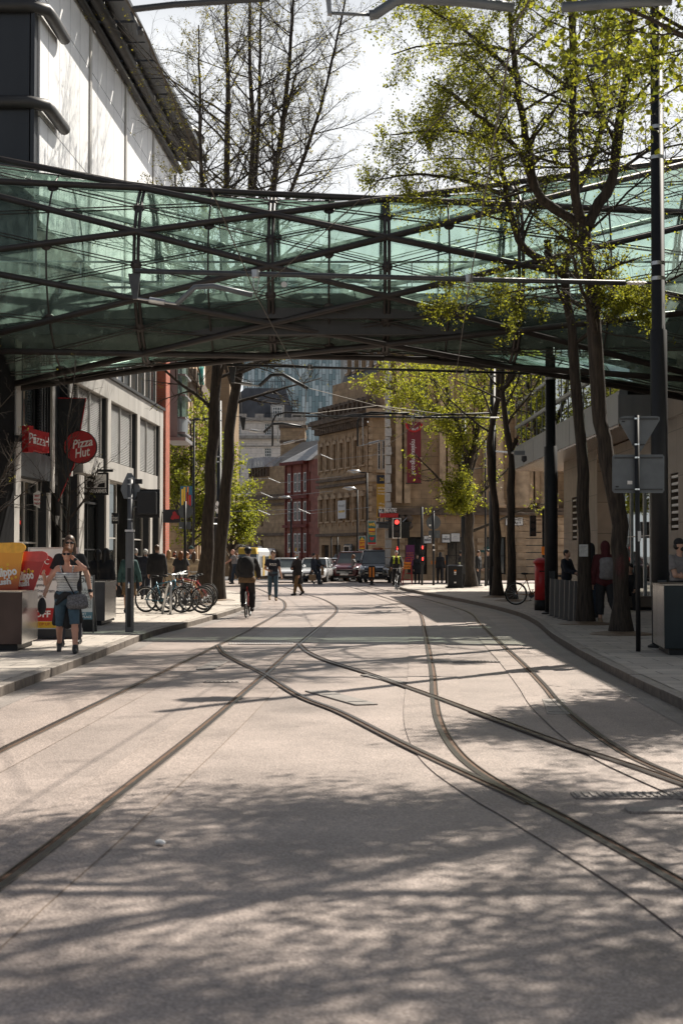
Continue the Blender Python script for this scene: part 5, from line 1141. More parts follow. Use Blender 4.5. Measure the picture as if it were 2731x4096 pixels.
# hanging loops of junction gear
def hanger_gear(px, py, Y, s, label):
    c = P(px, py, Y); t = thing('wire_hanger', label, 'overhead line', tuple(c), 0, 'insulated wire hangers over the junction')
    m1 = MB(); m1.tube([c + Vector((0, 0, 0)), c + Vector((0, 0, .9)), c + Vector((.12, 0, 1.15)), c + Vector((.5, 0, 1.25)), c + Vector((1.6, 0, 1.2)), c + Vector((2.3, 0, 1.02)), c + Vector((2.9, 0, 1.15)), c + Vector((s, 0, 1.22))], .035, 8); m1.build('curved_arm', M_black, t, True)
    m1 = MB(); m1.tube([c, c + Vector((1.2, 0, .28))], .02, 6); m1.tube([c + Vector((.4, 0, .09)), c + Vector((.8, 0, .19))], .045, 8); m1.build('insulator_rod', M_steel, t)
    m1 = MB(); m1.tube([c + Vector((.2, 0, 0)), c + Vector((.18, 0, 1.1))], .02, 6); m1.build('drop_rod', M_steel, t)
hanger_gear(1090, 1785, 52, 5.0, 'curved black hanger arm in front of the white stone building')
hanger_gear(1430, 1785, 52, 5.2, 'curved black hanger arm in front of the palazzo upper windows')
for px, py, lb in ((1120, 1932, 'small angled wire fitting in front of the terracotta roof'), (1090, 1990, 'small angled wire fitting near the brown stone corner'), (1330, 1838, 'small angled wire fitting before the palazzo balustrade'), (1080, 2060, 'lowest small wire fitting before the brown stone front'), (1240, 2055, 'small wire fitting before the palazzo lower windows')):
    c = P(px, py, 75); t = thing('wire_fitting', lb, 'overhead line', tuple(c), 0, 'small pull-off fittings on the tram wires')
    m1 = MB(); m1.tube([c, c + Vector((-.6, 0, .25)), c + Vector((-.62, 0, .33))], .022, 5); m1.build('arm', M_steel, t)
    m1 = MB(); m1.tube([c + Vector((-3.5, 0, .12)), c + Vector((-.6, 0, .25)), c, c + Vector((3.2, 0, .35))], .008, 4); m1.build('wire', M_steel, t)
# ---- generic posts with sign backs
def sign_post(px, py, top_py, r, label, cat='sign post', group=None):
    b_ = G(px, py, PV); h = (P(px, top_py, b_.y).z - PV); t = thing('sign_post', label, cat, tuple(b_), 0, group)
    m1 = MB(); m1.tube([b_, b_ + Vector((0, 0, h))], r, 12); m1.build('post', M_black, t, True); return t, b_
t, b_ = sign_post(2551, 2606, 1661, .038, 'slim post with grey backs of a triangular and a rectangular sign')
Fs = Frame((0, b_.y + .06, 0), 0)
def pf(px, py): q = P(px, py, b_.y + .06); return q.x, q.z
tri = [(2478, 1671), (2492, 1664), (2622, 1664), (2636, 1668), (2637, 1680), (2568, 1795), (2551, 1818), (2536, 1795), (2474, 1686)]
m1 = MB(); m1.prism(Fs, [pf(*q) for q in reversed(tri)], -.01, .0); m1.build('triangle_back', M_signback, t)
rr_ = [(2447, 1826), (2455, 1818), (2648, 1818), (2655, 1826), (2655, 1962), (2648, 1972), (2455, 1972), (2447, 1962)]
m1 = MB(); m1.prism(Fs, [pf(*q) for q in reversed(rr_)], -.01, .0); m1.build('rectangle_back', M_signback, t)
for py, xx in ((1676, (2476, 2630)), (1779, (2525, 2577)), (1831, (2455, 2647)), (1958, (2455, 2647))):
    m1 = MB(); a, z = pf(xx[0], py); a2, _ = pf(xx[1], py); m1.fbox(Fs, a, a2, z - .012, z + .012, .001, .018); m1.build('rail', M_dark, t)
    m1 = MB(); m1.lathe((b_.x, b_.y, z - .012), [(.044, 0), (.044, .024)], 14); m1.build('clip', M_chrome, t)
for px, py, w_, h_, m_ in ((2491, 1686, .05, .02, M_black), (2466, 1947, .05, .02, M_black), (2517, 1930, .075, .055, M_white)):
    m1 = MB(); a, z = pf(px, py); m1.fbox(Fs, a - w_ / 2, a + w_ / 2, z - h_ / 2, z + h_ / 2, .001, .003); m1.build('sticker', m_, t)
m1 = MB(); b2 = P(2552, 2140, b_.y); m1.box(b2.x - .02, b2.x + .03, b_.y - .041, b_.y - .038, b2.z - .1, b2.z + .06); m1.build('sticker', M_steel, t)
# left signal pole with backs of signal and triangle
t, b_ = sign_post(519, 2528, 1912, .055, 'grey traffic signal pole on the left kerb with sign back and black signal')
t.name = 'traffic_signal'; WM[t.name] = Matrix.Translation(b_); t['category'] = 'traffic light'
M_post = mat('signal_post_grey', (.085, .09, .097), .5, .1, .12, 4); t.children[0].data.materials[0] = M_post
m1 = MB(); z0 = b_.z; m1.box(b_.x - .075, b_.x + .075, b_.y - .08, b_.y + .08, z0, z0 + 1.95); m1.build('cabinet', M_post, t, bevel=.01)
m1 = MB(); m1.box(b_.x - .085, b_.x + .085, b_.y - .09, b_.y + .09, z0 + 1.96, z0 + 2.0); m1.build('collar', M_steel, t)
m1 = MB(); m1.box(b_.x - .035, b_.x + .035, b_.y - .088, b_.y - .081, z0 + .1, z0 + 1.25); m1.build('door', M_black, t)
m1 = MB(); m1.lathe((b_.x, b_.y - .11, z0 + .86), [(.02, 0), (.02, .09), (.008, .12)], 8); m1.build('padlock', M_chrome, t)
Fs = Frame((0, b_.y + .08, 0), 0)
pts = [(510, 1892), (527, 1892), (560, 1945), (562, 1960), (540, 1995), (497, 1995), (484, 1960), (486, 1945)]
m1 = MB(); m1.prism(Fs, [(P(x, y, b_.y + .08).x, P(x, y, b_.y + .08).z) for x, y in reversed(pts)], -.012, 0); m1.build('sign_back', M_signback, t)
q0, q1 = P(551, 2058, b_.y), P(628, 1968, b_.y)
m1 = MB(); m1.box(q0.x, q1.x, b_.y - .12, b_.y + .12, q0.z, q1.z); m1.build('signal_head', M_black, t, bevel=.015)
m1 = MB(); m1.box(q0.x - .06, q1.x + .04, b_.y + .125, b_.y + .145, q0.z - .06, q1.z + .06); m1.build('backing_board', M_black, t)
m1 = MB()
for z in (q0.z + .15, q1.z - .15): m1.tube([(b_.x, b_.y, z), (q0.x, b_.y, z)], .02, 6)
m1.build('bracket', M_dark, t)
q = P(557, 1926, b_.y); m1 = MB(); m1.box(q.x - .07, q.x + .06, b_.y - .06, b_.y + .06, q.z - .045, q.z + .045); m1.build('detector', M_black, t)
for py in (1918, 1940, 1995, 2080): 
    z = P(519, py, b_.y).z; m1 = MB(); m1.lathe((b_.x, b_.y, z), [(.06, 0), (.06, .025)], 14); m1.build('clip', M_steel, t)
# pole with round sign back near the bank sign
t, b_ = sign_post(740, 2400, 2005, .045, 'black post with grey round and rectangular sign backs before the green tree')
Fs = Frame((0, b_.y + .07, 0), 0); c = P(743, 2045, b_.y + .07)
m1 = MB(); m1.disc(Fs, c.x, c.z, .24, -.012, 0, 28); m1.build('round_back', M_signback, t)
q0, q1 = P(716, 2115, b_.y + .07), P(764, 2087, b_.y + .07); m1 = MB(); m1.fbox(Fs, q0.x, q1.x, q0.z, q1.z, -.012, 0); m1.build('rectangle_back', M_signback, t)
m1 = MB(); m1.fbox(Fs, q0.x + .02, q0.x + .1, q0.z + .02, q0.z + .05, .001, .003); m1.build('sticker', M_white, t)
# bank sign
M_navy = mat('dark_navy_sign', (.014, .014, .022), .4)
Fk = Frame((0, 56.4, 0), 0)
t, a0, a1, b0, b1 = board('bank_sign', 'dark projecting bank sign with red interlocking arrows emblem on the red brick pier', 'sign', Fk, 652, 2038, 722, 2091, M_navy, 0, .1)
cx_, cz_ = (a0 + a1) / 2 + .13, (b0 + b1) / 2
M_em = mat('emblem_red', (.36, .02, .03), .5)
for k in range(3):
    m1 = MB(); an = R(90 + 120 * k); c = (cx_ + .1 * math.cos(an), cz_ + .1 * math.sin(an))
    e = lambda r, d: (c[0] + r * math.cos(an + d), c[1] + r * math.sin(an + d))
    m1.prism(Fk, [e(.1, R(d)) for d in (0, 60, 120, 180, 250)], .002, .012 + .002 * k); m1.build('emblem', M_em, t)
m1 = MB(); m1.box(a0 - .25, a0, 56.44, 56.48, b1 - .15, b1 - .1); m1.build('bracket', M_black, t)
# colourful lamp post banner
bt = thing('lamp_post', 'slim black lamp post with floodlight arms and a colourful banner on the left', 'lamp post', P(782, 2330, 70) * 1, 0)
x = P(782, 0, 70).x; zt = P(782, 1676, 70).z
m1 = MB(); m1.tube([(x, 70, PV), (x, 70, zt)], [.07, .05], 10); m1.build('post', M_black, bt, True)
m1 = MB(); m1.tube([(P(738, 0, 70).x, 70, zt - .05), (P(828, 0, 70).x, 70, zt - .05)], .035, 6); m1.build('arm', M_black, bt)
for px in (742, 786, 824):
    m1 = MB(); q = P(px, 1676, 70); m1.box(q.x - .14, q.x + .14, 69.9, 70.1, q.z - .03, q.z + .06); m1.build('floodlight', M_dark, bt)
Fb_ = Frame((0, 69.9, 0), 0); q0, q1 = P(722, 2024, 69.9), P(770, 1944, 69.9)
m1 = MB(); m1.fbox(Fb_, q0.x, q1.x, q0.z, q1.z, -.02, 0); bn = m1.build('banner', mat('banner_blue', (.03, .12, .19), .7), bt)
for x0, x1, z1, m_ in ((.05, .14, .85, M_yellow), (.16, .25, .95, M_yellow), (.30, .38, .7, M_red), (.42, .53, .55, M_red), (.34, .40, .96, M_orange)):
    m1 = MB(); m1.fbox(Fb_, q0.x + x0, q0.x + x1, q0.z, q0.z + (q1.z - q0.z) * z1, .002, .006); m1.build('stripe', m_, bn)
# 20 diamond, signal box on the tram pole
Fd = Frame((0, B5.y - .2, 0), 0); c = P(870, 2029, B5.y - .2)
dm = thing('speed_sign', 'white diamond sign reading 20 on the tram pole', 'sign', tuple(c))
m1 = MB(); m1.prism(Fd, [(c.x, c.z - .32), (c.x + .21, c.z), (c.x, c.z + .32), (c.x - .21, c.z)], -.015, 0); m1.build('plate', M_white, dm)
m1 = MB(); m1.prism(Fd, [(c.x, c.z - .35), (c.x + .235, c.z), (c.x, c.z + .35), (c.x - .235, c.z)], -.03, -.016); m1.build('border', M_black, dm)
text('20', Fd, c.x, c.z, .003, .22, M_black, dm, .26, bold=.006)
ts = thing('tram_signal', 'black tram signal with a row of white lamps between the leaning trunks', 'signal', P(858, 2100, B5.y - .25))
q0, q1 = P(845, 2113, B5.y - .25), P(879, 2073, B5.y - .25)
m1 = MB(); m1.box(q0.x, q1.x, B5.y - .3, B5.y - .16, q0.z, q1.z); m1.build('housing', M_black, ts)
M_lampw = mat('white_lamp', (1, .95, .85), .4, emit=2.5)
for k in range(5): 
    m1 = MB(); m1.disc(Frame((0, B5.y - .301, 0), 0), q0.x + .09 + .057 * k, (q0.z + q1.z) / 2 - .02, .022, 0, .006, 10); m1.build('lamp', M_lampw, ts)
for dz in (0.0, .0):
    pass
m1 = MB(); m1.box(q0.x - .03, q1.x + .03, B5.y - .4, B5.y - .16, q1.z + .01, q1.z + .04); m1.box(q0.x - .03, q1.x + .03, B5.y - .3, B5.y - .16, q0.z - .06, q0.z - .02); m1.build('visor', M_steel, ts)
# yellow information panel and litter bin between the trunks
t = thing('information_post', 'tall black post with orange panels glimpsed between the leaning trunks', 'information sign', P(850, 2330, 66))
q = P(851, 2330, 66); m1 = MB(); m1.box(q.x - .16, q.x + .16, 66, 66.14, PV, 3.0); m1.build('post', M_black, t)
m1 = MB(); m1.box(q.x - .06, q.x + .06, 65.98, 65.997, 1.9, 2.35); m1.build('orange_panel', M_orange, t); m1 = MB(); m1.box(q.x - .06, q.x + .06, 65.98, 65.997, 1.35, 1.6); m1.build('orange_panel', M_orange, t)
t = thing('litter_bin', 'black litter bin with rose emblem and orange poster between the two leaning trunks', 'bin', P(848, 2366, 58) * 1)
q0, q1 = P(832, 2362, 58), P(868, 2225, 58); x0, x1 = q0.x, q1.x
m1 = MB(); m1.box(x0, x1, 58, 58.5, PV, 1.35); m1.build('body', M_dark, t, bevel=.02)
m1 = MB(); m1.box(x0 - .03, x1 + .03, 57.96, 58.54, 1.53, 1.6); m1.tube([(x0 + .05, 58.25, 1.35), (x0 + .05, 58.25, 1.53)], .03, 6); m1.tube([(x1 - .05, 58.25, 1.35), (x1 - .05, 58.25, 1.53)], .03, 6); m1.build('lid', M_black, t)
F5 = Frame((0, 57.98, 0), 0)
m1 = MB(); m1.fbox(F5, x0 + .02, x1 - .02, .42, .92, 0, .012); m1.build('poster', M_orange, t)
for i, s_ in enumerate(("IT'S WHERE", 'YOU PUT', 'IT THAT', 'COUNTS')): text(s_, F5, (x0 + x1) / 2, .84 - .075 * i, .014, .075, M_black, t, .26, bold=.002)
m1 = MB()
for k in range(5): a = R(90 + 72 * k); m1.disc(F5, (x0 + x1) / 2 + .05 * math.cos(a), 1.18 + .05 * math.sin(a), .035, 0, .01 + .001 * k, 10)
m1.build('rose_emblem', M_white, t)
# ---- right pavement litter bin, post box, bollards
t = thing('litter_bin', 'square black litter bin with a takeaway cup on top beside the full spring tree', 'bin', G(1818, 2350, PV))
q = G(1818, 2352, PV); w_ = .42
m1 = MB(); m1.box(q.x - w_ * .95, q.x + w_ * .9, q.y - .3, q.y + .5, PV, PV + .07); m1.build('plinth', M_black, t)
m1 = MB(); m1.box(q.x - .32, q.x + .34, q.y - .22, q.y + .42, PV + .07, 1.12); m1.build('body', M_black, t, bevel=.02)
m1 = MB(); m1.hexa([(q.x - .35, q.y - .25, 1.13), (q.x + .37, q.y - .25, 1.13), (q.x + .37, q.y + .45, 1.13), (q.x - .35, q.y + .45, 1.13), (q.x - .2, q.y - .1, 1.19), (q.x + .25, q.y - .1, 1.19), (q.x + .25, q.y + .3, 1.19), (q.x - .2, q.y + .3, 1.19)]); m1.build('lid', M_dark, t)
for z, m_, s_ in ((.92, M_orange, .05), (.84, M_white, .045), (.76, M_steel, .045), (.38, M_white, .045)):
    m1 = MB(); m1.box(q.x - s_, q.x + s_, q.y - .228, q.y - .223, z - .035, z + .03); m1.build('sticker', m_, t)
cp = MB(); c = Vector((q.x + .22, q.y + .1, 1.175)); cp.lathe(c, [(.035, 0), (.045, .12), (.047, .125)], 12)
tag(cp.build('takeaway_cup', mat('cup_cream', (.6, .62, .35), .6), None, True, tuple(c)), 'pale takeaway cup left on top of the square black litter bin', 'cup')
q = G(2165, 2441, PV); t = thing('post_box', 'red cylindrical pillar post box beside the thick black pole', 'post box', tuple(q))
m1 = MB(); m1.lathe(q, [(.2, 0), (.2, .28)], 24); m1.build('base', M_black, t, True)
m1 = MB(); m1.lathe(q, [(.19, .281), (.19, 1.27)], 24); m1.build('body', M_red, t, True)
m1 = MB(); m1.lathe(q, [(.22, 1.272), (.235, 1.31), (.22, 1.35), (.12, 1.42), (.02, 1.44)], 24); m1.build('cap', M_red, t, True)
m1 = MB(); m1.box(q.x - .08, q.x + .08, q.y - .2, q.y - .185, 1.17 + PV * 0, 1.2); m1.build('slot', M_black, t)
M_bol = mat('bollard_steel', (.16, .155, .15), .5, .6, .2, 4, streak=True)
bollard = None
for k in range(6):
    q = G(2213 + 19.5 * k, 2464 + 5 * k, PV)
    if bollard is None:
        t = thing('bollard', 'x', 'bollard', tuple(q), 0, 'row of flat steel bollards on the right pavement')
        m1 = MB(); m1.hexa([(q.x - .11, q.y - .04, PV), (q.x + .05, q.y - .04, PV), (q.x + .05, q.y + .04, PV), (q.x - .11, q.y + .04, PV), (q.x - .085, q.y - .04, PV + .93), (q.x + .075, q.y - .04, PV + .90), (q.x + .075, q.y + .04, PV + .90), (q.x - .085, q.y + .04, PV + .93)]); m1.build('body', M_bol, t, bevel=.008)
        m1 = MB(); m1.box(q.x - .15, q.x + .09, q.y - .08, q.y + .08, PV, PV + .012); m1.build('foot', M_dark, t); bollard = t
    else: t = copy_tree(bollard); t.location = q
    t['label'] = ('flat steel bollard nearest the thick black pole', 'second flat steel bollard from the thick black pole', 'third flat steel bollard from the thick black pole', 'fourth flat steel bollard, two before the paper notice tree', 'fifth flat steel bollard, last one fully seen before the tree', 'flat steel bollard half hidden by the paper notice tree')[k]
# small table behind the bollards
q = G(2240, 2440, PV); q.x += .1; q.y += 2; t = thing('cafe_table', 'dark high table behind the flat bollards', 'table', tuple(q))
m1 = MB(); m1.box(q.x - .35, q.x + .3, q.y - .3, q.y + .3, 1.0, 1.05); m1.build('table_top', M_dark, t); m1 = MB(); m1.tube([q, q + Vector((0, 0, .88))], .03, 8); m1.build('leg', M_dark, t)
# ---- planters
M_pl = mat('planter_steel', (.36, .35, .34), .2, .95, .35, 2.2, streak=True)
M_pld = mat('planter_dark_steel', (.06, .06, .066), .35, .6, .3, 2)
def planter(corner, w_, d_, h, ang, label, m_front=M_pld):
    t = thing('planter', label, 'planter', tuple(corner), ang, 'brushed steel planter boxes on the pavements')
    m1 = MB(); e = .04
    m1.hexa([(0, 0, .1), (w_, 0, .1), (w_, d_, .1), (0, d_, .1), (0, 0, h), (w_, 0, h), (w_, d_, h), (0, d_, h)])
    for f in range(len(m1.m)): m1.m[f] = 0
    m1.m[2] = 1; m1.m[3] = 0
    m1.build('box', [M_pl, m_front], t, local=True, bevel=.008)
    m1 = MB(); m1.box(.08, w_ - .08, .08, d_ - .08, 0, .1); m1.build('plinth', M_black, t, local=True)
    m1 = MB(); m1.box(.06, w_ - .06, .06, d_ - .06, h - .02, h + .015); m1.build('soil', M_soil, t, local=True)
    m1 = MB(); m1.box(-.012, w_ + .012, -.012, .03, h, h + .012); m1.box(-.012, w_ + .012, d_ - .03, d_ + .012, h, h + .012); m1.box(-.012, .03, .031, d_ - .031, h, h + .012); m1.box(w_ - .03, w_ + .012, .031, d_ - .031, h, h + .012); m1.build('rim', M_pl, t, local=True)
    return t
q = G(85, 2605, PV); planter((q.x - 1.35, q.y, PV), 1.35, 1.55, .92, R(3), 'dark steel planter at the lower left holding the cup shaped ice sign', mat('planter_brown_steel', (.05, .035, .033), .3, .7, .3, 1.5))
q = G(420, 2503, PV); planter((q.x - .62, q.y, PV), .62, 1.9, .93, R(2), 'second steel planter further along behind the pavement sandwich board')
q = G(2655, 2622, PV); planter((q.x, q.y, PV), 1.4, 1.5, 1.05, R(-6), 'tall steel planter at the right frame edge beside the massive pole', mat('planter_teal_black', (.012, .02, .025), .35, .5, .2, 2))
# ---- slush cup sign
def cup(mb_list, F, cx_, zb, h, rb, rt, lean, parent, m_cup, m_liq, words):
    m1 = MB(); m1.prism(F, [(cx_ - rb, zb), (cx_ + rb, zb), (cx_ + rt + lean, zb + h), (cx_ - rt + lean, zb + h)], -.02, 0); m1.build('cup_board', m_cup, parent)
    m1 = MB(); zt = zb + h; m1.prism(F, [(cx_ + lean + (rt + .03) * math.cos(2 * math.pi * k / 24), zt + .10 * math.sin(2 * math.pi * k / 24) + .02 * math.sin(6 * math.pi * k / 24)) for k in range(24)], -.022, .004); m1.build('slush_top', m_liq, parent)
    text(words[0], F, cx_ + .02, zb + h * .42, .006, .19, M_white, parent, rb * 1.75, rot=R(8), bold=.008); text(words[1], F, cx_, zb + h * .20, .006, .13, M_white, parent, rb * 1.2, rot=R(5), bold=.006)
    m1 = MB(); rg = random.Random(int(cx_ * 100))
    for k in range(16): m1.disc(F, cx_ + rg.uniform(-rb, rb) * .95, zb + h * rg.uniform(.28, .62), .022, .001, .004, 8)
    m1.build('fruit_dots', mat('fruit_yellow', (.7, .42, .02), .5), parent)
def grad_mat(name, c0, c1, z0, z1):
    m, t_, b_ = node_mat(name); tc = t_.nodes.new('ShaderNodeTexCoord'); s_ = t_.nodes.new('ShaderNodeSeparateXYZ'); mr = t_.nodes.new('ShaderNodeMapRange'); cr = t_.nodes.new('ShaderNodeValToRGB')
    t_.links.new(tc.outputs['Object'], s_.inputs[0]); t_.links.new(s_.outputs[2], mr.inputs[0]); mr.inputs['From Min'].default_value = z0; mr.inputs['From Max'].default_value = z1
    cr.color_ramp.elements[0].color = (*c0, 1); cr.color_ramp.elements[1].color = (*c1, 1); t_.links.new(mr.outputs[0], cr.inputs[0]); t_.links.new(cr.outputs[0], b_.inputs['Base Color']); b_.inputs['Roughness'].default_value = .35
    return m
q = P(40, 2300, 23.2); t = thing('ice_drink_sign', 'cut-out sign of two slush drink cups standing in the lower left planter', 'sign', (q.x, 23.2, .95))
Fq = Frame((0, 23.2, 0), 0); zb = P(0, 2358, 23.2).z - .02
M_cupo = grad_mat('cup_print_orange', (.38, .02, .015), (.72, .30, .02), .05, .55); M_cupr = mat('cup_print_red', (.38, .02, .02), .35, 0, .1)
cup(None, Fq, P(25, 0, 23.2).x, zb, .70, .26, .36, .0, t, M_cupo, mat('slush_orange', (.75, .38, .03), .3, 0, .2, 8), ('Calippo', 'Slush'))
Fq2 = Frame((0, 23.35, 0), 0); cup(None, Fq2, P(108, 0, 23.35).x, zb, .56, .18, .28, .10, t, M_cupr, mat('slush_red', (.5, .05, .05), .3, 0, .2, 8), ('Calippo', 'Slush'))
# ---- red and white advertising panel
Fa = Frame((0, 25.6, 0), 0); q0, q1 = P(118, 2512, 25.6), P(308, 2196, 25.6)
t = thing('advertising_panel', 'white and red wheeled advertising panel behind the walking couple', 'advertising board', ((q0.x + q1.x) / 2, 25.6, PV))
m1 = MB(); m1.fbox(Fa, q0.x, q1.x, q0.z, q1.z, -.06, 0); m1.build('panel', M_white, t)
m1 = MB()
for a, b_, c, d in ((q0.x - .03, q0.x - .001, q0.z, q1.z), (q1.x + .001, q1.x + .03, q0.z, q1.z), (q0.x - .03, q1.x + .03, q1.z + .001, q1.z + .03)): m1.fbox(Fa, a, b_, c, d, -.07, .01)
m1.build('frame', M_steel, t)
m1 = MB(); zr = P(0, 2432, 25.6).z; zy = P(0, 2485, 25.6).z; m1.fbox(Fa, q0.x, q1.x, zy, zr, .001, .004); m1.build('red_strip', M_red, t)
m1 = MB(); m1.fbox(Fa, q0.x, q1.x, q0.z + .0, zy - .005, .001, .004); m1.build('yellow_strip', M_yellow, t)
m1 = MB(); m1.disc(Fa, P(195, 0, 25.6).x, P(0, 2262, 25.6).z, .19, .001, .005, 28); m1.build('red_disc', M_red, t)
text('PC', Fa, P(195, 0, 25.6).x, P(0, 2248, 25.6).z, .007, .14, M_white, t)
for i, s_ in enumerate(('Special Deals', 'Payment', 'Moneygram', 'Traffic', 'Cash')): text(s_, Fa, P(146, 0, 25.6).x, P(0, 2316 + 24 * i, 25.6).z, .003, .085, M_dark, t, align='LEFT')
text('10 OFF', Fa, P(165, 0, 25.6).x, P(0, 2457, 25.6).z, .006, .16, M_white, t, bold=.005); text('TOP UP', Fa, P(190, 0, 25.6).x, P(0, 2497, 25.6).z, .006, .07, M_red, t)
m1 = MB(); m1.box(q0.x - .05, q1.x + .05, 25.55, 25.95, PV + .02, q0.z - .02); m1.build('base', M_dark, t)
# ---- sandwich board
Fz = Frame((0, 27.6, 0), 0); q0, q1 = P(312, 2478, 27.6), P(372, 2306, 27.6)
t = thing('sandwich_board', 'dark framed pavement sandwich board listing vape flavours beside the second planter', 'sandwich board', ((q0.x + q1.x) / 2, 27.6, PV))
m1 = MB(); m1.fbox(Fz, q0.x, q1.x, q0.z, q1.z, -.02, 0); m1.build('panel', mat('board_pale_blue', (.45, .50, .52), .5), t)
m1 = MB(); e = .03
m1.fbox(Fz, q0.x - e, q0.x - .001, PV, q1.z + e, -.03, .015); m1.fbox(Fz, q1.x + .001, q1.x + e, PV, q1.z + e, -.03, .015); m1.fbox(Fz, q0.x, q1.x, q1.z + .001, q1.z + e, -.03, .015); m1.build('frame', M_dark, t)
m1 = MB(); m1.hexa([(q0.x, 28.1, PV), (q1.x, 28.1, PV), (q1.x, 28.14, PV), (q0.x, 28.14, PV), (q0.x, 27.63, q1.z), (q1.x, 27.63, q1.z), (q1.x, 27.67, q1.z), (q0.x, 27.67, q1.z)]); m1.build('back_panel', M_dark, t)
m1 = MB(); zz_ = P(0, 2448, 27.6).z; m1.fbox(Fz, q0.x, q1.x, q0.z, zz_, .001, .003); m1.build('blue_strip', mat('board_blue', (.06, .16, .22), .5), t)
text('STORE', Fz, q1.x - .01, P(0, 2322, 27.6).z, .004, .13, M_dark, t, align='RIGHT', bold=.003)
for i, s_ in enumerate(('REGULAR', 'SONIC', 'SUB OHM', 'HI CHILL', 'AND JUICE', 'CBD')): text(s_, Fz, q1.x - .02, P(0, 2360 + 13.6 * i, 27.6).z, .004, .075, M_dark, t, align='RIGHT')
text('NEXT', Fz, q1.x - .12, P(0, 2456, 27.6).z, .005, .06, M_white, t, align='RIGHT'); text('PLACE', Fz, q1.x - .02, P(0, 2468, 27.6).z, .005, .06, M_white, t, align='RIGHT')
# ---- shop signs on the left facade
c = P(322, 1788, 40); Fp = Frame((0, 40, 0), 0)
t = thing('round_shop_sign', 'red round illuminated pizza restaurant sign on a tapering grey blade', 'sign', tuple(c))
m1 = MB(); m1.disc(Fp, c.x, c.z, .47, -.12, 0, 40); m1.build('rim', M_black, t); m1 = MB(); m1.disc(Fp, c.x, c.z, .45, .001, .02, 40); m1.build('disc', M_red, t)
text('Pizza', Fp, c.x + .05, c.z + .1, .022, .34, M_white, t, .58, rot=R(10), shear=.3, bold=.006); text('Hut', Fp, c.x + .04, c.z - .17, .022, .36, M_white, t, .44, rot=R(10), shear=.3, bold=.006)
pts = [(233, 1592), (344, 1593), (296, 1863), (233, 2003)]
m1 = MB(); m1.prism(Frame((0, 40.15, 0), 0), [(P(x, y, 40.15).x, P(x, y, 40.15).z) for x, y in reversed(pts)], -.1, 0); m1.build('blade', M_wall_dark, t)
m1 = MB(); A_ = [P(x, y, 40.1) for x, y in ((233, 1592), (345, 1593), (297, 1863), (234, 2005))]; m1.tube(A_, .018, 6); m1.build('red_edge', M_red, t)
t = thing('vertical_letter_sign', 'projecting red block letter sign seen edge-on left of the round red sign', 'sign', P(145, 1760, 34.8))
for i, (px, ch) in enumerate(((112, 'P'), (126, 'i'), (138, 'z'), (150, 'z'), (162, 'a'), (176, 'H'))):
    q = P(px, 1755 + 3 * i, 34.6 + .16 * i); F6 = Frame((0, q.y, 0), R(35)); hgt = .26 if i else .33
    m1 = MB(); m1.fbox(Frame(q, R(62)), -.09, .09, -hgt, hgt * .95, -.1, .1); m1.build('letter_block', M_red, t)
    text(ch, Frame(q, R(62)), 0, 0, .105, .36, M_white, t, .14)
m1 = MB(); m1.fbox(Frame((0, 34.9, 0), 0), P(40, 0, 34.9).x, P(104, 0, 34.9).x, P(0, 1767, 34.9).z, P(0, 1741, 34.9).z, -.05, .05); m1.build('bracket', M_black, t)
Fh = Frame((0, 44.6, 0), 0); q0, q1 = P(335, 1980, 44.6), P(435, 1890, 44.6)
t = thing('hanging_shop_sign', 'black hanging shop sign with white hammer emblem and lettering', 'sign', ((q0.x + q1.x) / 2, 44.6, q0.z))
m1 = MB(); m1.fbox(Fh, q0.x, q1.x, q0.z, q1.z, -.05, 0); m1.build('panel', M_black, t)
m1 = MB(); m1.fbox(Fh, q0.x + .07, q1.x - .07, q0.z + .22, q1.z - .06, .001, .006); m1.build('white_field', M_white, t)
ox, oz = q0.x, q0.z; W6, H6 = q1.x - q0.x, q1.z - q0.z
m1 = MB(); m1.prism(Fh, [(ox + W6 * a, oz + H6 * b_) for a, b_ in ((.15, .34), (.42, .34), (.42, .52), (.28, .66), (.15, .6))], .007, .012); m1.prism(Fh, [(ox + W6 * a, oz + H6 * b_) for a, b_ in ((.55, .34), (.86, .34), (.86, .56), (.62, .5))], .007, .012); m1.prism(Fh, [(ox + W6 * a, oz + H6 * b_) for a, b_ in ((.12, .78), (.45, .66), (.5, .72), (.3, .86))], .007, .012); m1.build('emblem', M_black, t)
text('WARHAMMER', Fh, (q0.x + q1.x) / 2, q0.z + .12, .006, .17, M_white, t, W6 * .88, bold=.003)
m1 = MB(); q = P(453, 1880, 44.6); m1.fbox(Fh, q0.x - .1, q.x, q1.z + .02, q1.z + .1, -.06, .03); m1.build('bracket', M_black, t)
F7 = Frame((0, 37.2, 0), R(10)); c = P(150, 1996, 37.2)
t = thing('window_poster', 'small white and red house shaped poster in the restaurant window', 'poster', tuple(c))
F7 = Frame((0, c.y, 0), 0)
m1 = MB(); m1.prism(F7, [(P(x, y, 37.2).x, P(x, y, 37.2).z) for x, y in ((160, 2033), (163, 1968), (154, 1962), (134, 1975), (136, 2020))], -.01, 0); m1.build('sheet', M_white, t)
text('BEST', F7, c.x, c.z + .08, .003, .06, M_red, t, bold=.002); text('PIZZA', F7, c.x, c.z - .02, .003, .06, M_red, t, bold=.002); text('TREAT', F7, c.x, c.z - .12, .003, .06, M_red, t, bold=.002)
F8 = Frame((0, 47, 0), 0); c = P(460, 2073, 47); t = thing('shop_sign', 'small projecting white lettered shop sign beyond the hanging black sign', 'sign', tuple(c))
m1 = MB(); q0, q1 = P(447, 2095, 47), P(474, 2052, 47); m1.fbox(F8, q0.x, q1.x, q0.z, q1.z, -.06, 0); m1.build('panel', M_black, t); text('Fitness', F8, c.x, c.z, .004, .3, M_white, t, .2, rot=0)
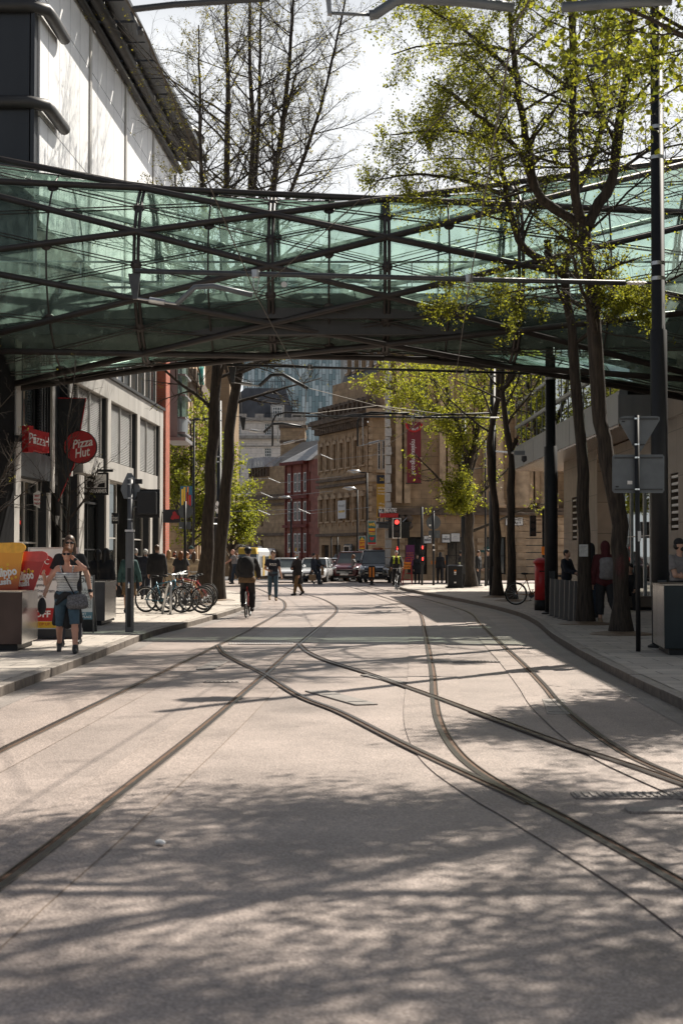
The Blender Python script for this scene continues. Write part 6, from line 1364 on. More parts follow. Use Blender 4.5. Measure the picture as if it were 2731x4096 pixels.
# ---- banners in front of the palazzo
def lampbanner(px0, py0, px1, py1, Y, lb, c, rows):
    F9 = Frame((0, Y, 0), 0); q0, q1 = P(px0, py1, Y), P(px1, py0, Y)
    t = thing('street_banner', lb, 'banner', ((q0.x + q1.x) / 2, Y, q0.z))
    m1 = MB(); m1.fbox(F9, q0.x - .04, q1.x + .04, q0.z - .04, q1.z + .04, -.03, 0); m1.build('border', M_steel, t)
    m1 = MB(); m1.fbox(F9, q0.x, q1.x, q0.z, q1.z, .001, .006); m1.build('sheet', c, t)
    W9, H9 = q1.x - q0.x, q1.z - q0.z
    for s_, z, size, m_ in rows: text(s_, F9, (q0.x + q1.x) / 2, q0.z + H9 * z, .012, size * H9, m_, t, W9 * .82, bold=.012)
    return t, F9, q0, q1
M_bteal = mat('banner_teal', (.02, .14, .15), .6); M_bgreen = mat('banner_green', (.03, .22, .12), .6)
t, F9, q0, q1 = lampbanner(1471, 2085, 1503, 2177, 95, 'tall teal banner reading we missed you', M_bteal, [('WE', .85, .2, M_yellow), ('MISSED', .63, .12, M_yellow), ('YOU!', .46, .18, M_yellow)])
m1 = MB(); W9 = q1.x - q0.x; H9 = q1.z - q0.z; m1.prism(F9, [(q0.x + W9 * a, q0.z + H9 * b_) for a, b_ in ((.5, .14), (.78, .26), (.72, .33), (.5, .30), (.28, .33), (.22, .26))], .007, .011); m1.build('red_heart', M_red, t); m1 = MB(); m1.fbox(F9, q0.x, q1.x, q0.z, q0.z + H9 * .08, .007, .01); m1.build('red_footer', M_red, t); m1 = MB(); m1.fbox(F9, q0.x + W9 * .1, q1.x - W9 * .1, q0.z + H9 * .55, q0.z + H9 * .7, .007, .01); m1.build('red_band', M_red, t)
t, F9, q0, q1 = lampbanner(1436, 2146, 1460, 2200, 96, 'smaller red and yellow banner reading safe', M_bteal, [('SAFE', .38, .3, M_yellow), ('MOUNTAIN', .62, .14, M_yellow), ('MIDNIGHT', .12, .12, M_yellow)])
m1 = MB(); W9 = q1.x - q0.x; H9 = q1.z - q0.z; m1.fbox(F9, q0.x, q1.x, q0.z + H9 * .05, q0.z + H9 * .72, .007, .01); m1.build('red_field', M_red, t); m1 = MB(); m1.prism(F9, [(q0.x + W9 * a, q0.z + H9 * b_) for a, b_ in ((.1, .73), (.9, .73), (.5, .97))], .007, .01); m1.build('yellow_peak', M_yellow, t)
# street lamps and posts around the junction
def slim_post(px, py_base, py_top, Y, r, lb, lamp=None, nm='lamp_post'):
    x = P(px, 0, Y).x; zt = P(px, py_top, Y).z; t = thing(nm, lb, 'lamp post' if lamp else 'post', (x, Y, gz(Y) + .03))
    m1 = MB(); m1.tube([(x, Y, gz(Y) + .03), (x, Y, zt)], [r, r * .7], 8); m1.build('post', M_black, t, True)
    if lamp:
        m1 = MB(); m1.tube([(x, Y, zt), (x + lamp, Y, zt + .1)], r * .5, 6); m1.build('arm', M_black, t); m1 = MB(); m1.lathe_s((x + lamp, Y, zt + .1), [(.02, -1), (1, -.2), (.7, .8), (.02, 1)], .5, .25, .13, 12, 0); m1.build('lamp_head', M_steel, t, True)
slim_post(1428, 2330, 1960, 97, .08, 'lamp post with flat grey head before the palazzo', -.55); slim_post(1466, 2330, 1892, 98, .09, 'tall dark post with a short bracket beside the safe banner', -.9)
slim_post(1166, 2330, 1995, 110, .08, 'lamp post with its head turned left before the terracotta building', -.5); slim_post(1325, 2330, 2148, 95, .07, 'plain black post left of the queue of cars', None, 'post'); slim_post(1350, 2330, 2148, 93, .07, 'plain black post with signal among the queue of cars', None, 'post')
slim_post(1934, 2347, 1755, 69, .055, 'slim black lamp post right of the full spring tree', None, 'post'); slim_post(1781, 2330, 2220, 78, .09, 'short black bollard post near the arcade', None, 'post')
# ---- traffic lights
M_redlamp = mat('red_lamp', (1, .05, .04), .3, emit=1.5); M_rlens = mat('dark_lens', (.03, .02, .02), .3)
def signal(px, py_base, lb, heads, Y=None, z=PV, r=.06, top=None):
    b_ = G(px, py_base, z) if Y is None else Vector((P(px, 0, Y).x, Y, z)); Y = b_.y
    t = thing('traffic_light', lb, 'traffic light', tuple(b_)); zt = P(px, top, Y).z
    m1 = MB(); m1.tube([b_, (b_.x, b_.y, zt)], r, 10); m1.build('pole', M_black, t, True)
    for hx0, hy0, hx1, hy1, ped, wb_, on in heads:
        q0, q1 = P(hx0, hy1, Y - .2), P(hx1, hy0, Y - .2)
        m1 = MB(); m1.box(q0.x, q1.x, Y - .25, Y - .06, q0.z, q1.z); hd = m1.build('signal_head', M_black, t, bevel=.02)
        if wb_:
            m1 = MB(); e = .05; m1.box(q0.x - e, q1.x + e, Y - .055, Y - .04, q0.z - e, q1.z + e); m1.build('white_border', M_white, hd)
        n = 2 if ped else 3; H_ = (q1.z - q0.z) / n; xc = (q0.x + q1.x) / 2; rr_ = min(H_ * .36, (q1.x - q0.x) * .42)
        Fz_ = Frame((0, Y - .251, 0), 0)
        for k in range(n):
            zc = q1.z - H_ * (k + .5); lit = on and k == 0
            m1 = MB()
            if ped and lit:
                m1.prism(Fz_, [(xc - .03, zc - .09), (xc + .03, zc - .09), (xc + .045, zc + .03), (xc + .015, zc + .045), (xc + .022, zc + .09), (xc - .022, zc + .09), (xc - .015, zc + .045), (xc - .045, zc + .03)], 0, .01)
            else: m1.disc(Fz_, xc, zc, rr_, 0, .01, 18)
            m1.build('lamp', M_redlamp if lit else M_rlens, hd)
            m1 = MB(); m1.ring((xc, Y - .27, zc), (1, 0, 0), (0, 0, 1), rr_ * 1.08, .012, 14, 4, 0, R(0), R(180)); m1.build('hood', M_black, hd)
    return t, b_
t, b_ = signal(1590, 2340, 'traffic light showing red in a white bordered backboard at the crossing', [(1573, 2076, 1600, 2150, False, True, True), (1580, 2190, 1596, 2205, True, False, True)], Y=72, top=2075)
m1 = MB(); q0, q1 = P(1553, 2152, 72.3), P(1637, 2087, 72.3); m1.box(q0.x, q1.x, 72.2, 72.35, q0.z, q1.z); m1.build('side_heads', M_black, t)
t, b_ = signal(1687, 2340, 'pole with two red standing figure pedestrian signals', [(1680, 2182, 1698, 2210, True, False, True), (1681, 2226, 1698, 2260, True, False, True)], top=2028)
t, b_ = sign_post(1733, 2341, 2043, .06, 'stickered black post with grey round and rectangular sign backs at the crossing'); c = P(1733, 2089, b_.y + .1); Fs = Frame((0, b_.y + .1, 0), 0)
m1 = MB(); m1.disc(Fs, c.x, c.z, .36, -.012, 0, 28); m1.build('round_back', M_signback, t); q0, q1 = P(1713, 2152, b_.y + .1), P(1759, 2122, b_.y + .1); m1 = MB(); m1.fbox(Fs, q0.x, q1.x, q0.z, q1.z, -.012, 0); m1.build('rectangle_back', M_signback, t)
for px, py in ((1719, 2101), (1719, 2145), (1733, 2180), (1735, 2200)):
    m1 = MB(); q = P(px, py, b_.y - .07); m1.box(q.x - .05, q.x + .05, b_.y - .075, b_.y - .065, q.z - .04, q.z + .04); m1.build('sticker', M_white, t)
t, b_ = signal(2163, 2345, 'dark unlit traffic light seen side-on below the street name plate', [(2118, 2062, 2143, 2146, False, False, False)], Y=60, top=2038)
m1 = MB(); m1.tube([P(2140, 2080, 60), P(2163, 2080, 60)], .025, 6); m1.tube([P(2140, 2130, 60), P(2163, 2130, 60)], .025, 6); m1.build('bracket', M_black, t)
m1 = MB(); q = P(2170, 2203, 59.9); m1.box(q.x - .06, q.x + .06, 59.85, 59.92, q.z - .17, q.z + .17); m1.build('yellow_unit', M_orange, t)
t, b_ = signal(1385, 2330, 'distant traffic light above the queue of cars', [(1376, 2186, 1395, 2212, False, True, False)], Y=93, top=2190, z=0)
# CCTV camera on the tram pole by the tree pair
c = P(2060, 1812, 46.0); t = thing('security_camera', 'grey security camera on an arm beside the forked right trunk', 'camera', tuple(c)); m1 = MB(); m1.tube([P(1985, 1806, 48.9), c], .04, 6); m1.build('arm', M_steel, t)
m1 = MB(); m1.box(c.x - .05, c.x + .3, 45.9, 46.1, c.z - .07, c.z + .07); m1.build('housing', M_grey, t); m1 = MB(); m1.lathe((c.x + .28, 46, c.z - .3), [(.02, 0), (.09, .06), (.09, .2)], 12); m1.build('dome', M_dark, t)
# keep left bollard, diverted traffic sign
b_ = G(1486, 2340, 0); t = thing('island_bollard', 'black waisted traffic island bollard with two orange reflectors', 'bollard', tuple(b_)); Fi = Frame((0, b_.y, 0), 0)
def bpnt(px, py): q = P(px, py, b_.y); return q.x, q.z
m1 = MB(); m1.prism(Fi, [bpnt(*q) for q in ((1481, 2338), (1491, 2338), (1494, 2318), (1501, 2300), (1502, 2272), (1498, 2263), (1475, 2263), (1471, 2272), (1471, 2300), (1479, 2318))], -.12, .12); m1.build('body', M_black, t, bevel=.01)
for px in (1479.5, 1493): m1 = MB(); x, z0 = bpnt(px, 2308); _, z1 = bpnt(px, 2269); m1.fbox(Fi, x - .05, x + .05, z0, z1, .121, .13); m1.build('reflector', M_orange, t)
m1 = MB(); m1.lathe(b_, [(.2, 0), (.2, .03), (.1, .05)], 14); m1.build('base', M_black, t); text('3', Fi, bpnt(1486, 2320)[0], bpnt(1486, 2320)[1], .122, .14, M_orange, t)
Y = 76; t = thing('diverted_traffic_sign', 'orange diverted traffic sign on a red A-frame', 'sign', tuple(Vector((P(1632, 0, Y).x, Y, 0)))); Fi = Frame((0, Y, 0), 0)
def q2(px, py, dy=0): return P(px, py, Y + dy)
for a, c in (((1603, 2332), (1622, 2231)), ((1648, 2330), (1642, 2231))):
    m1 = MB(); m1.tube([q2(*a), q2(*c)], .025, 6); m1.build('leg', M_red, t)
for a, c in (((1610, 2330), (1622, 2231)), ((1646, 2326), (1642, 2231))):
    m1 = MB(); q = q2(*a, .8); q.z = .02; m1.tube([q, q2(*c)], .022, 6); m1.build('leg', M_red, t)
m1 = MB(); m1.tube([q2(1620, 2231), q2(1643, 2231)], .025, 6); m1.tube([q2(1618, 2318), q2(1646, 2318)], .02, 6); m1.tube([q2(1622, 2293), q2(1645, 2293)], .02, 6); m1.build('crossbar', M_red, t)
m1 = MB(); m1.prism(Fi, [(q2(*p).x, q2(*p).z) for p in ((1604, 2276), (1640, 2276), (1644, 2248), (1604, 2248))], .03, .05); m1.build('panel', M_orange, t)
text('Diverted', Fi, q2(1626, 0).x, q2(0, 2257).z, .053, .15, M_black, t, .42); text('traffic', Fi, q2(1626, 0).x, q2(0, 2268).z, .053, .15, M_black, t, .34)
for px, lb in ((1733, 'left small orange notice behind the stickered post'), (1772, 'right small orange notice beyond the stickered post')):
    q = P(px, 2250, 80); t = thing('orange_notice', lb, 'notice', (q.x, 80, 0), 0, 'small orange notices on the exchange front'); m1 = MB(); m1.box(q.x - .14, q.x + .14, 80, 80.03, q.z - .1, q.z + .1); m1.build('panel', M_orange, t); m1 = MB(); m1.tube([(q.x, 80.05, PV), (q.x, 80.05, q.z + .1)], .02, 6); m1.build('post', M_dark, t)
# ================================================================== vehicles
M_cglass = mat('car_glass', (.085, .10, .102), .05, 0, .2, 1.5, spec=.9)
M_head = mat('headlight_glass', (.55, .57, .58), .1, .4, .1, 10, coat=1)
M_plate = mat('plate_white', (.75, .75, .72), .4)
def paint(name, c): return mat(name, c, .22, .15, .05, 2, coat=1)
def car(label, loc, rz, L, W, H, body, kind='car', group=None, plate=None, cat='car', hood=.95, belt=.62, cowl=.30, grille=(.55, .62, .62, .30), taxi=False, rake=.36):
    """front faces local -Y; built from lofted sections"""
    t = thing('parked_car' if kind == 'car' else 'taxi_van', label, cat, loc, rz, group)
    hw = W / 2; y0 = -L / 2; bz = H * belt
    def sect(y, w_, zb, zt, taper=.93): return [(-w_ * .88, y, zb), (-w_, y, zb + (zt - zb) * .3), (-w_ * .99, y, zb + (zt - zb) * .65), (-w_ * taper, y, zt - .04), (-w_ * taper * .8, y, zt), (w_ * taper * .8, y, zt), (w_ * taper, y, zt - .04), (w_ * .99, y, zb + (zt - zb) * .65), (w_, y, zb + (zt - zb) * .3), (w_ * .88, y, zb)]
    hz = bz * hood
    S = [sect(y0, hw * .80, .26, hz * .70), sect(y0 + .10, hw * .90, .22, hz * .82), sect(y0 + .35, hw * .97, .2, hz * .90), sect(y0 + L * .16, hw, .2, hz * .96), sect(y0 + L * cowl, hw, .2, bz), sect(y0 + L * .6, hw, .2, bz + .02), sect(y0 + L * .93, hw * .97, .22, bz), sect(y0 + L, hw * .86, .3, bz * .93)]
    V = [p for s_ in S for p in s_]; n = 10
    Fc = [(i * n + k, i * n + (k + 1) % n, (i + 1) * n + (k + 1) % n, (i + 1) * n + k) for i in range(len(S) - 1) for k in range(n)] + [tuple(range(n - 1, -1, -1)), tuple(range((len(S) - 1) * n, len(S) * n))]
    m1 = MB(); m1.add(V, Fc); o = m1.build('body', body, t, True, local=True)
    sb = o.modifiers.new('subd', 'SUBSURF'); sb.levels = 1; sb.render_levels = 2
    # greenhouse
    yc = y0 + L * cowl - .05; yr = yc + H * rake; ye = y0 + L * (.97 if H > 1.6 else .93); yt = ye - (.12 if H > 1.6 else .5)
    tw = hw * .74 if H < 1.6 else hw * .82; bw = hw * .91; zt = H - .05
    g = [(-bw, yc, bz - .03), (bw, yc, bz - .03), (bw, ye, bz - .03), (-bw, ye, bz - .03), (-tw, yr, zt), (tw, yr, zt), (tw, yt, zt), (-tw, yt, zt)]
    m1 = MB(); m1.add([g[0], g[1], g[5], g[4]], [(0, 1, 2, 3)]); m1.build('windscreen', M_cglass, t, local=True)
    for s_ in (0, 1):
        q = [g[1], g[2], g[6], g[5]] if s_ else [g[3], g[0], g[4], g[7]]
        m1 = MB(); m1.add(q, [(0, 1, 2, 3)]); m1.build('side_window', M_cglass, t, local=True)
    m1 = MB(); m1.add([g[2], g[3], g[7], g[6]], [(0, 1, 2, 3)]); m1.build('rear_window', M_cglass, t, local=True)
    m1 = MB(); e = .03; m1.hexa([(-tw - e, yr - .06, zt - .01), (tw + e, yr - .06, zt - .01), (tw + e, yt + .06, zt - .01), (-tw - e, yt + .06, zt - .01), (-tw * .9, yr + .1, H), (tw * .9, yr + .1, H), (tw * .9, yt - .1, H), (-tw * .9, yt - .1, H)]); m1.build('roof', body, t, True, local=True)
    m1 = MB()
    for a, c in ((0, 4), (1, 5), (2, 6), (3, 7)): m1.tube([g[a], g[c]], .04, 6)
    for s_ in (-1, 1): ym = (yr + yt) / 2; m1.tube([(s_ * bw, ym, bz), (s_ * tw, ym, zt)], .035, 6)
    m1.build('pillars', body, t, local=True)
    # front details
    gw, gz0, gz1, _ = grille; F = Frame((0, y0 - .015, 0), 0)
    m1 = MB(); m1.fbox(F, -hw * gw, hw * gw, hz * .42, hz * .66, -.12, .02); m1.build('grille', M_black, t, local=True, bevel=.02)
    m1 = MB(); m1.fbox(F, -hw * gw * .95, hw * gw * .95, hz * .53, hz * .55, .021, .03); m1.build('chrome_bar', M_chrome, t, local=True)
    m1 = MB(); m1.fbox(F, -hw * .75, hw * .75, .24, .36, -.1, .015); m1.build('air_intake', M_black, t, local=True)
    for s_ in (-1, 1):
        m1 = MB(); m1.lathe_s((s_ * hw * .74, y0 + .14, hz * .74), [(.02, -1), (.8, -.6), (1, 0), (.8, .6), (.02, 1)], hw * .2, .16, .10, 14, 0); m1.build('headlight', M_head, t, True, local=True)
        m1 = MB(); m1.lathe_s((s_ * (hw + .1), yc + .12, bz + .08), [(.02, -1), (.8, -.6), (1, 0), (.8, .6), (.02, 1)], .11, .07, .08, 10, 0); m1.build('wing_mirror', body if not taxi else M_black, t, True, local=True)
    m1 = MB(); m1.fbox(F, -.26, .26, .40, .51, .03, .045); pl = m1.build('number_plate', M_plate, t, local=True)
    wr = .31 if H < 1.7 else .33
    for s_ in (-1, 1):
        for yw in (y0 + L * .185, y0 + L * .80):
            m1 = MB(); c = Vector((s_ * (hw - .1), yw, wr)); m1.tube([c - Vector((.11, 0, 0)), c + Vector((.11, 0, 0))], wr, 20); w_ = m1.build('wheel', M_rubber, t, local=True)
            m1 = MB(); m1.tube([c - Vector((.115, 0, 0)), c + Vector((.115, 0, 0))], wr * .66, 16); m1.build('rim', M_steel, w_, local=True)
    if taxi:
        m1 = MB(); m1.lathe_s((0, yr + .35, H + .06), [(.02, -1), (1, -.9), (.95, .5), (.6, 1), (.02, 1.1)], .33, .1, .08, 16, 0); m1.build('roof_sign', mat('taxi_sign', (.25, .06, .03), .4), t, True, local=True)
    return t, F, hz, y0, hw
M_cw = paint('car_white', (.72, .73, .74)); M_cb = paint('car_black', (.012, .012, .014)); M_cr = paint('car_maroon', (.10, .018, .02)); M_cg = paint('car_silver_blue', (.22, .27, .32)); M_cdk = paint('car_dark_blue', (.05, .06, .08))
gq = 'cars queuing at the junction'
def cpos(px, Y): return (P(px, 0, Y).x, Y + 2.2, gz(Y) + .035)
car('white hatchback at the left end of the queue, behind the man in the lettered tee', cpos(1143, 83.5), R(6), 4.3, 1.8, 1.46, M_cw, group=gq)
car('white saloon half hidden behind the couple carrying paper bags', cpos(1262, 84), R(-8), 4.5, 1.84, 1.46, M_cw, group=gq)
car('silver blue car behind the white saloon, between the black posts', cpos(1345, 96), R(-4), 4.2, 1.78, 1.5, M_cg, group=gq)
car('low black car beside the maroon people carrier', cpos(1368, 88), R(-16), 4.2, 1.76, 1.42, M_cb, group=gq)
car('dark blue people carrier further back in the queue', cpos(1385, 101), R(-10), 4.4, 1.85, 1.85, M_cdk, group=gq)
car('maroon people carrier standing beside the black taxi van', cpos(1412, 87), R(-14), 4.5, 1.85, 1.85, M_cr, group=gq)
car('silver saloon at the back of the queue', cpos(1360, 112), R(-6), 4.3, 1.8, 1.5, M_cg, group=gq)
t, F, hz, y0, hw = car('black taxi van with roof sign at the front right of the queue', (P(1512, 0, 83).x, 85.4, .003), R(-7), 4.8, 1.92, 1.94, M_cb, 'taxi', gq, cat='taxi', belt=.60, cowl=.27, taxi=True, rake=.45, hood=.93)
Mw = WM[t.name]
class LF(Frame):
    def __init__(s, M, y): s.O = M @ Vector((0, y, 0)); s.u = (M.to_3x3() @ Vector((1, 0, 0))); s.z = Vector((0, 0, 1)); s.n = (M.to_3x3() @ Vector((0, -1, 0)))
L_ = LF(Mw, y0 - .015)
text('SF11 NPU', L_, 0, .455, .047, .12, M_black, t, .44, bold=.003)
m1 = MB(); m1.prism(L_, [(-.09, hz * .70), (.09, hz * .70), (.11, hz * .80), (.05, hz * .84), (0, hz * .78), (-.05, hz * .84), (-.11, hz * .80)], .0, .03); m1.build('badge', M_chrome, t)
text('TAXI', LF(Mw, 0), 0, 1.995, -(-4.8 / 2 + 4.8 * .27 - .05 + 1.94 * .45 + .35 - .105), .1, M_orange, t, .3)
# ---------------- trams
M_tram = mat('tram_yellow', (.66, .42, .02), .3, 0, .06, 2, coat=.6); M_tramg = mat('tram_grey', (.42, .43, .43), .35, 0, .08, 2); M_troof = mat('tram_roof', (.62, .63, .62), .5, 0, .1, 3)
M_led = mat('led_orange', (1, .16, .04), .5, emit=1.0)
def tram(label, front, back, dest):
    a = Vector(front); c = Vector(back); d = c - a; L = d.length; rz = math.atan2(d.y, d.x) - R(90)
    t = thing('tram', label, 'tram', tuple(a), rz, 'yellow and grey trams beyond the junction'); W = 1.32
    secs = [(0, L * .5 - .3), (L * .5 + .3, L)]
    for i, (s0, s1) in enumerate(secs):
        m1 = MB(); m1.hexa([(-W, s0 + (.5 if i == 0 else 0), .35), (W, s0 + (.5 if i == 0 else 0), .35), (W, s1, .35), (-W, s1, .35), (-W, s0 + (.9 if i == 0 else 0), 3.0), (W, s0 + (.9 if i == 0 else 0), 3.0), (W, s1, 3.0), (-W, s1, 3.0)]); m1.build('body', M_tramg, t, local=True, bevel=.08)
        m1 = MB(); m1.box(-W - .02, W + .02, s0 + 1.6, s1 - .2, 1.3, 2.5); m1.build('window_band', M_cglass, t, local=True)
        m1 = MB(); m1.hexa([(-W, s0 + .9, 3.01), (W, s0 + .9, 3.01), (W, s1, 3.01), (-W, s1, 3.01), (-W * .8, s0 + 1.6, 3.4), (W * .8, s0 + 1.6, 3.4), (W * .8, s1 - .2, 3.4), (-W * .8, s1 - .2, 3.4)]); m1.build('roof', M_troof, t, local=True)
        m1 = MB(); m1.box(-.8, .8, s0 + 4, s0 + 7, 3.41, 3.62); m1.build('roof_equipment', M_dark, t, local=True)
        for k in range(2):
            for s_ in (-1, 1):
                m1 = MB(); y = s0 + 4 + k * 5; m1.box(*sorted((s_ * (W + .022), s_ * (W + .03))), y, y + 1.5, .4, 2.6); m1.build('door', M_tram, t, local=True)
    m1 = MB(); m1.box(-W * .85, W * .85, L * .5 - .29, L * .5 + .29, .5, 2.95); m1.build('bellows', M_black, t, local=True)
    m1 = MB(); m1.hexa([(-W, .06, .3), (W, .06, .3), (W, .49, .3), (-W, .49, .3), (-W * .95, -.1, 1.35), (W * .95, -.1, 1.35), (W, .6, 1.35), (-W, .6, 1.35)]); m1.build('nose', M_tram, t, local=True, bevel=.06)
    m1 = MB(); m1.hexa([(-W * .94, -.09, 1.36), (W * .94, -.09, 1.36), (W, .6, 1.36), (-W, .6, 1.36), (-W * .9, .3, 2.72), (W * .9, .3, 2.72), (W, .85, 2.72), (-W, .85, 2.72)]); m1.build('windscreen', M_cglass, t, local=True)
    m1 = MB(); m1.hexa([(-W * .92, .24, 2.73), (W * .92, .24, 2.73), (W, .9, 2.73), (-W, .9, 2.73), (-W * .8, .6, 3.4), (W * .8, .6, 3.4), (W * .9, 1.5, 3.45), (-W * .9, 1.5, 3.45)]); m1.build('front_dome', M_tram, t, local=True, bevel=.06)
    for s_ in (-1, 1):
        m1 = MB(); m1.disc(Frame((0, -.1, 0), 0), s_ * .9, .95, .14, -.02, .03, 14); m1.build('headlight', M_head, t, local=True)
    M_ = WM[t.name]; L__ = LF(M_, .12)
    if dest is None: return t
    text(dest[0], L__, 0, 2.42, .02, .36, M_led, t, 1.9); text(dest[1], L__, 0, 2.08, .12, .3, M_led, t, 2.1)
    return t
tram('yellow fronted tram with lit destination display approaching behind the white cars', (P(1196, 0, 176).x, 176, -1.25), (P(1075, 0, 186).x, 204, -1.25), ('East Didsbury', 'via Exchange Sq'))
tram('yellow and grey tram nearer the trees with its pale roof behind the cyclist', (P(985, 0, 150).x, 150, -1.0), (P(1118, 0, 178).x, 178, -1.2), None)
# ================================================================== bicycles
def bike_parts(t, m_frame, Rw=.345, wb=1.05, steer=0.0):
    """front wheel towards local -Y"""
    for y in (-wb / 2, wb / 2):
        m1 = MB(); c = (0, y, Rw); m1.ring(c, (0, 1, 0), (0, 0, 1), Rw - .022, .022, 28, 6); w_ = m1.build('wheel', M_rubber, t, True, local=True)
        m1 = MB(); m1.ring(c, (0, 1, 0), (0, 0, 1), Rw - .05, .011, 28, 4); m1.tube([(-.04, y, Rw), (.04, y, Rw)], .025, 8); m1.build('rim', M_steel, w_, local=True)
        m1 = MB()
        for k in range(14): a = 2 * math.pi * k / 14; m1.tube([(.02 * (-1) ** k, y, Rw), (0, y + (Rw - .05) * math.cos(a), Rw + (Rw - .05) * math.sin(a))], .0022, 3)
        m1.build('spokes', M_steel, w_, local=True)
    bb = (0, .06, .30); st = (0, .22, .80); hd = (0, -.33, .84); hb = (0, -.355, .70); ra = (0, wb / 2, Rw); fa = (0, -wb / 2, Rw)
    m1 = MB(); m1.tube([bb, st], .018, 8); m1.tube([hb, bb], .02, 8); m1.tube([hd, (0, .20, .74)], .018, 8); m1.tube([(0, -.325, .87), (0, -.37, .66)], .022, 8)
    for s_ in (-.05, .05): m1.tube([(s_ * .6, .07, .3), (s_, ra[1], ra[2])], .010, 6); m1.tube([(s_ * .4, .21, .74), (s_, ra[1], ra[2])], .009, 6)
    m1.build('frame', m_frame, t, True, local=True)
    m1 = MB()
    for s_ in (-.05, .05): m1.tube([(s_, -.37, .67), (s_, -wb / 2, Rw)], .013, 6)
    m1.tube([(-.06, -.37, .67), (.06, -.37, .67)], .016, 6); m1.build('fork', M_dark, t, True, local=True)
    m1 = MB(); m1.tube([(0, -.325, .87), (0, -.31, .96), (0, -.36, 1.0)], .014, 6); m1.tube([(-.31, -.28, 1.02), (-.15, -.36, 1.0), (.15, -.36, 1.0), (.31, -.28, 1.02)], .012, 6); m1.build('handlebar', M_steel, t, True, local=True)
    for s_ in (-1, 1): m1 = MB(); m1.tube([(s_ * .20, -.335, 1.005), (s_ * .32, -.275, 1.02)], .018, 6); m1.build('grip', M_black, t, local=True)
    m1 = MB(); m1.tube([st, (0, .245, .92)], .013, 6); m1.lathe_s((0, .26, .945), [(.02, -1), (.9, -.5), (1, 0), (.7, .8), (.02, 1)], .07, .13, .035, 12, 0); m1.build('saddle', M_black, t, True, local=True)
    m1 = MB(); m1.tube([(.0, .06, .30), (.07, .06, .30)], .085, 16); m1.tube([(.075, .06, .3), (.085, .11, .14)], .01, 5); m1.tube([(-.075, .06, .3), (-.085, .01, .46)], .01, 5); m1.box(.08, .17, .07, .15, .125, .145); m1.box(-.17, -.08, -.03, .05, .455, .475); m1.build('crankset', M_dark, t, local=True)
M_bk1 = mat('bike_blue', (.05, .16, .22), .35, .2); M_bk2 = mat('bike_black', (.02, .02, .022), .4); M_bk3 = mat('bike_bronze', (.30, .13, .04), .4, .2); M_bk4 = mat('bike_red', (.35, .03, .03), .4)
gbk = 'bicycles locked to the hoops on the left pavement'
for i, (px, py, rz, m_, lb) in enumerate(((655, 2451, 68, M_bk1, 'blue framed bicycle with a large front wheel, nearest the grey signal pole'), (690, 2446, 62, M_bk2, 'black bicycle leaning behind the blue framed one'), (735, 2452, 250, M_bk2, 'dark bicycle with a red rear reflector facing the leaning trunk'), (750, 2440, 245, M_bk3, 'bronze framed bicycle behind the red reflector'), (765, 2430, 248, M_bk4, 'red framed bicycle near the leaning trunk'), (770, 2416, 246, M_bk2, 'rearmost dark bicycle, closest to the leaning trunk'))):
    q = G(px, py, PV); t = thing('bicycle', lb, 'bicycle', tuple(q), R(rz), gbk); bike_parts(t, m_)
    if i == 2: m1 = MB(); m1.ell((0, .42, .62), .03, .02, .03, 8, 6); m1.build('rear_light', M_red, t, True, local=True)
hoop = None
for k, (px, py, lb) in enumerate(((650, 2456, 'bent steel bicycle hoop in front of the blue bicycle'), (700, 2440, 'bicycle hoop further back among the parked bicycles'))):
    q = G(px, py, PV); q2_ = G(px + 52, py + 5, PV) - q
    t = thing('bicycle_hoop', lb, 'bike rack', tuple(q), math.atan2(q2_.y, q2_.x), 'steel bicycle hoops') if hoop is None else copy_tree(hoop)
    if hoop is None:
        m1 = MB(); m1.tube([(0, 0, 0), (.12, 0, .3), (.3, 0, .66), (.42, 0, .8), (.52, 0, .8), (.57, 0, .7), (.56, 0, .35), (.55, 0, 0)], .03, 10); m1.build('tube', M_steel, t, True, local=True)
        m1 = MB(); m1.box(-.06, .06, -.06, .06, 0, .008); m1.box(.49, .61, -.06, .06, 0, .008); m1.build('foot_plate', M_dark, t, local=True); hoop = t
    else: t.location = q; t['label'] = lb
q = G(2160, 2428, PV); q.y += 1.5; t = thing('bicycle', 'bicycle with bags behind the red post box', 'bicycle', tuple(q), R(75)); bike_parts(t, M_bk3)
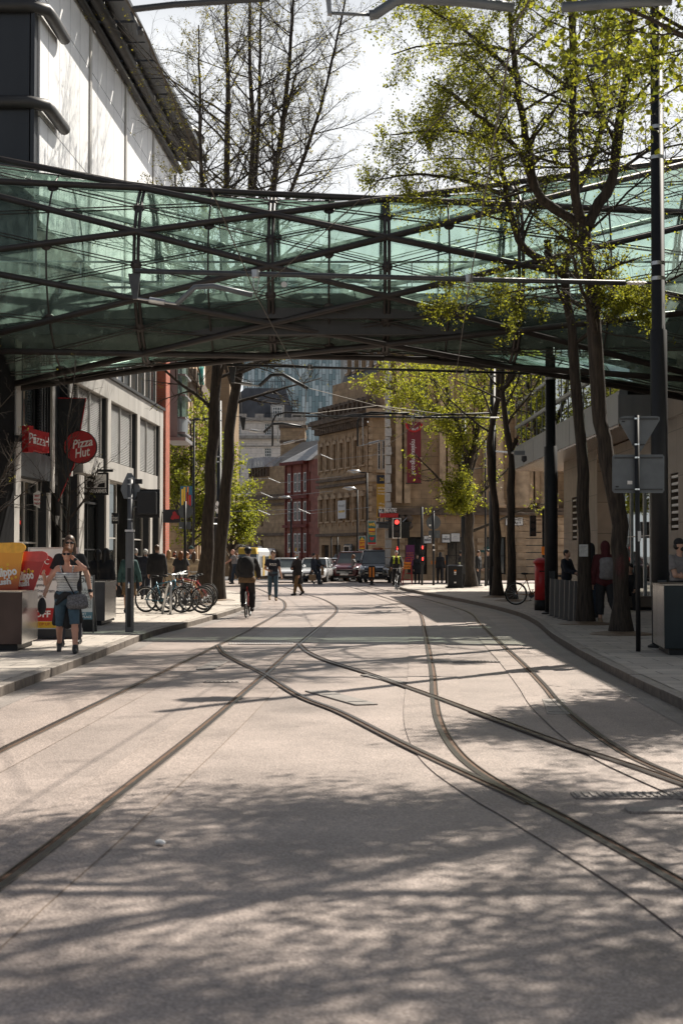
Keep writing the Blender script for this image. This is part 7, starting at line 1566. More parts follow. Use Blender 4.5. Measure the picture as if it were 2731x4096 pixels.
# ================================================================== people
def snet(V, org, h):
    """naive surface nets on a grid of signed distances"""
    ins = V < 0; nx, ny, nz = V.shape
    c = [(i, j, k) for i in (0, 1) for j in (0, 1) for k in (0, 1)]
    sl = lambda a, o: a[o[0]:nx - 1 + o[0], o[1]:ny - 1 + o[1], o[2]:nz - 1 + o[2]]
    cnt = sum(sl(ins, o).astype(np.int8) for o in c); mask = (cnt > 0) & (cnt < 8)
    I = np.argwhere(mask); n = len(I); idx = -np.ones(mask.shape, dtype=np.int64); idx[mask] = np.arange(n)
    acc = np.zeros((n, 3)); num = np.zeros(n)
    for a in c:
        for ax_ in range(3):
            if a[ax_]: continue
            b_ = list(a); b_[ax_] = 1
            va = V[I[:, 0] + a[0], I[:, 1] + a[1], I[:, 2] + a[2]]; vb = V[I[:, 0] + b_[0], I[:, 1] + b_[1], I[:, 2] + b_[2]]
            x = (va < 0) != (vb < 0); t = np.where(x, va / np.where(x, va - vb, 1), 0)
            p = np.tile(np.array(a, float), (n, 1)); p[:, ax_] += t; acc += p * x[:, None]; num += x
    P_ = (I + acc / num[:, None]) * h + org; Q = []
    for ax_ in range(3):
        u, v = (ax_ + 1) % 3, (ax_ + 2) % 3
        s0 = [slice(None)] * 3; s1 = [slice(None)] * 3; s0[ax_] = slice(0, -1); s1[ax_] = slice(1, None)
        A, B = ins[tuple(s0)], ins[tuple(s1)]; E = np.argwhere(A != B)
        E = E[(E[:, u] > 0) & (E[:, v] > 0) & (E[:, u] < V.shape[u] - 1) & (E[:, v] < V.shape[v] - 1)]
        def g(du, dv): q = E.copy(); q[:, u] -= du; q[:, v] -= dv; return idx[q[:, 0], q[:, 1], q[:, 2]]
        f = np.stack([g(1, 1), g(0, 1), g(0, 0), g(1, 0)], 1); fl = A[E[:, 0], E[:, 1], E[:, 2]]
        f[~fl] = f[~fl][:, ::-1]; Q.append(f)
    return P_, np.concatenate(Q)
def v3(*a): return np.array(a, float)
def field(groups, h):
    """groups: [(prims, cuts)]; prim ('c',p0,p1,r0,r1,k) capsule or ('e',c,(rx,ry,rz),k) ellipsoid; cut (point, normal): keep the side behind the normal"""
    lo, hi = np.full(3, 9.), np.full(3, -9.)
    for pr, _ in groups:
        for q in pr:
            if q[0] == 'c': m = max(q[3], q[4]); lo = np.minimum(lo, np.minimum(q[1], q[2]) - m); hi = np.maximum(hi, np.maximum(q[1], q[2]) + m)
            else: m = max(q[2]); lo = np.minimum(lo, q[1] - m); hi = np.maximum(hi, q[1] + m)
    lo -= 3 * h + .01; hi += 3 * h + .01; N = np.ceil((hi - lo) / h).astype(int) + 1
    tot = np.full(N, 1.0, dtype=np.float32); axs = [lo[i] + h * np.arange(N[i]) for i in range(3)]
    for pr, cuts in groups:
        W_ = np.full(N, 1.0, dtype=np.float32)
        for q in pr:
            k = q[-1]
            if q[0] == 'c': m = max(q[3], q[4]) + k + 2 * h; a, b_ = np.minimum(q[1], q[2]) - m, np.maximum(q[1], q[2]) + m
            else: m = k + 2 * h; a, b_ = q[1] - np.array(q[2]) - m, q[1] + np.array(q[2]) + m
            i0 = np.clip(((a - lo) / h).astype(int), 0, N - 1); i1 = np.clip(((b_ - lo) / h).astype(int) + 2, 1, N)
            X, Y, Z = np.meshgrid(*[axs[i][i0[i]:i1[i]] for i in range(3)], indexing='ij')
            if q[0] == 'c':
                d = q[2] - q[1]; L2 = max(d @ d, 1e-9); px, py, pz = X - q[1][0], Y - q[1][1], Z - q[1][2]
                t = np.clip((px * d[0] + py * d[1] + pz * d[2]) / L2, 0, 1); D = np.sqrt((px - t * d[0]) ** 2 + (py - t * d[1]) ** 2 + (pz - t * d[2]) ** 2) - (q[3] + (q[4] - q[3]) * t)
            else:
                r = q[2]; px, py, pz = X - q[1][0], Y - q[1][1], Z - q[1][2]
                k0 = np.sqrt((px / r[0]) ** 2 + (py / r[1]) ** 2 + (pz / r[2]) ** 2); k1 = np.sqrt((px / r[0] ** 2) ** 2 + (py / r[1] ** 2) ** 2 + (pz / r[2] ** 2) ** 2) + 1e-9; D = k0 * (k0 - 1) / k1
            S = W_[i0[0]:i1[0], i0[1]:i1[1], i0[2]:i1[2]]
            if k > 0: hh = np.maximum(k - np.abs(S - D), 0) / k; S[...] = np.minimum(S, D) - hh * hh * k * .25
            else: S[...] = np.minimum(S, D)
        for pt, nn in cuts:
            nn = np.array(nn, float); nn /= np.linalg.norm(nn)
            W_ = np.maximum(W_, ((axs[0][:, None, None] - pt[0]) * nn[0] + (axs[1][None, :, None] - pt[1]) * nn[1] + (axs[2][None, None, :] - pt[2]) * nn[2]).astype(np.float32))
        tot = np.minimum(tot, W_)
    return tot, lo
def part_mesh(name, groups, m, parent, h, sub=None):
    V, lo = field(groups, h)
    if sub is not None:
        V2, lo2 = None, None
        N = V.shape; axs = [lo[i] + h * np.arange(N[i]) for i in range(3)]
        for c, r in sub:
            X, Y, Z = np.meshgrid(*axs, indexing='ij'); D = (np.sqrt(((X - c[0]) / r[0]) ** 2 + ((Y - c[1]) / r[1]) ** 2 + ((Z - c[2]) / r[2]) ** 2) - 1) * min(r)
            V = np.maximum(V, -D.astype(np.float32))
    p, f = snet(V, lo, h)
    if len(f) == 0: return None
    return mesh_obj(name, p, f, m, parent, None, True, local=True)
def dirv(f, o, s): f, o = R(f), R(o); return v3(s * math.sin(o), -math.sin(f) * math.cos(o), -math.cos(f) * math.cos(o))
SKIN = mat('skin', (.50, .30, .215), .5, 0, .06, 12); SKIN2 = mat('skin_flushed', (.52, .27, .19), .5, 0, .08, 12)
def cloth(c, nm): return mat('cloth_' + nm, c, .85, 0, .18, 14, .15, 60)
C_black = cloth((.016, .016, .018), 'black'); C_navy = cloth((.018, .022, .035), 'navy'); C_denim = cloth((.045, .085, .12), 'denim'); C_dden = cloth((.02, .03, .045), 'dark_denim'); C_khaki = cloth((.16, .10, .045), 'khaki')
C_grey = cloth((.20, .19, .19), 'grey'); C_white = cloth((.62, .62, .60), 'white'); C_beige = cloth((.36, .29, .2), 'beige'); C_red = cloth((.07, .01, .013), 'red'); C_teal = cloth((.03, .075, .075), 'teal_denim'); C_char = cloth((.03, .03, .035), 'charcoal'); C_leop = mat('leopard_print', (.16, .10, .05), .85, 0, .8, 45); C_must = cloth((.42, .25, .03), 'mustard')
H_brown = mat('hair_brown', (.07, .038, .02), .5, 0, .4, 30); H_black = mat('hair_black', (.012, .01, .009), .45, 0, .3, 30); H_ginger = mat('hair_auburn', (.20, .075, .025), .5, 0, .4, 30); H_blond = mat('hair_blonde', (.30, .185, .085), .5, 0, .4, 30); H_grey = mat('hair_grey', (.30, .29, .28), .5, 0, .3, 30)
S_dark = mat('shoe_dark', (.02, .02, .02), .5); S_tan = mat('shoe_tan', (.28, .2, .13), .6); S_white = mat('shoe_white', (.6, .6, .58), .5)
m_, t_, b_ = node_mat('striped_cotton'); tc = t_.nodes.new('ShaderNodeTexCoord'); wv = t_.nodes.new('ShaderNodeTexWave'); wv.bands_direction = 'Z'; wv.inputs['Scale'].default_value = 12.5; wv.inputs['Distortion'].default_value = .6; wv.inputs['Detail'].default_value = 0
crr_ = t_.nodes.new('ShaderNodeValToRGB'); crr_.color_ramp.elements[0].position = .18; crr_.color_ramp.elements[1].position = .3; crr_.color_ramp.elements[0].color = (.06, .07, .10, 1); crr_.color_ramp.elements[1].color = (.62, .63, .62, 1)
t_.links.new(tc.outputs['Object'], wv.inputs[0]); t_.links.new(wv.outputs[0], crr_.inputs[0]); t_.links.new(crr_.outputs[0], b_.inputs['Base Color']); b_.inputs['Roughness'].default_value = .85; C_stripe = m_
def person(label, loc, rz, H=1.72, fem=False, legs=((0, 0, 2), (0, 0, 2)), arms=((4, 8, 10, 6), (4, 8, 10, 6)), lean=0, yaw=0, nod=0, top=('short', C_black, .012), bottom=('long', C_dden, .012), shoes=S_dark, hair=('short', H_brown), skin=SKIN, h=.016, coat=None, extras=(), group=None, ground=True, fat=1.0, armt=None, cat='person'):
    """legs (L,R): thigh forward deg, shin forward deg (absolute), outward; arms: upper fwd, out, forearm fwd, out. Local -Y is forward; person's left is +X"""
    t = thing('person', label, cat, tuple(loc), rz, group); s = H / 1.745; sw = .90 if fem else 1.0; hw_ = 1.06 if fem else 1.0
    J = {}; ank = []
    for i, (tf, sf, o) in enumerate(legs):
        sd_ = 1 if i == 0 else -1; hp = v3(sd_ * .088 * hw_, 0, 0) * s; kn = hp + dirv(tf, o, sd_) * .425 * s; an = kn + dirv(sf, o * .4, sd_) * .415 * s
        J['hip', i], J['knee', i], J['ank', i] = hp, kn, an; ank.append(an[2])
    z0 = (.085 * s - min(ank)) if ground else 0
    for k in list(J): J[k] = J[k] + v3(0, 0, z0)
    pel = v3(0, 0, z0); cl, sl_ = math.cos(R(lean)), math.sin(R(lean))
    def T(x, y, z): return pel + v3(x, y * cl - z * sl_, z * cl + y * sl_) * s
    sh = []
    for i in range(2):
        sd_ = 1 if i == 0 else -1; S_ = T(sd_ * .172 * sw, 0, .465); f1, o1, f2, o2 = arms[i]
        if armt and armt[i] is not None:
            tg = np.array(armt[i][:3], float); dv = tg - S_; dist = min(np.linalg.norm(dv), .55 * s); dv /= np.linalg.norm(dv); a_, b2 = .295 * s, .262 * s
            ca = (a_ * a_ + dist * dist - b2 * b2) / (2 * a_ * dist); ca = max(-1, min(1, ca)); pole = np.array(armt[i][3]) if len(armt[i]) > 3 else v3(sd_ * .6, .6, -1); pole = pole - (pole @ dv) * dv; pole /= np.linalg.norm(pole)
            el = S_ + a_ * (ca * dv + math.sqrt(1 - ca * ca) * pole); wr = S_ + dv * dist
        else: el = S_ + dirv(f1, o1, sd_) * .295 * s; wr = el + dirv(f2, o2, sd_) * .262 * s
        J['sh', i], J['el', i], J['wr', i] = S_, el, wr
    hd = T(0, -.02, .695); nk0, nk1 = T(0, .0, .49), T(0, -.012, .62)
    cyw, syw = math.cos(R(yaw)), math.sin(R(yaw)); cn, sn = math.cos(R(nod)), math.sin(R(nod))
    def Hd(x, y, z): y2, z2 = y * cn + z * sn * 1, z * cn - y * sn; return hd + v3(x * cyw - y2 * syw, x * syw + y2 * cyw, z2) * s
    C = lambda p0, p1, r0, r1, k=.03: ('c', p0, p1, r0 * s, r1 * s, k * s); E = lambda c, r, k=.02: ('e', c, (r[0] * s, r[1] * s, r[2] * s), k * s)
    def torso(g, bust=True):
        w_ = .085 if fem else .1; f = fat
        L = [C(T(-.065 * hw_, .005, .0), T(.065 * hw_, .005, .0), .102 * f + g, .102 * f + g, .0), C(T(-.05, 0, .16), T(.05, 0, .16), w_ * f + g, w_ * f + g, .08), C(T(-.08 * sw, .005, .34), T(.08 * sw, .005, .34), .105 * f ** .5 + g, .105 * f ** .5 + g, .08), C(T(-.135 * sw, .01, .462), T(.135 * sw, .01, .462), .056 + g, .056 + g, .07)]
        if fem and bust: L += [E(T(.07, -.075, .34), (.06 + g, .06 + g, .06 + g), .04), E(T(-.07, -.075, .34), (.06 + g, .06 + g, .06 + g), .04)]
        return L
    def arm(i, g, upto=1.0):
        a, b2, c = J['sh', i], J['el', i], J['wr', i]; k = .9 if fem else 1
        L = [C(a, b2, .052 * k + g, .041 * k + g, .03)]
        if upto > .5: L.append(C(b2, b2 + (c - b2) * min(1, (upto - .5) * 2), .041 * k + g, .041 * k - .012 * min(1, (upto - .5) * 2) + g, .02))
        return L
    def leg(i, g, upto=1.0):
        a, b2, c = J['hip', i], J['knee', i], J['ank', i]; L = [C(a, b2, .083 * fat ** .5 + g, .056 + g, .03)]
        if upto > .5: e = b2 + (c - b2) * min(1, (upto - .5) * 2); mid = b2 + (c - b2) * .3 + v3(0, .012, 0) * s; L += [C(b2, mid, .054 + g, .055 + g, .02), C(mid, e, .055 + g, .038 + g, .02)]
        return L
    body = torso(0) + [C(nk0, nk1, .05 * sw, .048 * sw, .03), E(Hd(0, .012, .015), (.073, .092, .105), .0 + .02), E(Hd(0, -.03, -.055), (.05, .058, .058), .03), C(Hd(0, -.085, .012), Hd(0, -.102, -.018), .010, .014, .012), E(Hd(.074, .01, 0), (.012, .02, .03), .006), E(Hd(-.074, .01, 0), (.012, .02, .03), .006)]
    for i in range(2):
        body += arm(i, 0) + leg(i, 0); sd_ = 1 if i == 0 else -1
        fd = J['wr', i] - J['el', i]; fd /= np.linalg.norm(fd); inw = v3(-sd_, -.25, 0); inw = inw - (inw @ fd) * fd; inw /= np.linalg.norm(inw); fw = np.cross(fd, inw) * sd_; fw *= (1 if fw[1] < 0 else -1)
        w0 = J['wr', i]; pc = w0 + fd * .045 * s; J['hand', i] = pc + fd * .06 * s; J['palm', i] = inw
        body += [C(w0, pc + fd * .03 * s + fw * .018 * s, .027, .023, .015), C(w0, pc + fd * .03 * s - fw * .018 * s, .025, .022, .015)]
        fr = max(.0085, .62 * h / s)
        for q, Lf in enumerate((.068, .078, .072, .055)):
            a = pc + fd * .035 * s + fw * (.028 - .019 * q) * s; b2 = a + (fd * .7 + inw * .25) * Lf * .55 * s; c2 = b2 + (fd * .45 + inw * .8) * Lf * .5 * s; body += [C(a, b2, fr, fr * .95, .004), C(b2, c2, fr * .95, fr * .85, .004)]
        a = w0 + fd * .025 * s + fw * .022 * s; b2 = a + (fd * .55 + fw * .65 + inw * .3) * .045 * s; body += [C(a, b2, fr * 1.25, fr * 1.1, .008), C(b2, b2 + (fd * .8 + inw * .45) * .03 * s, fr * 1.1, fr * .9, .004)]
        an = J['ank', i]; pit = R(max(-55, min(45, -legs[i][1] * .9))) if ground and an[2] > min(ank) + z0 + .03 else 0
        ft = v3(0, -math.cos(pit), -math.sin(pit)); J['toe', i] = an + v3(0, 0, -.045) * s + ft * .14 * s - v3(0, 0, .012); J['heel', i] = an + v3(0, 0, -.042) * s - ft * .05 * s; body.append(C(J['heel', i], J['toe', i], .038, .03, .02))
    part_mesh('body', [(body, [])], skin, t, h)
    dn = lambda z: [(T(0, 0, z), (0, 0, -1))]
    if top:
        kind, m, g = top[:3]; hem = top[3] if len(top) > 3 else -.10; neck = top[4] if len(top) > 4 else .515
        cuts = dn(hem) + [(T(0, -.03, neck), (0, -.55, .85))]
        L = torso(g) + ([] if kind in ('none', 'strap') else [C(nk0, T(0, -.006, .53), .055 * sw + g, .052 * sw + g, .02)])
        if kind == 'strap': cuts = dn(hem) + [(T(0, -.05, .415), (0, -.25, 1))]
        gr = [(L, cuts)]
        if kind in ('short', 'long'):
            for i in range(2):
                a, b2, c = J['sh', i], J['el', i], J['wr', i]; up = .36 if kind == 'short' else 1
                if kind == 'short': e = a + (b2 - a) * .66; gr.append(([C(a, b2, .052 + g + .006, .046 + g + .008, 0)], [(e, b2 - a)]))
                else: gr.append((arm(i, g), [(c, c - b2)]))
        part_mesh('top', gr, m, t, h)
        if kind == 'strap':
            for sd_ in (-1, 1): part_mesh('strap', [([C(T(sd_ * .085, -.085, .40), T(sd_ * .10, -.055, .50), .012, .012), C(T(sd_ * .10, -.055, .50), T(sd_ * .09, .07, .44), .012, .012)], [])], m, t, min(h, .009))
    if bottom:
        kind, m, g = bottom; waist = [(T(0, 0, .10), (0, 0, 1))]
        L = [C(T(-.065 * hw_, .005, .0), T(.065 * hw_, .005, .0), .104 * fat + g, .104 * fat + g, 0), C(T(-.05, 0, .1), T(.05, 0, .1), .098 * fat + g, .098 * fat + g, .06)]
        if kind == 'skirt':
            ext = (J['knee', 0] + J['knee', 1]) / 2; L += [C(T(-.05, 0, -.02), ext + v3(-.06, 0, 0) * s, .12, .15, .05), C(T(.05, 0, -.02), ext + v3(.06, 0, 0) * s, .12, .15, .05)]; gr = [(L, waist + [(ext, (0, 0, -1))])]
        else:
            gr = [(L, waist)]; frac = {'long': .97, 'shorts': .54, 'crop': .86}[kind]
            for i in range(2):
                b2, c = J['knee', i], J['ank', i]; e = b2 + (c - b2) * ((frac - .5) * 2)
                gr.append((leg(i, g + (.006 if kind == 'shorts' else 0)), [(e, c - b2), (T(0, 0, .1), (0, 0, 1))]))
        part_mesh('trousers' if kind in ('long', 'crop') else kind, gr, m, t, h)
    if coat:
        m, g, hem, sleeves = coat; L = torso(g, False) + [C(nk0, T(0, -.004, .54), .062 + g * .5, .06 + g * .5, .02)]; zb = J['hip', 0] * .5 + J['hip', 1] * .5 + v3(0, .01, hem * s)
        L += [C(T(-.06, 0, 0), zb + v3(-.085, .02, 0) * s, .11 + g, .135 + g, .06), C(T(.06, 0, 0), zb + v3(.085, .0, 0) * s, .11 + g, .135 + g, .06)]
        gr = [(L, [(zb, (0, 0, -1)), (T(0, -.03, .56), (0, -.5, .9))])] + ([(arm(i, g), [(J['wr', i], J['wr', i] - J['el', i])]) for i in range(2)] if sleeves else [])
        part_mesh('coat', gr, m, t, h)
    for i in range(2):
        if shoes: part_mesh('shoe', [([C(J['heel', i] + v3(0, 0, .004), J['toe', i] + v3(0, 0, .004), .046, .037, 0), C(J['ank', i] + v3(0, 0, .02), J['heel', i], .048, .045, .03)], [(v3(0, 0, -.012 if ground else -9), (0, 0, -1))])], shoes, t, h)
    k, hm = hair[:2]
    if k != 'bald':
        L = [E(Hd(0, .022, .032), (.083, .100, .106), 0)]; sub = [(Hd(0, -.105, -.035), (.068 * s, .075 * s, .105 * s)), (Hd(0, -.02, -.14), (.2 * s, .12 * s, .085 * s))]
        if k in ('long', 'mid'):
            ln = .36 if k == 'long' else .16; L += [C(Hd(0, .06, .0), Hd(0, .085, -ln), .075, .055 if k == 'long' else .075, .04), C(Hd(.065, .02, 0), Hd(.085, .02 if k == 'mid' else .0, -ln * .85), .03, .035, .03), C(Hd(-.065, .02, 0), Hd(-.085, .02 if k == 'mid' else .0, -ln * .85), .03, .035, .03)]; sub = sub[:1]
        if k == 'bun': L.append(E(Hd(0, .07, .13), (.05, .05, .045), .02))
        if k == 'hood': L = [E(Hd(0, .02, .02), (.10, .115, .13), 0), C(Hd(0, .04, -.03), T(0, .05, .5), .09, .10, .04)]; sub = [(Hd(0, -.12, -.02), (.07 * s, .09 * s, .1 * s))]
        if k == 'cap': L = [E(Hd(0, .015, .05), (.085, .10, .085), 0), C(Hd(-.03, -.12, .055), Hd(.03, -.12, .055), .02, .02, .03), C(Hd(-.03, -.08, .06), Hd(.03, -.08, .06), .02, .02, .02)]; sub = [(Hd(0, -.01, -.07), (.2 * s, .2 * s, .1 * s))]
        if k == 'beanie': L = [E(Hd(0, .02, .05), (.087, .103, .098), 0)]; sub = [(Hd(0, -.02, -.09), (.2 * s, .2 * s, .1 * s))]
        part_mesh({'hood': 'hood', 'cap': 'cap', 'beanie': 'beanie'}.get(k, 'hair'), [(L, [])], hm, t, h, sub)
        if k == 'cap' and len(hair) > 2: part_mesh('hair', [([E(Hd(0, .03, -.01), (.078, .09, .07), 0)], [])], hair[2], t, h, [(Hd(0, -.1, -.035), (.075 * s, .08 * s, .105 * s))])
    ctx = dict(t=t, J=J, T=T, Hd=Hd, s=s, C=C, E=E, h=h, torso=torso, arm=arm, leg=leg)
    for ex_ in extras: ex_(ctx)
    return t
def face(c):
    for sd_ in (-1, 1):
        part_mesh('eye', [([c['E'](c['Hd'](sd_ * .03, -.078, .008), (.012, .008, .007), 0)], [])], H_black, c['t'], .006)
        part_mesh('eyebrow', [([c['C'](c['Hd'](sd_ * .018, -.084, .03), c['Hd'](sd_ * .045, -.074, .028), .005, .004, 0)], [])], H_brown, c['t'], .006)
    part_mesh('mouth', [([c['C'](c['Hd'](-.02, -.082, -.062), c['Hd'](.02, -.082, -.062), .006, .006, 0)], [])], mat('lips', (.35, .12, .10), .5), c['t'], .006)
def shades(c):
    part_mesh('sunglasses', [([c['E'](c['Hd'](.033, -.083, .008), (.028, .014, .022), 0), c['E'](c['Hd'](-.033, -.083, .008), (.028, .014, .022), 0), c['C'](c['Hd'](-.074, -.03, .012), c['Hd'](-.06, -.075, .012), .007, .007, .01), c['C'](c['Hd'](.074, -.03, .012), c['Hd'](.06, -.075, .012), .007, .007, .01), c['C'](c['Hd'](-.012, -.09, .012), c['Hd'](.012, -.09, .012), .006, .006, .01)], [])], M_black, c['t'], .007)
def mask(m):
    return lambda c: part_mesh('face_mask', [([c['E'](c['Hd'](0, -.05, -.052), (.062, .062, .052), 0)], [])], m, c['t'], min(c['h'], .012))
M_maskb = mat('mask_blue', (.30, .48, .55), .7); M_maskw = mat('mask_white', (.65, .68, .70), .7); M_maskk = mat('mask_black', (.02, .02, .02), .7)
def backpack(m, w_=.16, hgt=.4, d=.13, z=.28, extra=None):
    def f(c):
        T = c['T']; s = c['s']; part_mesh('backpack', [([('e', T(0, .19, z), (w_ * s, d * s, hgt * .5 * s), 0), c['C'](T(-w_ * .6, .17, z - hgt * .38), T(w_ * .6, .17, z - hgt * .38), .07, .07, .06), c['C'](T(-w_ * .6, .17, z + hgt * .36), T(w_ * .6, .17, z + hgt * .36), .06, .06, .06)], [])], m, c['t'], c['h'])
        for sd_ in (-1, 1): part_mesh('backpack_strap', [([c['C'](T(sd_ * .1, .12, z + hgt * .4), T(sd_ * .105, -.02, .53), .018, .018, .02), c['C'](T(sd_ * .105, -.02, .53), T(sd_ * .11, -.125, .3), .018, .018, .02)], [])], m, c['t'], min(c['h'], .013))
        if extra: extra(c)
    return f
def bag_strap(m, a, b_):
    def f(c):
        T = c['T']; sd_ = a; part_mesh('bag_strap', [([c['C'](T(sd_ * .11, -.02, .535), T(sd_ * .03, -.145, .33), .012, .012, .01), c['C'](T(sd_ * .03, -.145, .33), T(-sd_ * .14, -.125, .02), .012, .012, .01)], [])], m, c['t'], .009)
    return f
def world(t, p): return WM[t.name] @ Vector(tuple(p))
def held(c, i, name, label, cat, build):
    p = world(c['t'], c['J']['hand', i]); build(p); return p
def solid(name, label, cat, groups, m, h=.012, extra=None, group=None):
    """free thing made as one smooth mesh in world coordinates"""
    V, lo = field(groups, h); p, f = snet(V, lo, h); c = p.mean(0); c[2] = p[:, 2].min()
    o = mesh_obj(name, p, f, m, None, None, True, loc=tuple(c)); tag(o, label, cat, group); return o
def paper_bag(p, w_, hgt, d, rz, label, m=None):
    t = thing('paper_bag', label, 'bag', (p.x, p.y, p.z - .14 - hgt), rz)
    m1 = MB(); m1.hexa([(-w_ / 2, -d / 2, 0), (w_ / 2, -d / 2, 0), (w_ / 2, d / 2, 0), (-w_ / 2, d / 2, 0), (-w_ / 2 * .96, -d / 2 * .8, hgt), (w_ / 2, -d / 2 * .9, hgt), (w_ / 2 * .97, d / 2 * .85, hgt), (-w_ / 2, d / 2 * .8, hgt)]); m1.build('sack', m or mat('kraft_paper', (.30, .19, .10), .8, 0, .2, 7), t, local=True)
    m1 = MB()
    for y in (-d * .4, d * .4): m1.tube([(-w_ * .22, y, hgt - .02), (-w_ * .15, y * .3, hgt + .14), (w_ * .15, y * .3, hgt + .14), (w_ * .22, y, hgt - .02)], .006, 5)
    m1.build('handle', mat('kraft_paper', (.30, .19, .10)), t, local=True); return t
def at(px, py, z=PV): return G(px, py, z)
ga = 'shoppers on the left pavement'
# --- the walking couple
def phone(i, label):
    def f(c):
        p = world(c['t'], c['J']['hand', i]); t = thing('mobile_phone', label, 'phone', tuple(p), WM[c['t'].name].to_euler().z); m1 = MB(); m1.box(-.035, .035, -.006, .006, -.07, .07); m1.build('case', M_black, t, local=True, bevel=.004); m1 = MB(); m1.box(-.03, .03, -.009, -.0065, -.06, .06); m1.build('screen', M_pane, t, local=True)
    return f
def wband(i): return lambda c: part_mesh('wristband', [([c['C'](c['J']['wr', i] * .9 + c['J']['el', i] * .1, c['J']['wr', i] * .97 + c['J']['el', i] * .03, .036, .036, 0)], [])], M_black, c['t'], .009)
def tied_jacket(c):
    T = c['T']; C = c['C']
    part_mesh('tied_jacket', [([C(T(-.08, .0, .02), T(.08, 0, .02), .125, .125, 0), C(T(-.13, .04, .02), T(-.2, .10, -.42), .06, .045, .05), C(T(.13, .04, .02), T(.21, .08, -.38), .06, .05, .05), C(T(0, .10, 0), T(0, .13, -.42), .07, .10, .05), C(T(.03, -.13, .05), T(.1, -.15, -.16), .04, .03, .03), C(T(-.03, -.13, .05), T(-.16, -.12, -.10), .05, .03, .03)], [(T(0, 0, .12), (0, 0, 1))])], C_black, c['t'], .01)
wq = at(268, 2610); woman = person('woman in a striped vest and blue knee shorts walking with a phone at her ear', wq, R(8), 1.66, True, legs=((20, 8, 5), (-14, -32, 4)), arms=((0, 0, 0, 0), (0, 0, 0, 0)), armt=((.125, -.10, 1.43, (.7, -.3, -1)), (-.34, -.22, 1.20, (-.6, .3, -1))), yaw=-6, top=('strap', C_stripe, .012, -.07), bottom=('shorts', C_denim, .014), shoes=S_dark, hair=('bun', H_ginger), skin=SKIN2, h=.0088, fat=1.12, extras=(shades, bag_strap(C_black, -1, 1), tied_jacket, phone(0, 'black phone held to the ear of the woman in the striped vest'), wband(0)))
hb = world(woman, v3(.16, -.16, .80)); solid('shoulder_bag', 'grey patterned shoulder bag hanging at the hip of the woman in the striped vest', 'bag', [([('c', v3(hb.x - .09, hb.y, hb.z - .06), v3(hb.x + .1, hb.y, hb.z - .05), .075, .075, 0), ('c', v3(hb.x - .1, hb.y, hb.z + .04), v3(hb.x + .1, hb.y, hb.z + .05), .055, .055, .05)], [])], mat('bag_pattern', (.10, .10, .11), .6, 0, .6, 40), .01)
def cap_in_hand(c):
    p = world(c['t'], c['J']['hand', 1]); solid('cap', 'dark cap with pale rim held low by the man behind the striped vest', 'cap', [([('e', v3(p.x - .03, p.y, p.z - .16), (.07, .08, .14), 0)], [])], C_char, .012)
person('long haired man in a black tee shirt close behind the woman in the striped vest', at(262, 2592) + Vector((-.02, .45, 0)), R(2), 1.84, False, legs=((-10, -20, 2), (14, 4, 2)), arms=((-4, 20, 8, 12), (2, 22, 26, 14)), yaw=8, top=('short', C_black, .02, -.16), bottom=('long', C_navy, .015), hair=('long', H_brown), h=.0105, fat=1.12, extras=(shades, wband(0), cap_in_hand))
person('long haired woman in a fur trimmed dark jacket seen from behind by the second planter', at(362, 2500) + Vector((-.03, 2.2, 0)), R(150), 1.66, True, top=('long', C_black, .035, -.04), bottom=('long', C_dden, .012), hair=('long', H_black), group=ga, h=.014)
person('woman with long black hair in black, left of the fur trimmed jacket', at(318, 2500) + Vector((-.05, 2.6, 0)), R(190), 1.64, True, top=('long', C_black, .03, -.1), bottom=('long', C_black, .012), hair=('long', H_black), group=ga, h=.014)
# --- pavement crowd walking away
A_ = lambda i: ((12, 8, 22, 4), (-14, 8, -4, 4)) if i else ((-12, 9, -2, 5), (12, 9, 20, 5))
LG = lambda a: ((a, a - 12, 2), (-a * .8, -a * .8 - 22, 2))
def handbag(c): p = world(c['t'], c['J']['hand', 0]); solid('handbag', 'black handbag hanging from the arm of the woman in the denim jacket', 'bag', [([('e', v3(p.x, p.y, p.z - .13), (.09, .06, .17), 0)], [])], C_black, .014)
person('woman in a teal denim jacket and patterned skirt walking away behind the grey signal pole', at(520, 2452) + Vector((-.02, 0, 0)), R(176), 1.66, True, legs=((14, 4, 2), (-6, -44, 2)), arms=((0, 16, 6, 10), (10, 16, 20, 8)), top=('long', C_teal, .035, -.12), bottom=('skirt', C_leop, .012), hair=('long', H_ginger), group=ga, h=.013, extras=(handbag,))
person('man in a pale baseball cap and navy jacket walking away left of the broad man', at(582, 2398), R(184), 1.72, False, legs=LG(14), arms=A_(1), top=('long', C_navy, .04, -.14), bottom=('long', C_navy, .02), hair=('cap', C_white, H_grey), group=ga, h=.014)
person('broad balding man in a black jacket walking away behind the parked bicycles', at(628, 2408), R(178), 1.84, False, legs=LG(10), arms=A_(0), top=('long', C_black, .045, -.14), bottom=('long', C_black, .025), hair=('short', H_brown), group=ga, h=.014, fat=1.2)
person('figure in a red top glimpsed between the capped man and the broad man', at(600, 2372), R(170), 1.78, False, top=('long', C_red, .03, -.14), hair=('short', H_black), group=ga, h=.018)
person('grey haired figure in black half hidden behind the grey signal pole', at(543, 2385), R(185), 1.74, False, top=('long', C_black, .035, -.14), hair=('short', H_grey), group=ga, h=.018)
person('dark haired man in front of the red brick pier', at(660, 2370), R(178), 1.76, False, top=('long', C_navy, .03, -.14), hair=('short', H_black), group=ga, h=.018)
person('woman with very long blonde hair in a beige coat walking away', at(676, 2386), R(182), 1.70, True, legs=LG(10), top=('long', C_beige, .03, -.1), bottom=('long', C_beige, .012), coat=(C_beige, .025, -.3, True), hair=('long', H_blond), group=ga, h=.014)
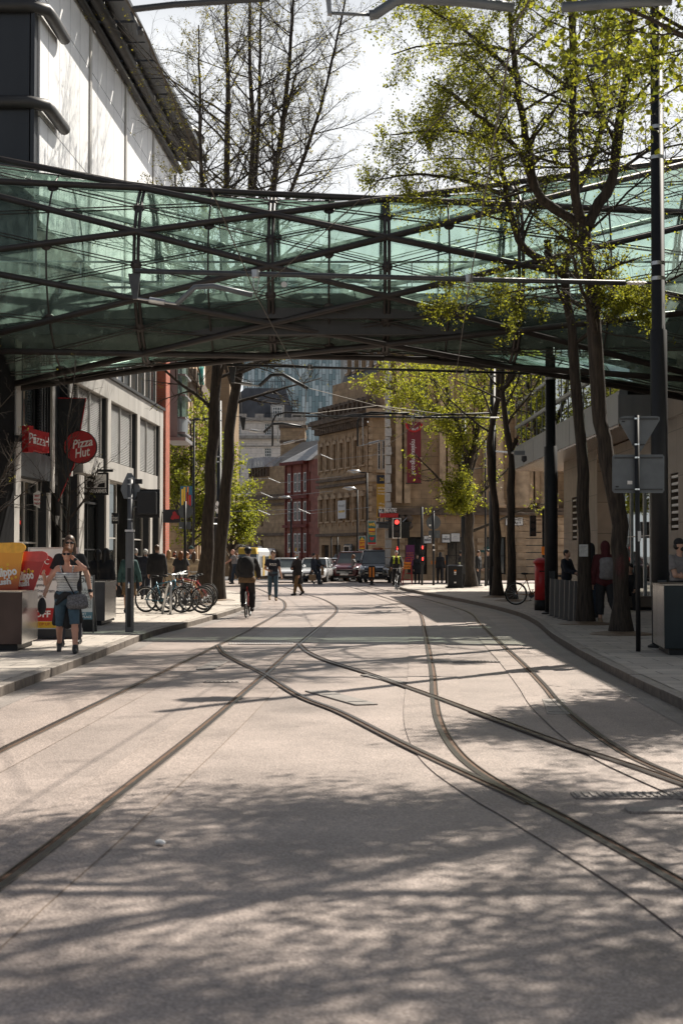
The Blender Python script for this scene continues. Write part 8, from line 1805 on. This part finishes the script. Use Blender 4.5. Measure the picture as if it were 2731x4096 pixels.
person('figure in a black face mask facing the camera beyond the blonde woman', at(700, 2368), R(8), 1.66, True, top=('long', C_black, .03, -.1), hair=('mid', H_brown), group=ga, h=.018, extras=(mask(M_maskk),))
person('broad auburn haired woman in a loose black top seen from behind near the bicycles', at(724, 2398), R(180), 1.64, True, legs=LG(8), arms=((0, 20, 20, 6), (0, 22, 30, 4)), top=('short', C_char, .05, -.2), bottom=('long', C_black, .02), hair=('mid', H_ginger), group=ga, h=.014, fat=1.35)
person('red haired woman in a mustard top facing sideways beyond the auburn haired woman', at(748, 2378), R(120), 1.62, True, arms=((30, 10, 80, 0), (20, 10, 60, 0)), top=('short', C_must, .02, -.1), hair=('bun', H_ginger), group=ga, h=.016)
person('man in a dark green beanie standing taller than the crowd', at(764, 2370), R(70), 1.86, False, top=('long', C_dden, .03, -.14), hair=('beanie', C_teal), group=ga, h=.016, extras=(face,))
person('woman with long straight brown hair and pale trousers against the leaning trunk', at(776, 2392), R(182), 1.62, True, top=('long', C_beige, .02, -.05), bottom=('long', C_white, .012), hair=('long', H_brown), group=ga, h=.015)
# --- crossing the tracks
def tee_text(s_, w_, sz):
    def f(c):
        M_ = WM[c['t'].name]; T = c['T']; p = M_ @ Vector(tuple(T(0, -.145, .335))); fr = Frame(p, M_.to_euler().z); text(s_, fr, 0, 0, 0, sz, mat('print_white', (.7, .7, .7), .7), c['t'], w_, ext=.022, bold=.003)
    return f
person('young man in a navy lettered tee shirt and jeans walking with his phone in hand', at(1092, 2402, .01), R(2), 1.80, False, legs=((16, 8, 2), (2, -44, 3)), arms=((2, 10, 6, 14), (0, 0, 0, 0)), armt=(None, (-.13, -.26, 1.06, (-.8, .5, -.6))), nod=8, top=('short', C_navy, .02, -.10), bottom=('long', C_denim, .014), shoes=S_tan, hair=('short', H_brown), h=.0115, extras=(face, tee_text('POLO', .25, .12), phone(1, 'phone in the hand of the man in the lettered tee shirt')))
person('person in a long black coat, brown trousers and blue face mask striding across the rails', at(1189, 2381, .01), R(-48), 1.76, True, yaw=42, legs=((24, 12, 3), (-20, -34, 3)), arms=((4, 10, 14, 2), (0, 0, 0, 0)), armt=(None, (-.02, -.26, 1.08, (-.8, .4, -.6))), top=('long', C_black, .02, -.1), bottom=('long', C_khaki, .02), coat=(C_black, .035, -.42, True), hair=('short', H_grey), h=.012, extras=(mask(M_maskb),))
def pb1(c): paper_bag(world(c['t'], c['J']['hand', 1]) , .36, .34, .18, R(10), 'large brown paper bag carried by the couple crossing in front of the white saloon')
def pb2(c): paper_bag(world(c['t'], c['J']['hand', 0]) + Vector((0, -.05, .12)), .16, .42, .12, R(0), 'tall narrow brown paper bag held in front of the dark jacket')
person('man in a dark jacket and jeans striding to the right carrying paper bags', at(1254, 2338, .01), R(76), 1.78, False, legs=((26, 14, 2), (-24, -62, 2)), arms=((20, 6, 70, 0), (-4, 8, 4, 6)), top=('long', C_navy, .03, -.12), bottom=('long', C_dden, .016), hair=('short', H_black), h=.0135, extras=(pb1, pb2))
person('woman with brown hair beside the man carrying paper bags', at(1270, 2336, .01) + Vector((0, .5, 0)), R(60), 1.68, True, legs=LG(12), arms=((20, 6, 80, 0), (10, 8, 60, 0)), top=('long', C_black, .03, -.1), bottom=('long', C_dden, .012), hair=('mid', H_ginger), h=.015)
person('woman in a long grey coat walking to the left in front of the maroon car', at(1413, 2326, .01), R(75), 1.68, True, legs=((18, 10, 2), (-16, -34, 2)), top=('long', C_grey, .02, -.1), bottom=('crop', C_grey, .012), coat=(C_grey, .03, -.40, True), hair=('mid', H_ginger), shoes=S_tan, h=.015)
person('bald pinkish man in a grey vest pushing something behind the right leaning trunk', at(940, 2336, PV), R(-80), 1.84, False, legs=LG(16), arms=((45, 4, 60, 0), (40, 4, 55, 0)), lean=8, top=('short', C_grey, .02, -.1), bottom=('long', C_dden, .02), hair=('bald', H_brown), skin=SKIN2, h=.015, fat=1.15)
def pb3(c): paper_bag(world(c['t'], c['J']['hand', 1]), .26, .3, .14, R(40), 'brown paper bag carried by the masked woman in grey')
person('masked woman in a grey top carrying a black shoulder bag beside the bald man', at(952, 2332, PV) + Vector((0, -1.0, 0)), R(60), 1.64, True, legs=LG(16), arms=((20, 10, 80, 0), (0, 10, 6, 4)), top=('long', C_grey, .02, -.14), bottom=('long', C_dden, .014), hair=('short', H_ginger), h=.015, extras=(mask(M_maskw), pb3))
# --- cyclists
def cyclist(px, py, rz, label, blabel, m_bike, hat, top_, bot, extras, skin=SKIN, h=.0125, hair=None):
    q = at(px, py, .012); b_ = thing('bicycle', blabel, 'bicycle', tuple(q), rz); bike_parts(b_, m_bike)
    M_ = WM[b_.name]; seat = M_ @ Vector((0, .24, 1.03))
    t = person(label, tuple(seat), rz, 1.74, False, legs=((50, -6, 5), (22, -14, 4)), armt=((.27, -.50, -.02, (1, .3, -.7)), (-.27, -.50, -.02, (-1, .3, -.7))), lean=16, top=top_, bottom=bot, hair=hair or ('short', H_black), shoes=S_dark, h=h, ground=False, extras=extras, skin=skin)
    return t
def helmet(m):
    return lambda c: part_mesh('helmet', [([c['E'](c['Hd'](0, .015, .06), (.1, .125, .085), 0)], [])], m, c['t'], c['h'], [(c['Hd'](0, -.02, -.06), (.2, .2, .1))])
def fur_hem(c): T = c['T']; part_mesh('patterned_hem', [([c['C'](T(-.09, .02, -.06), T(.09, .02, -.06), .14, .14, 0)], [(T(0, 0, -.14), (0, 0, -1)), (T(0, 0, .04), (0, 0, 1))])], C_leop, c['t'], c['h'])
cyclist(992, 2468, R(178), 'cyclist in a dark helmet with a large black backpack riding away from the camera', 'slim road bicycle ridden away by the cyclist with the large backpack', M_bk4, None, ('long', C_black, .035, -.1), ('long', C_black, .03), (helmet(M_black), backpack(C_black, .2, .56, .17, .24), fur_hem))
def hivis(c):
    T = c['T']; part_mesh('hi_vis_vest', [([*c['torso'](.05)], [(T(0, 0, .0), (0, 0, -1)), (T(0, -.03, .52), (0, -.6, .8)), (T(-.0, -.0, .2), (0, 0, -1))]), ], mat('hi_vis_yellow', (.50, .62, .03), .6), c['t'], c['h'], [(T(0, -.2, .33), (.085, .2, .4))])
cyclist(1585, 2360, R(2), 'cyclist in a yellow high visibility waistcoat riding towards the camera', 'dark bicycle ridden towards the camera by the man in the yellow waistcoat', M_bk2, None, ('long', C_black, .03, -.1), ('long', C_black, .02), (hivis, face), skin=SKIN2, h=.013, hair=('short', H_grey))
# --- by the arcade
gd = 'people by the exchange arcade'
person('dark haired woman in black standing by the diverted traffic sign', at(1668, 2335, .01), R(10), 1.66, True, top=('long', C_black, .03, -.1), bottom=('long', C_black, .015), hair=('mid', H_black), coat=(C_black, .03, -.3, True), group=gd, h=.018)
person('hunched person in black with a shoulder bag by the stickered post', at(1758, 2332, PV), R(160), 1.68, True, lean=10, top=('long', C_black, .045, -.1), bottom=('long', C_black, .015), hair=('mid', H_black), group=gd, h=.018)
person('figure in black standing behind the square black litter bin', at(1842, 2338, PV), R(100), 1.72, False, top=('long', C_black, .04, -.12), hair=('short', H_black), group=gd, h=.018)
person('man in black seen in profile between the two tram poles', at(1912, 2344, PV), R(60), 1.74, False, top=('long', C_black, .03, -.12), bottom=('long', C_black, .015), hair=('short', H_brown), group=gd, h=.018)
person('taller man in a dark jacket standing right of the slim black lamp post', at(1952, 2342, PV), R(-60), 1.78, False, top=('long', C_black, .035, -.12), bottom=('long', C_black, .015), hair=('short', H_black), group=gd, h=.018)
# --- right pavement
gr_ = 'people in the shade of the right pavement'
person('person in a red hood with a grey backpack walking between the two near tree trunks', at(2420, 2497), R(184), 1.80, False, legs=((6, -2, 2), (-14, -52, 3)), arms=((4, 12, 12, 4), (6, 12, 20, 2)), top=('long', C_red, .04, -.14), bottom=('crop', C_black, .03), shoes=S_tan, hair=('hood', C_red), h=.0105, group=gr_, extras=(backpack(C_grey, .17, .44, .12, .26),))
def phone2(c): phone(1, 'phone held by the man behind the flat bollards')(c)
person('man in dark clothes looking at his phone behind the flat bollards', at(2300, 2440) + Vector((0, 1.5, 0)), R(50), 1.66, False, arms=((20, 6, 60, 0), (24, 4, 74, -10)), nod=14, top=('long', C_navy, .03, -.12), hair=('short', H_black), group=gr_, h=.014, extras=(phone2,))
person('dark hooded figure half hidden behind the paper notice tree', at(2362, 2470), R(186), 1.78, False, top=('long', C_black, .04, -.14), hair=('hood', C_black), group=gr_, h=.015)
person('man in black cap, black mask and grey shirt, arms folded, at the right frame edge', at(2705, 2560) + Vector((.05, 0, 0)), R(20), 1.80, False, arms=((10, 10, 0, 0), (10, 10, 0, 0)), armt=((-.06, -.22, 1.14, (1, .2, -1)), (.08, -.24, 1.10, (-1, .2, -1))), yaw=35, top=('short', C_grey, .02, -.12), bottom=('long', C_black, .02), hair=('cap', C_black, H_black), group=gr_, h=.0115, extras=(mask(M_maskk),))
bench = thing('stone_bench', 'low stone bench along the store front with people sitting on it', 'bench', tuple(at(2590, 2440)), 0)
qb = at(2560, 2440); m1 = MB(); m1.box(qb.x - .5, qb.x + 1.2, qb.y - .2, qb.y + .3, PV + .08, .50); m1.build('seat', M_stone, bench, bevel=.02); m1 = MB(); m1.box(qb.x - .4, qb.x + 1.1, qb.y - .1, qb.y + .2, PV, PV + .08); m1.build('plinth', M_black, bench)
for dx, lb, rz in ((-.25, 'hunched seated figure in black left of the slim sign post', -20), (.75, 'seated figure in black right of the slim sign post', 30)):
    person(lb, (qb.x + dx, qb.y - .02, .62), R(rz), 1.72, False, legs=((78, -6, 6), (82, 4, 6)), arms=((30, 6, 60, -6), (30, 6, 62, -6)), lean=18, nod=10, top=('long', C_black, .04, -.1), bottom=('long', C_black, .02), hair=('beanie', C_black) if dx < 0 else ('hood', C_black), ground=False, group=gr_, h=.014)
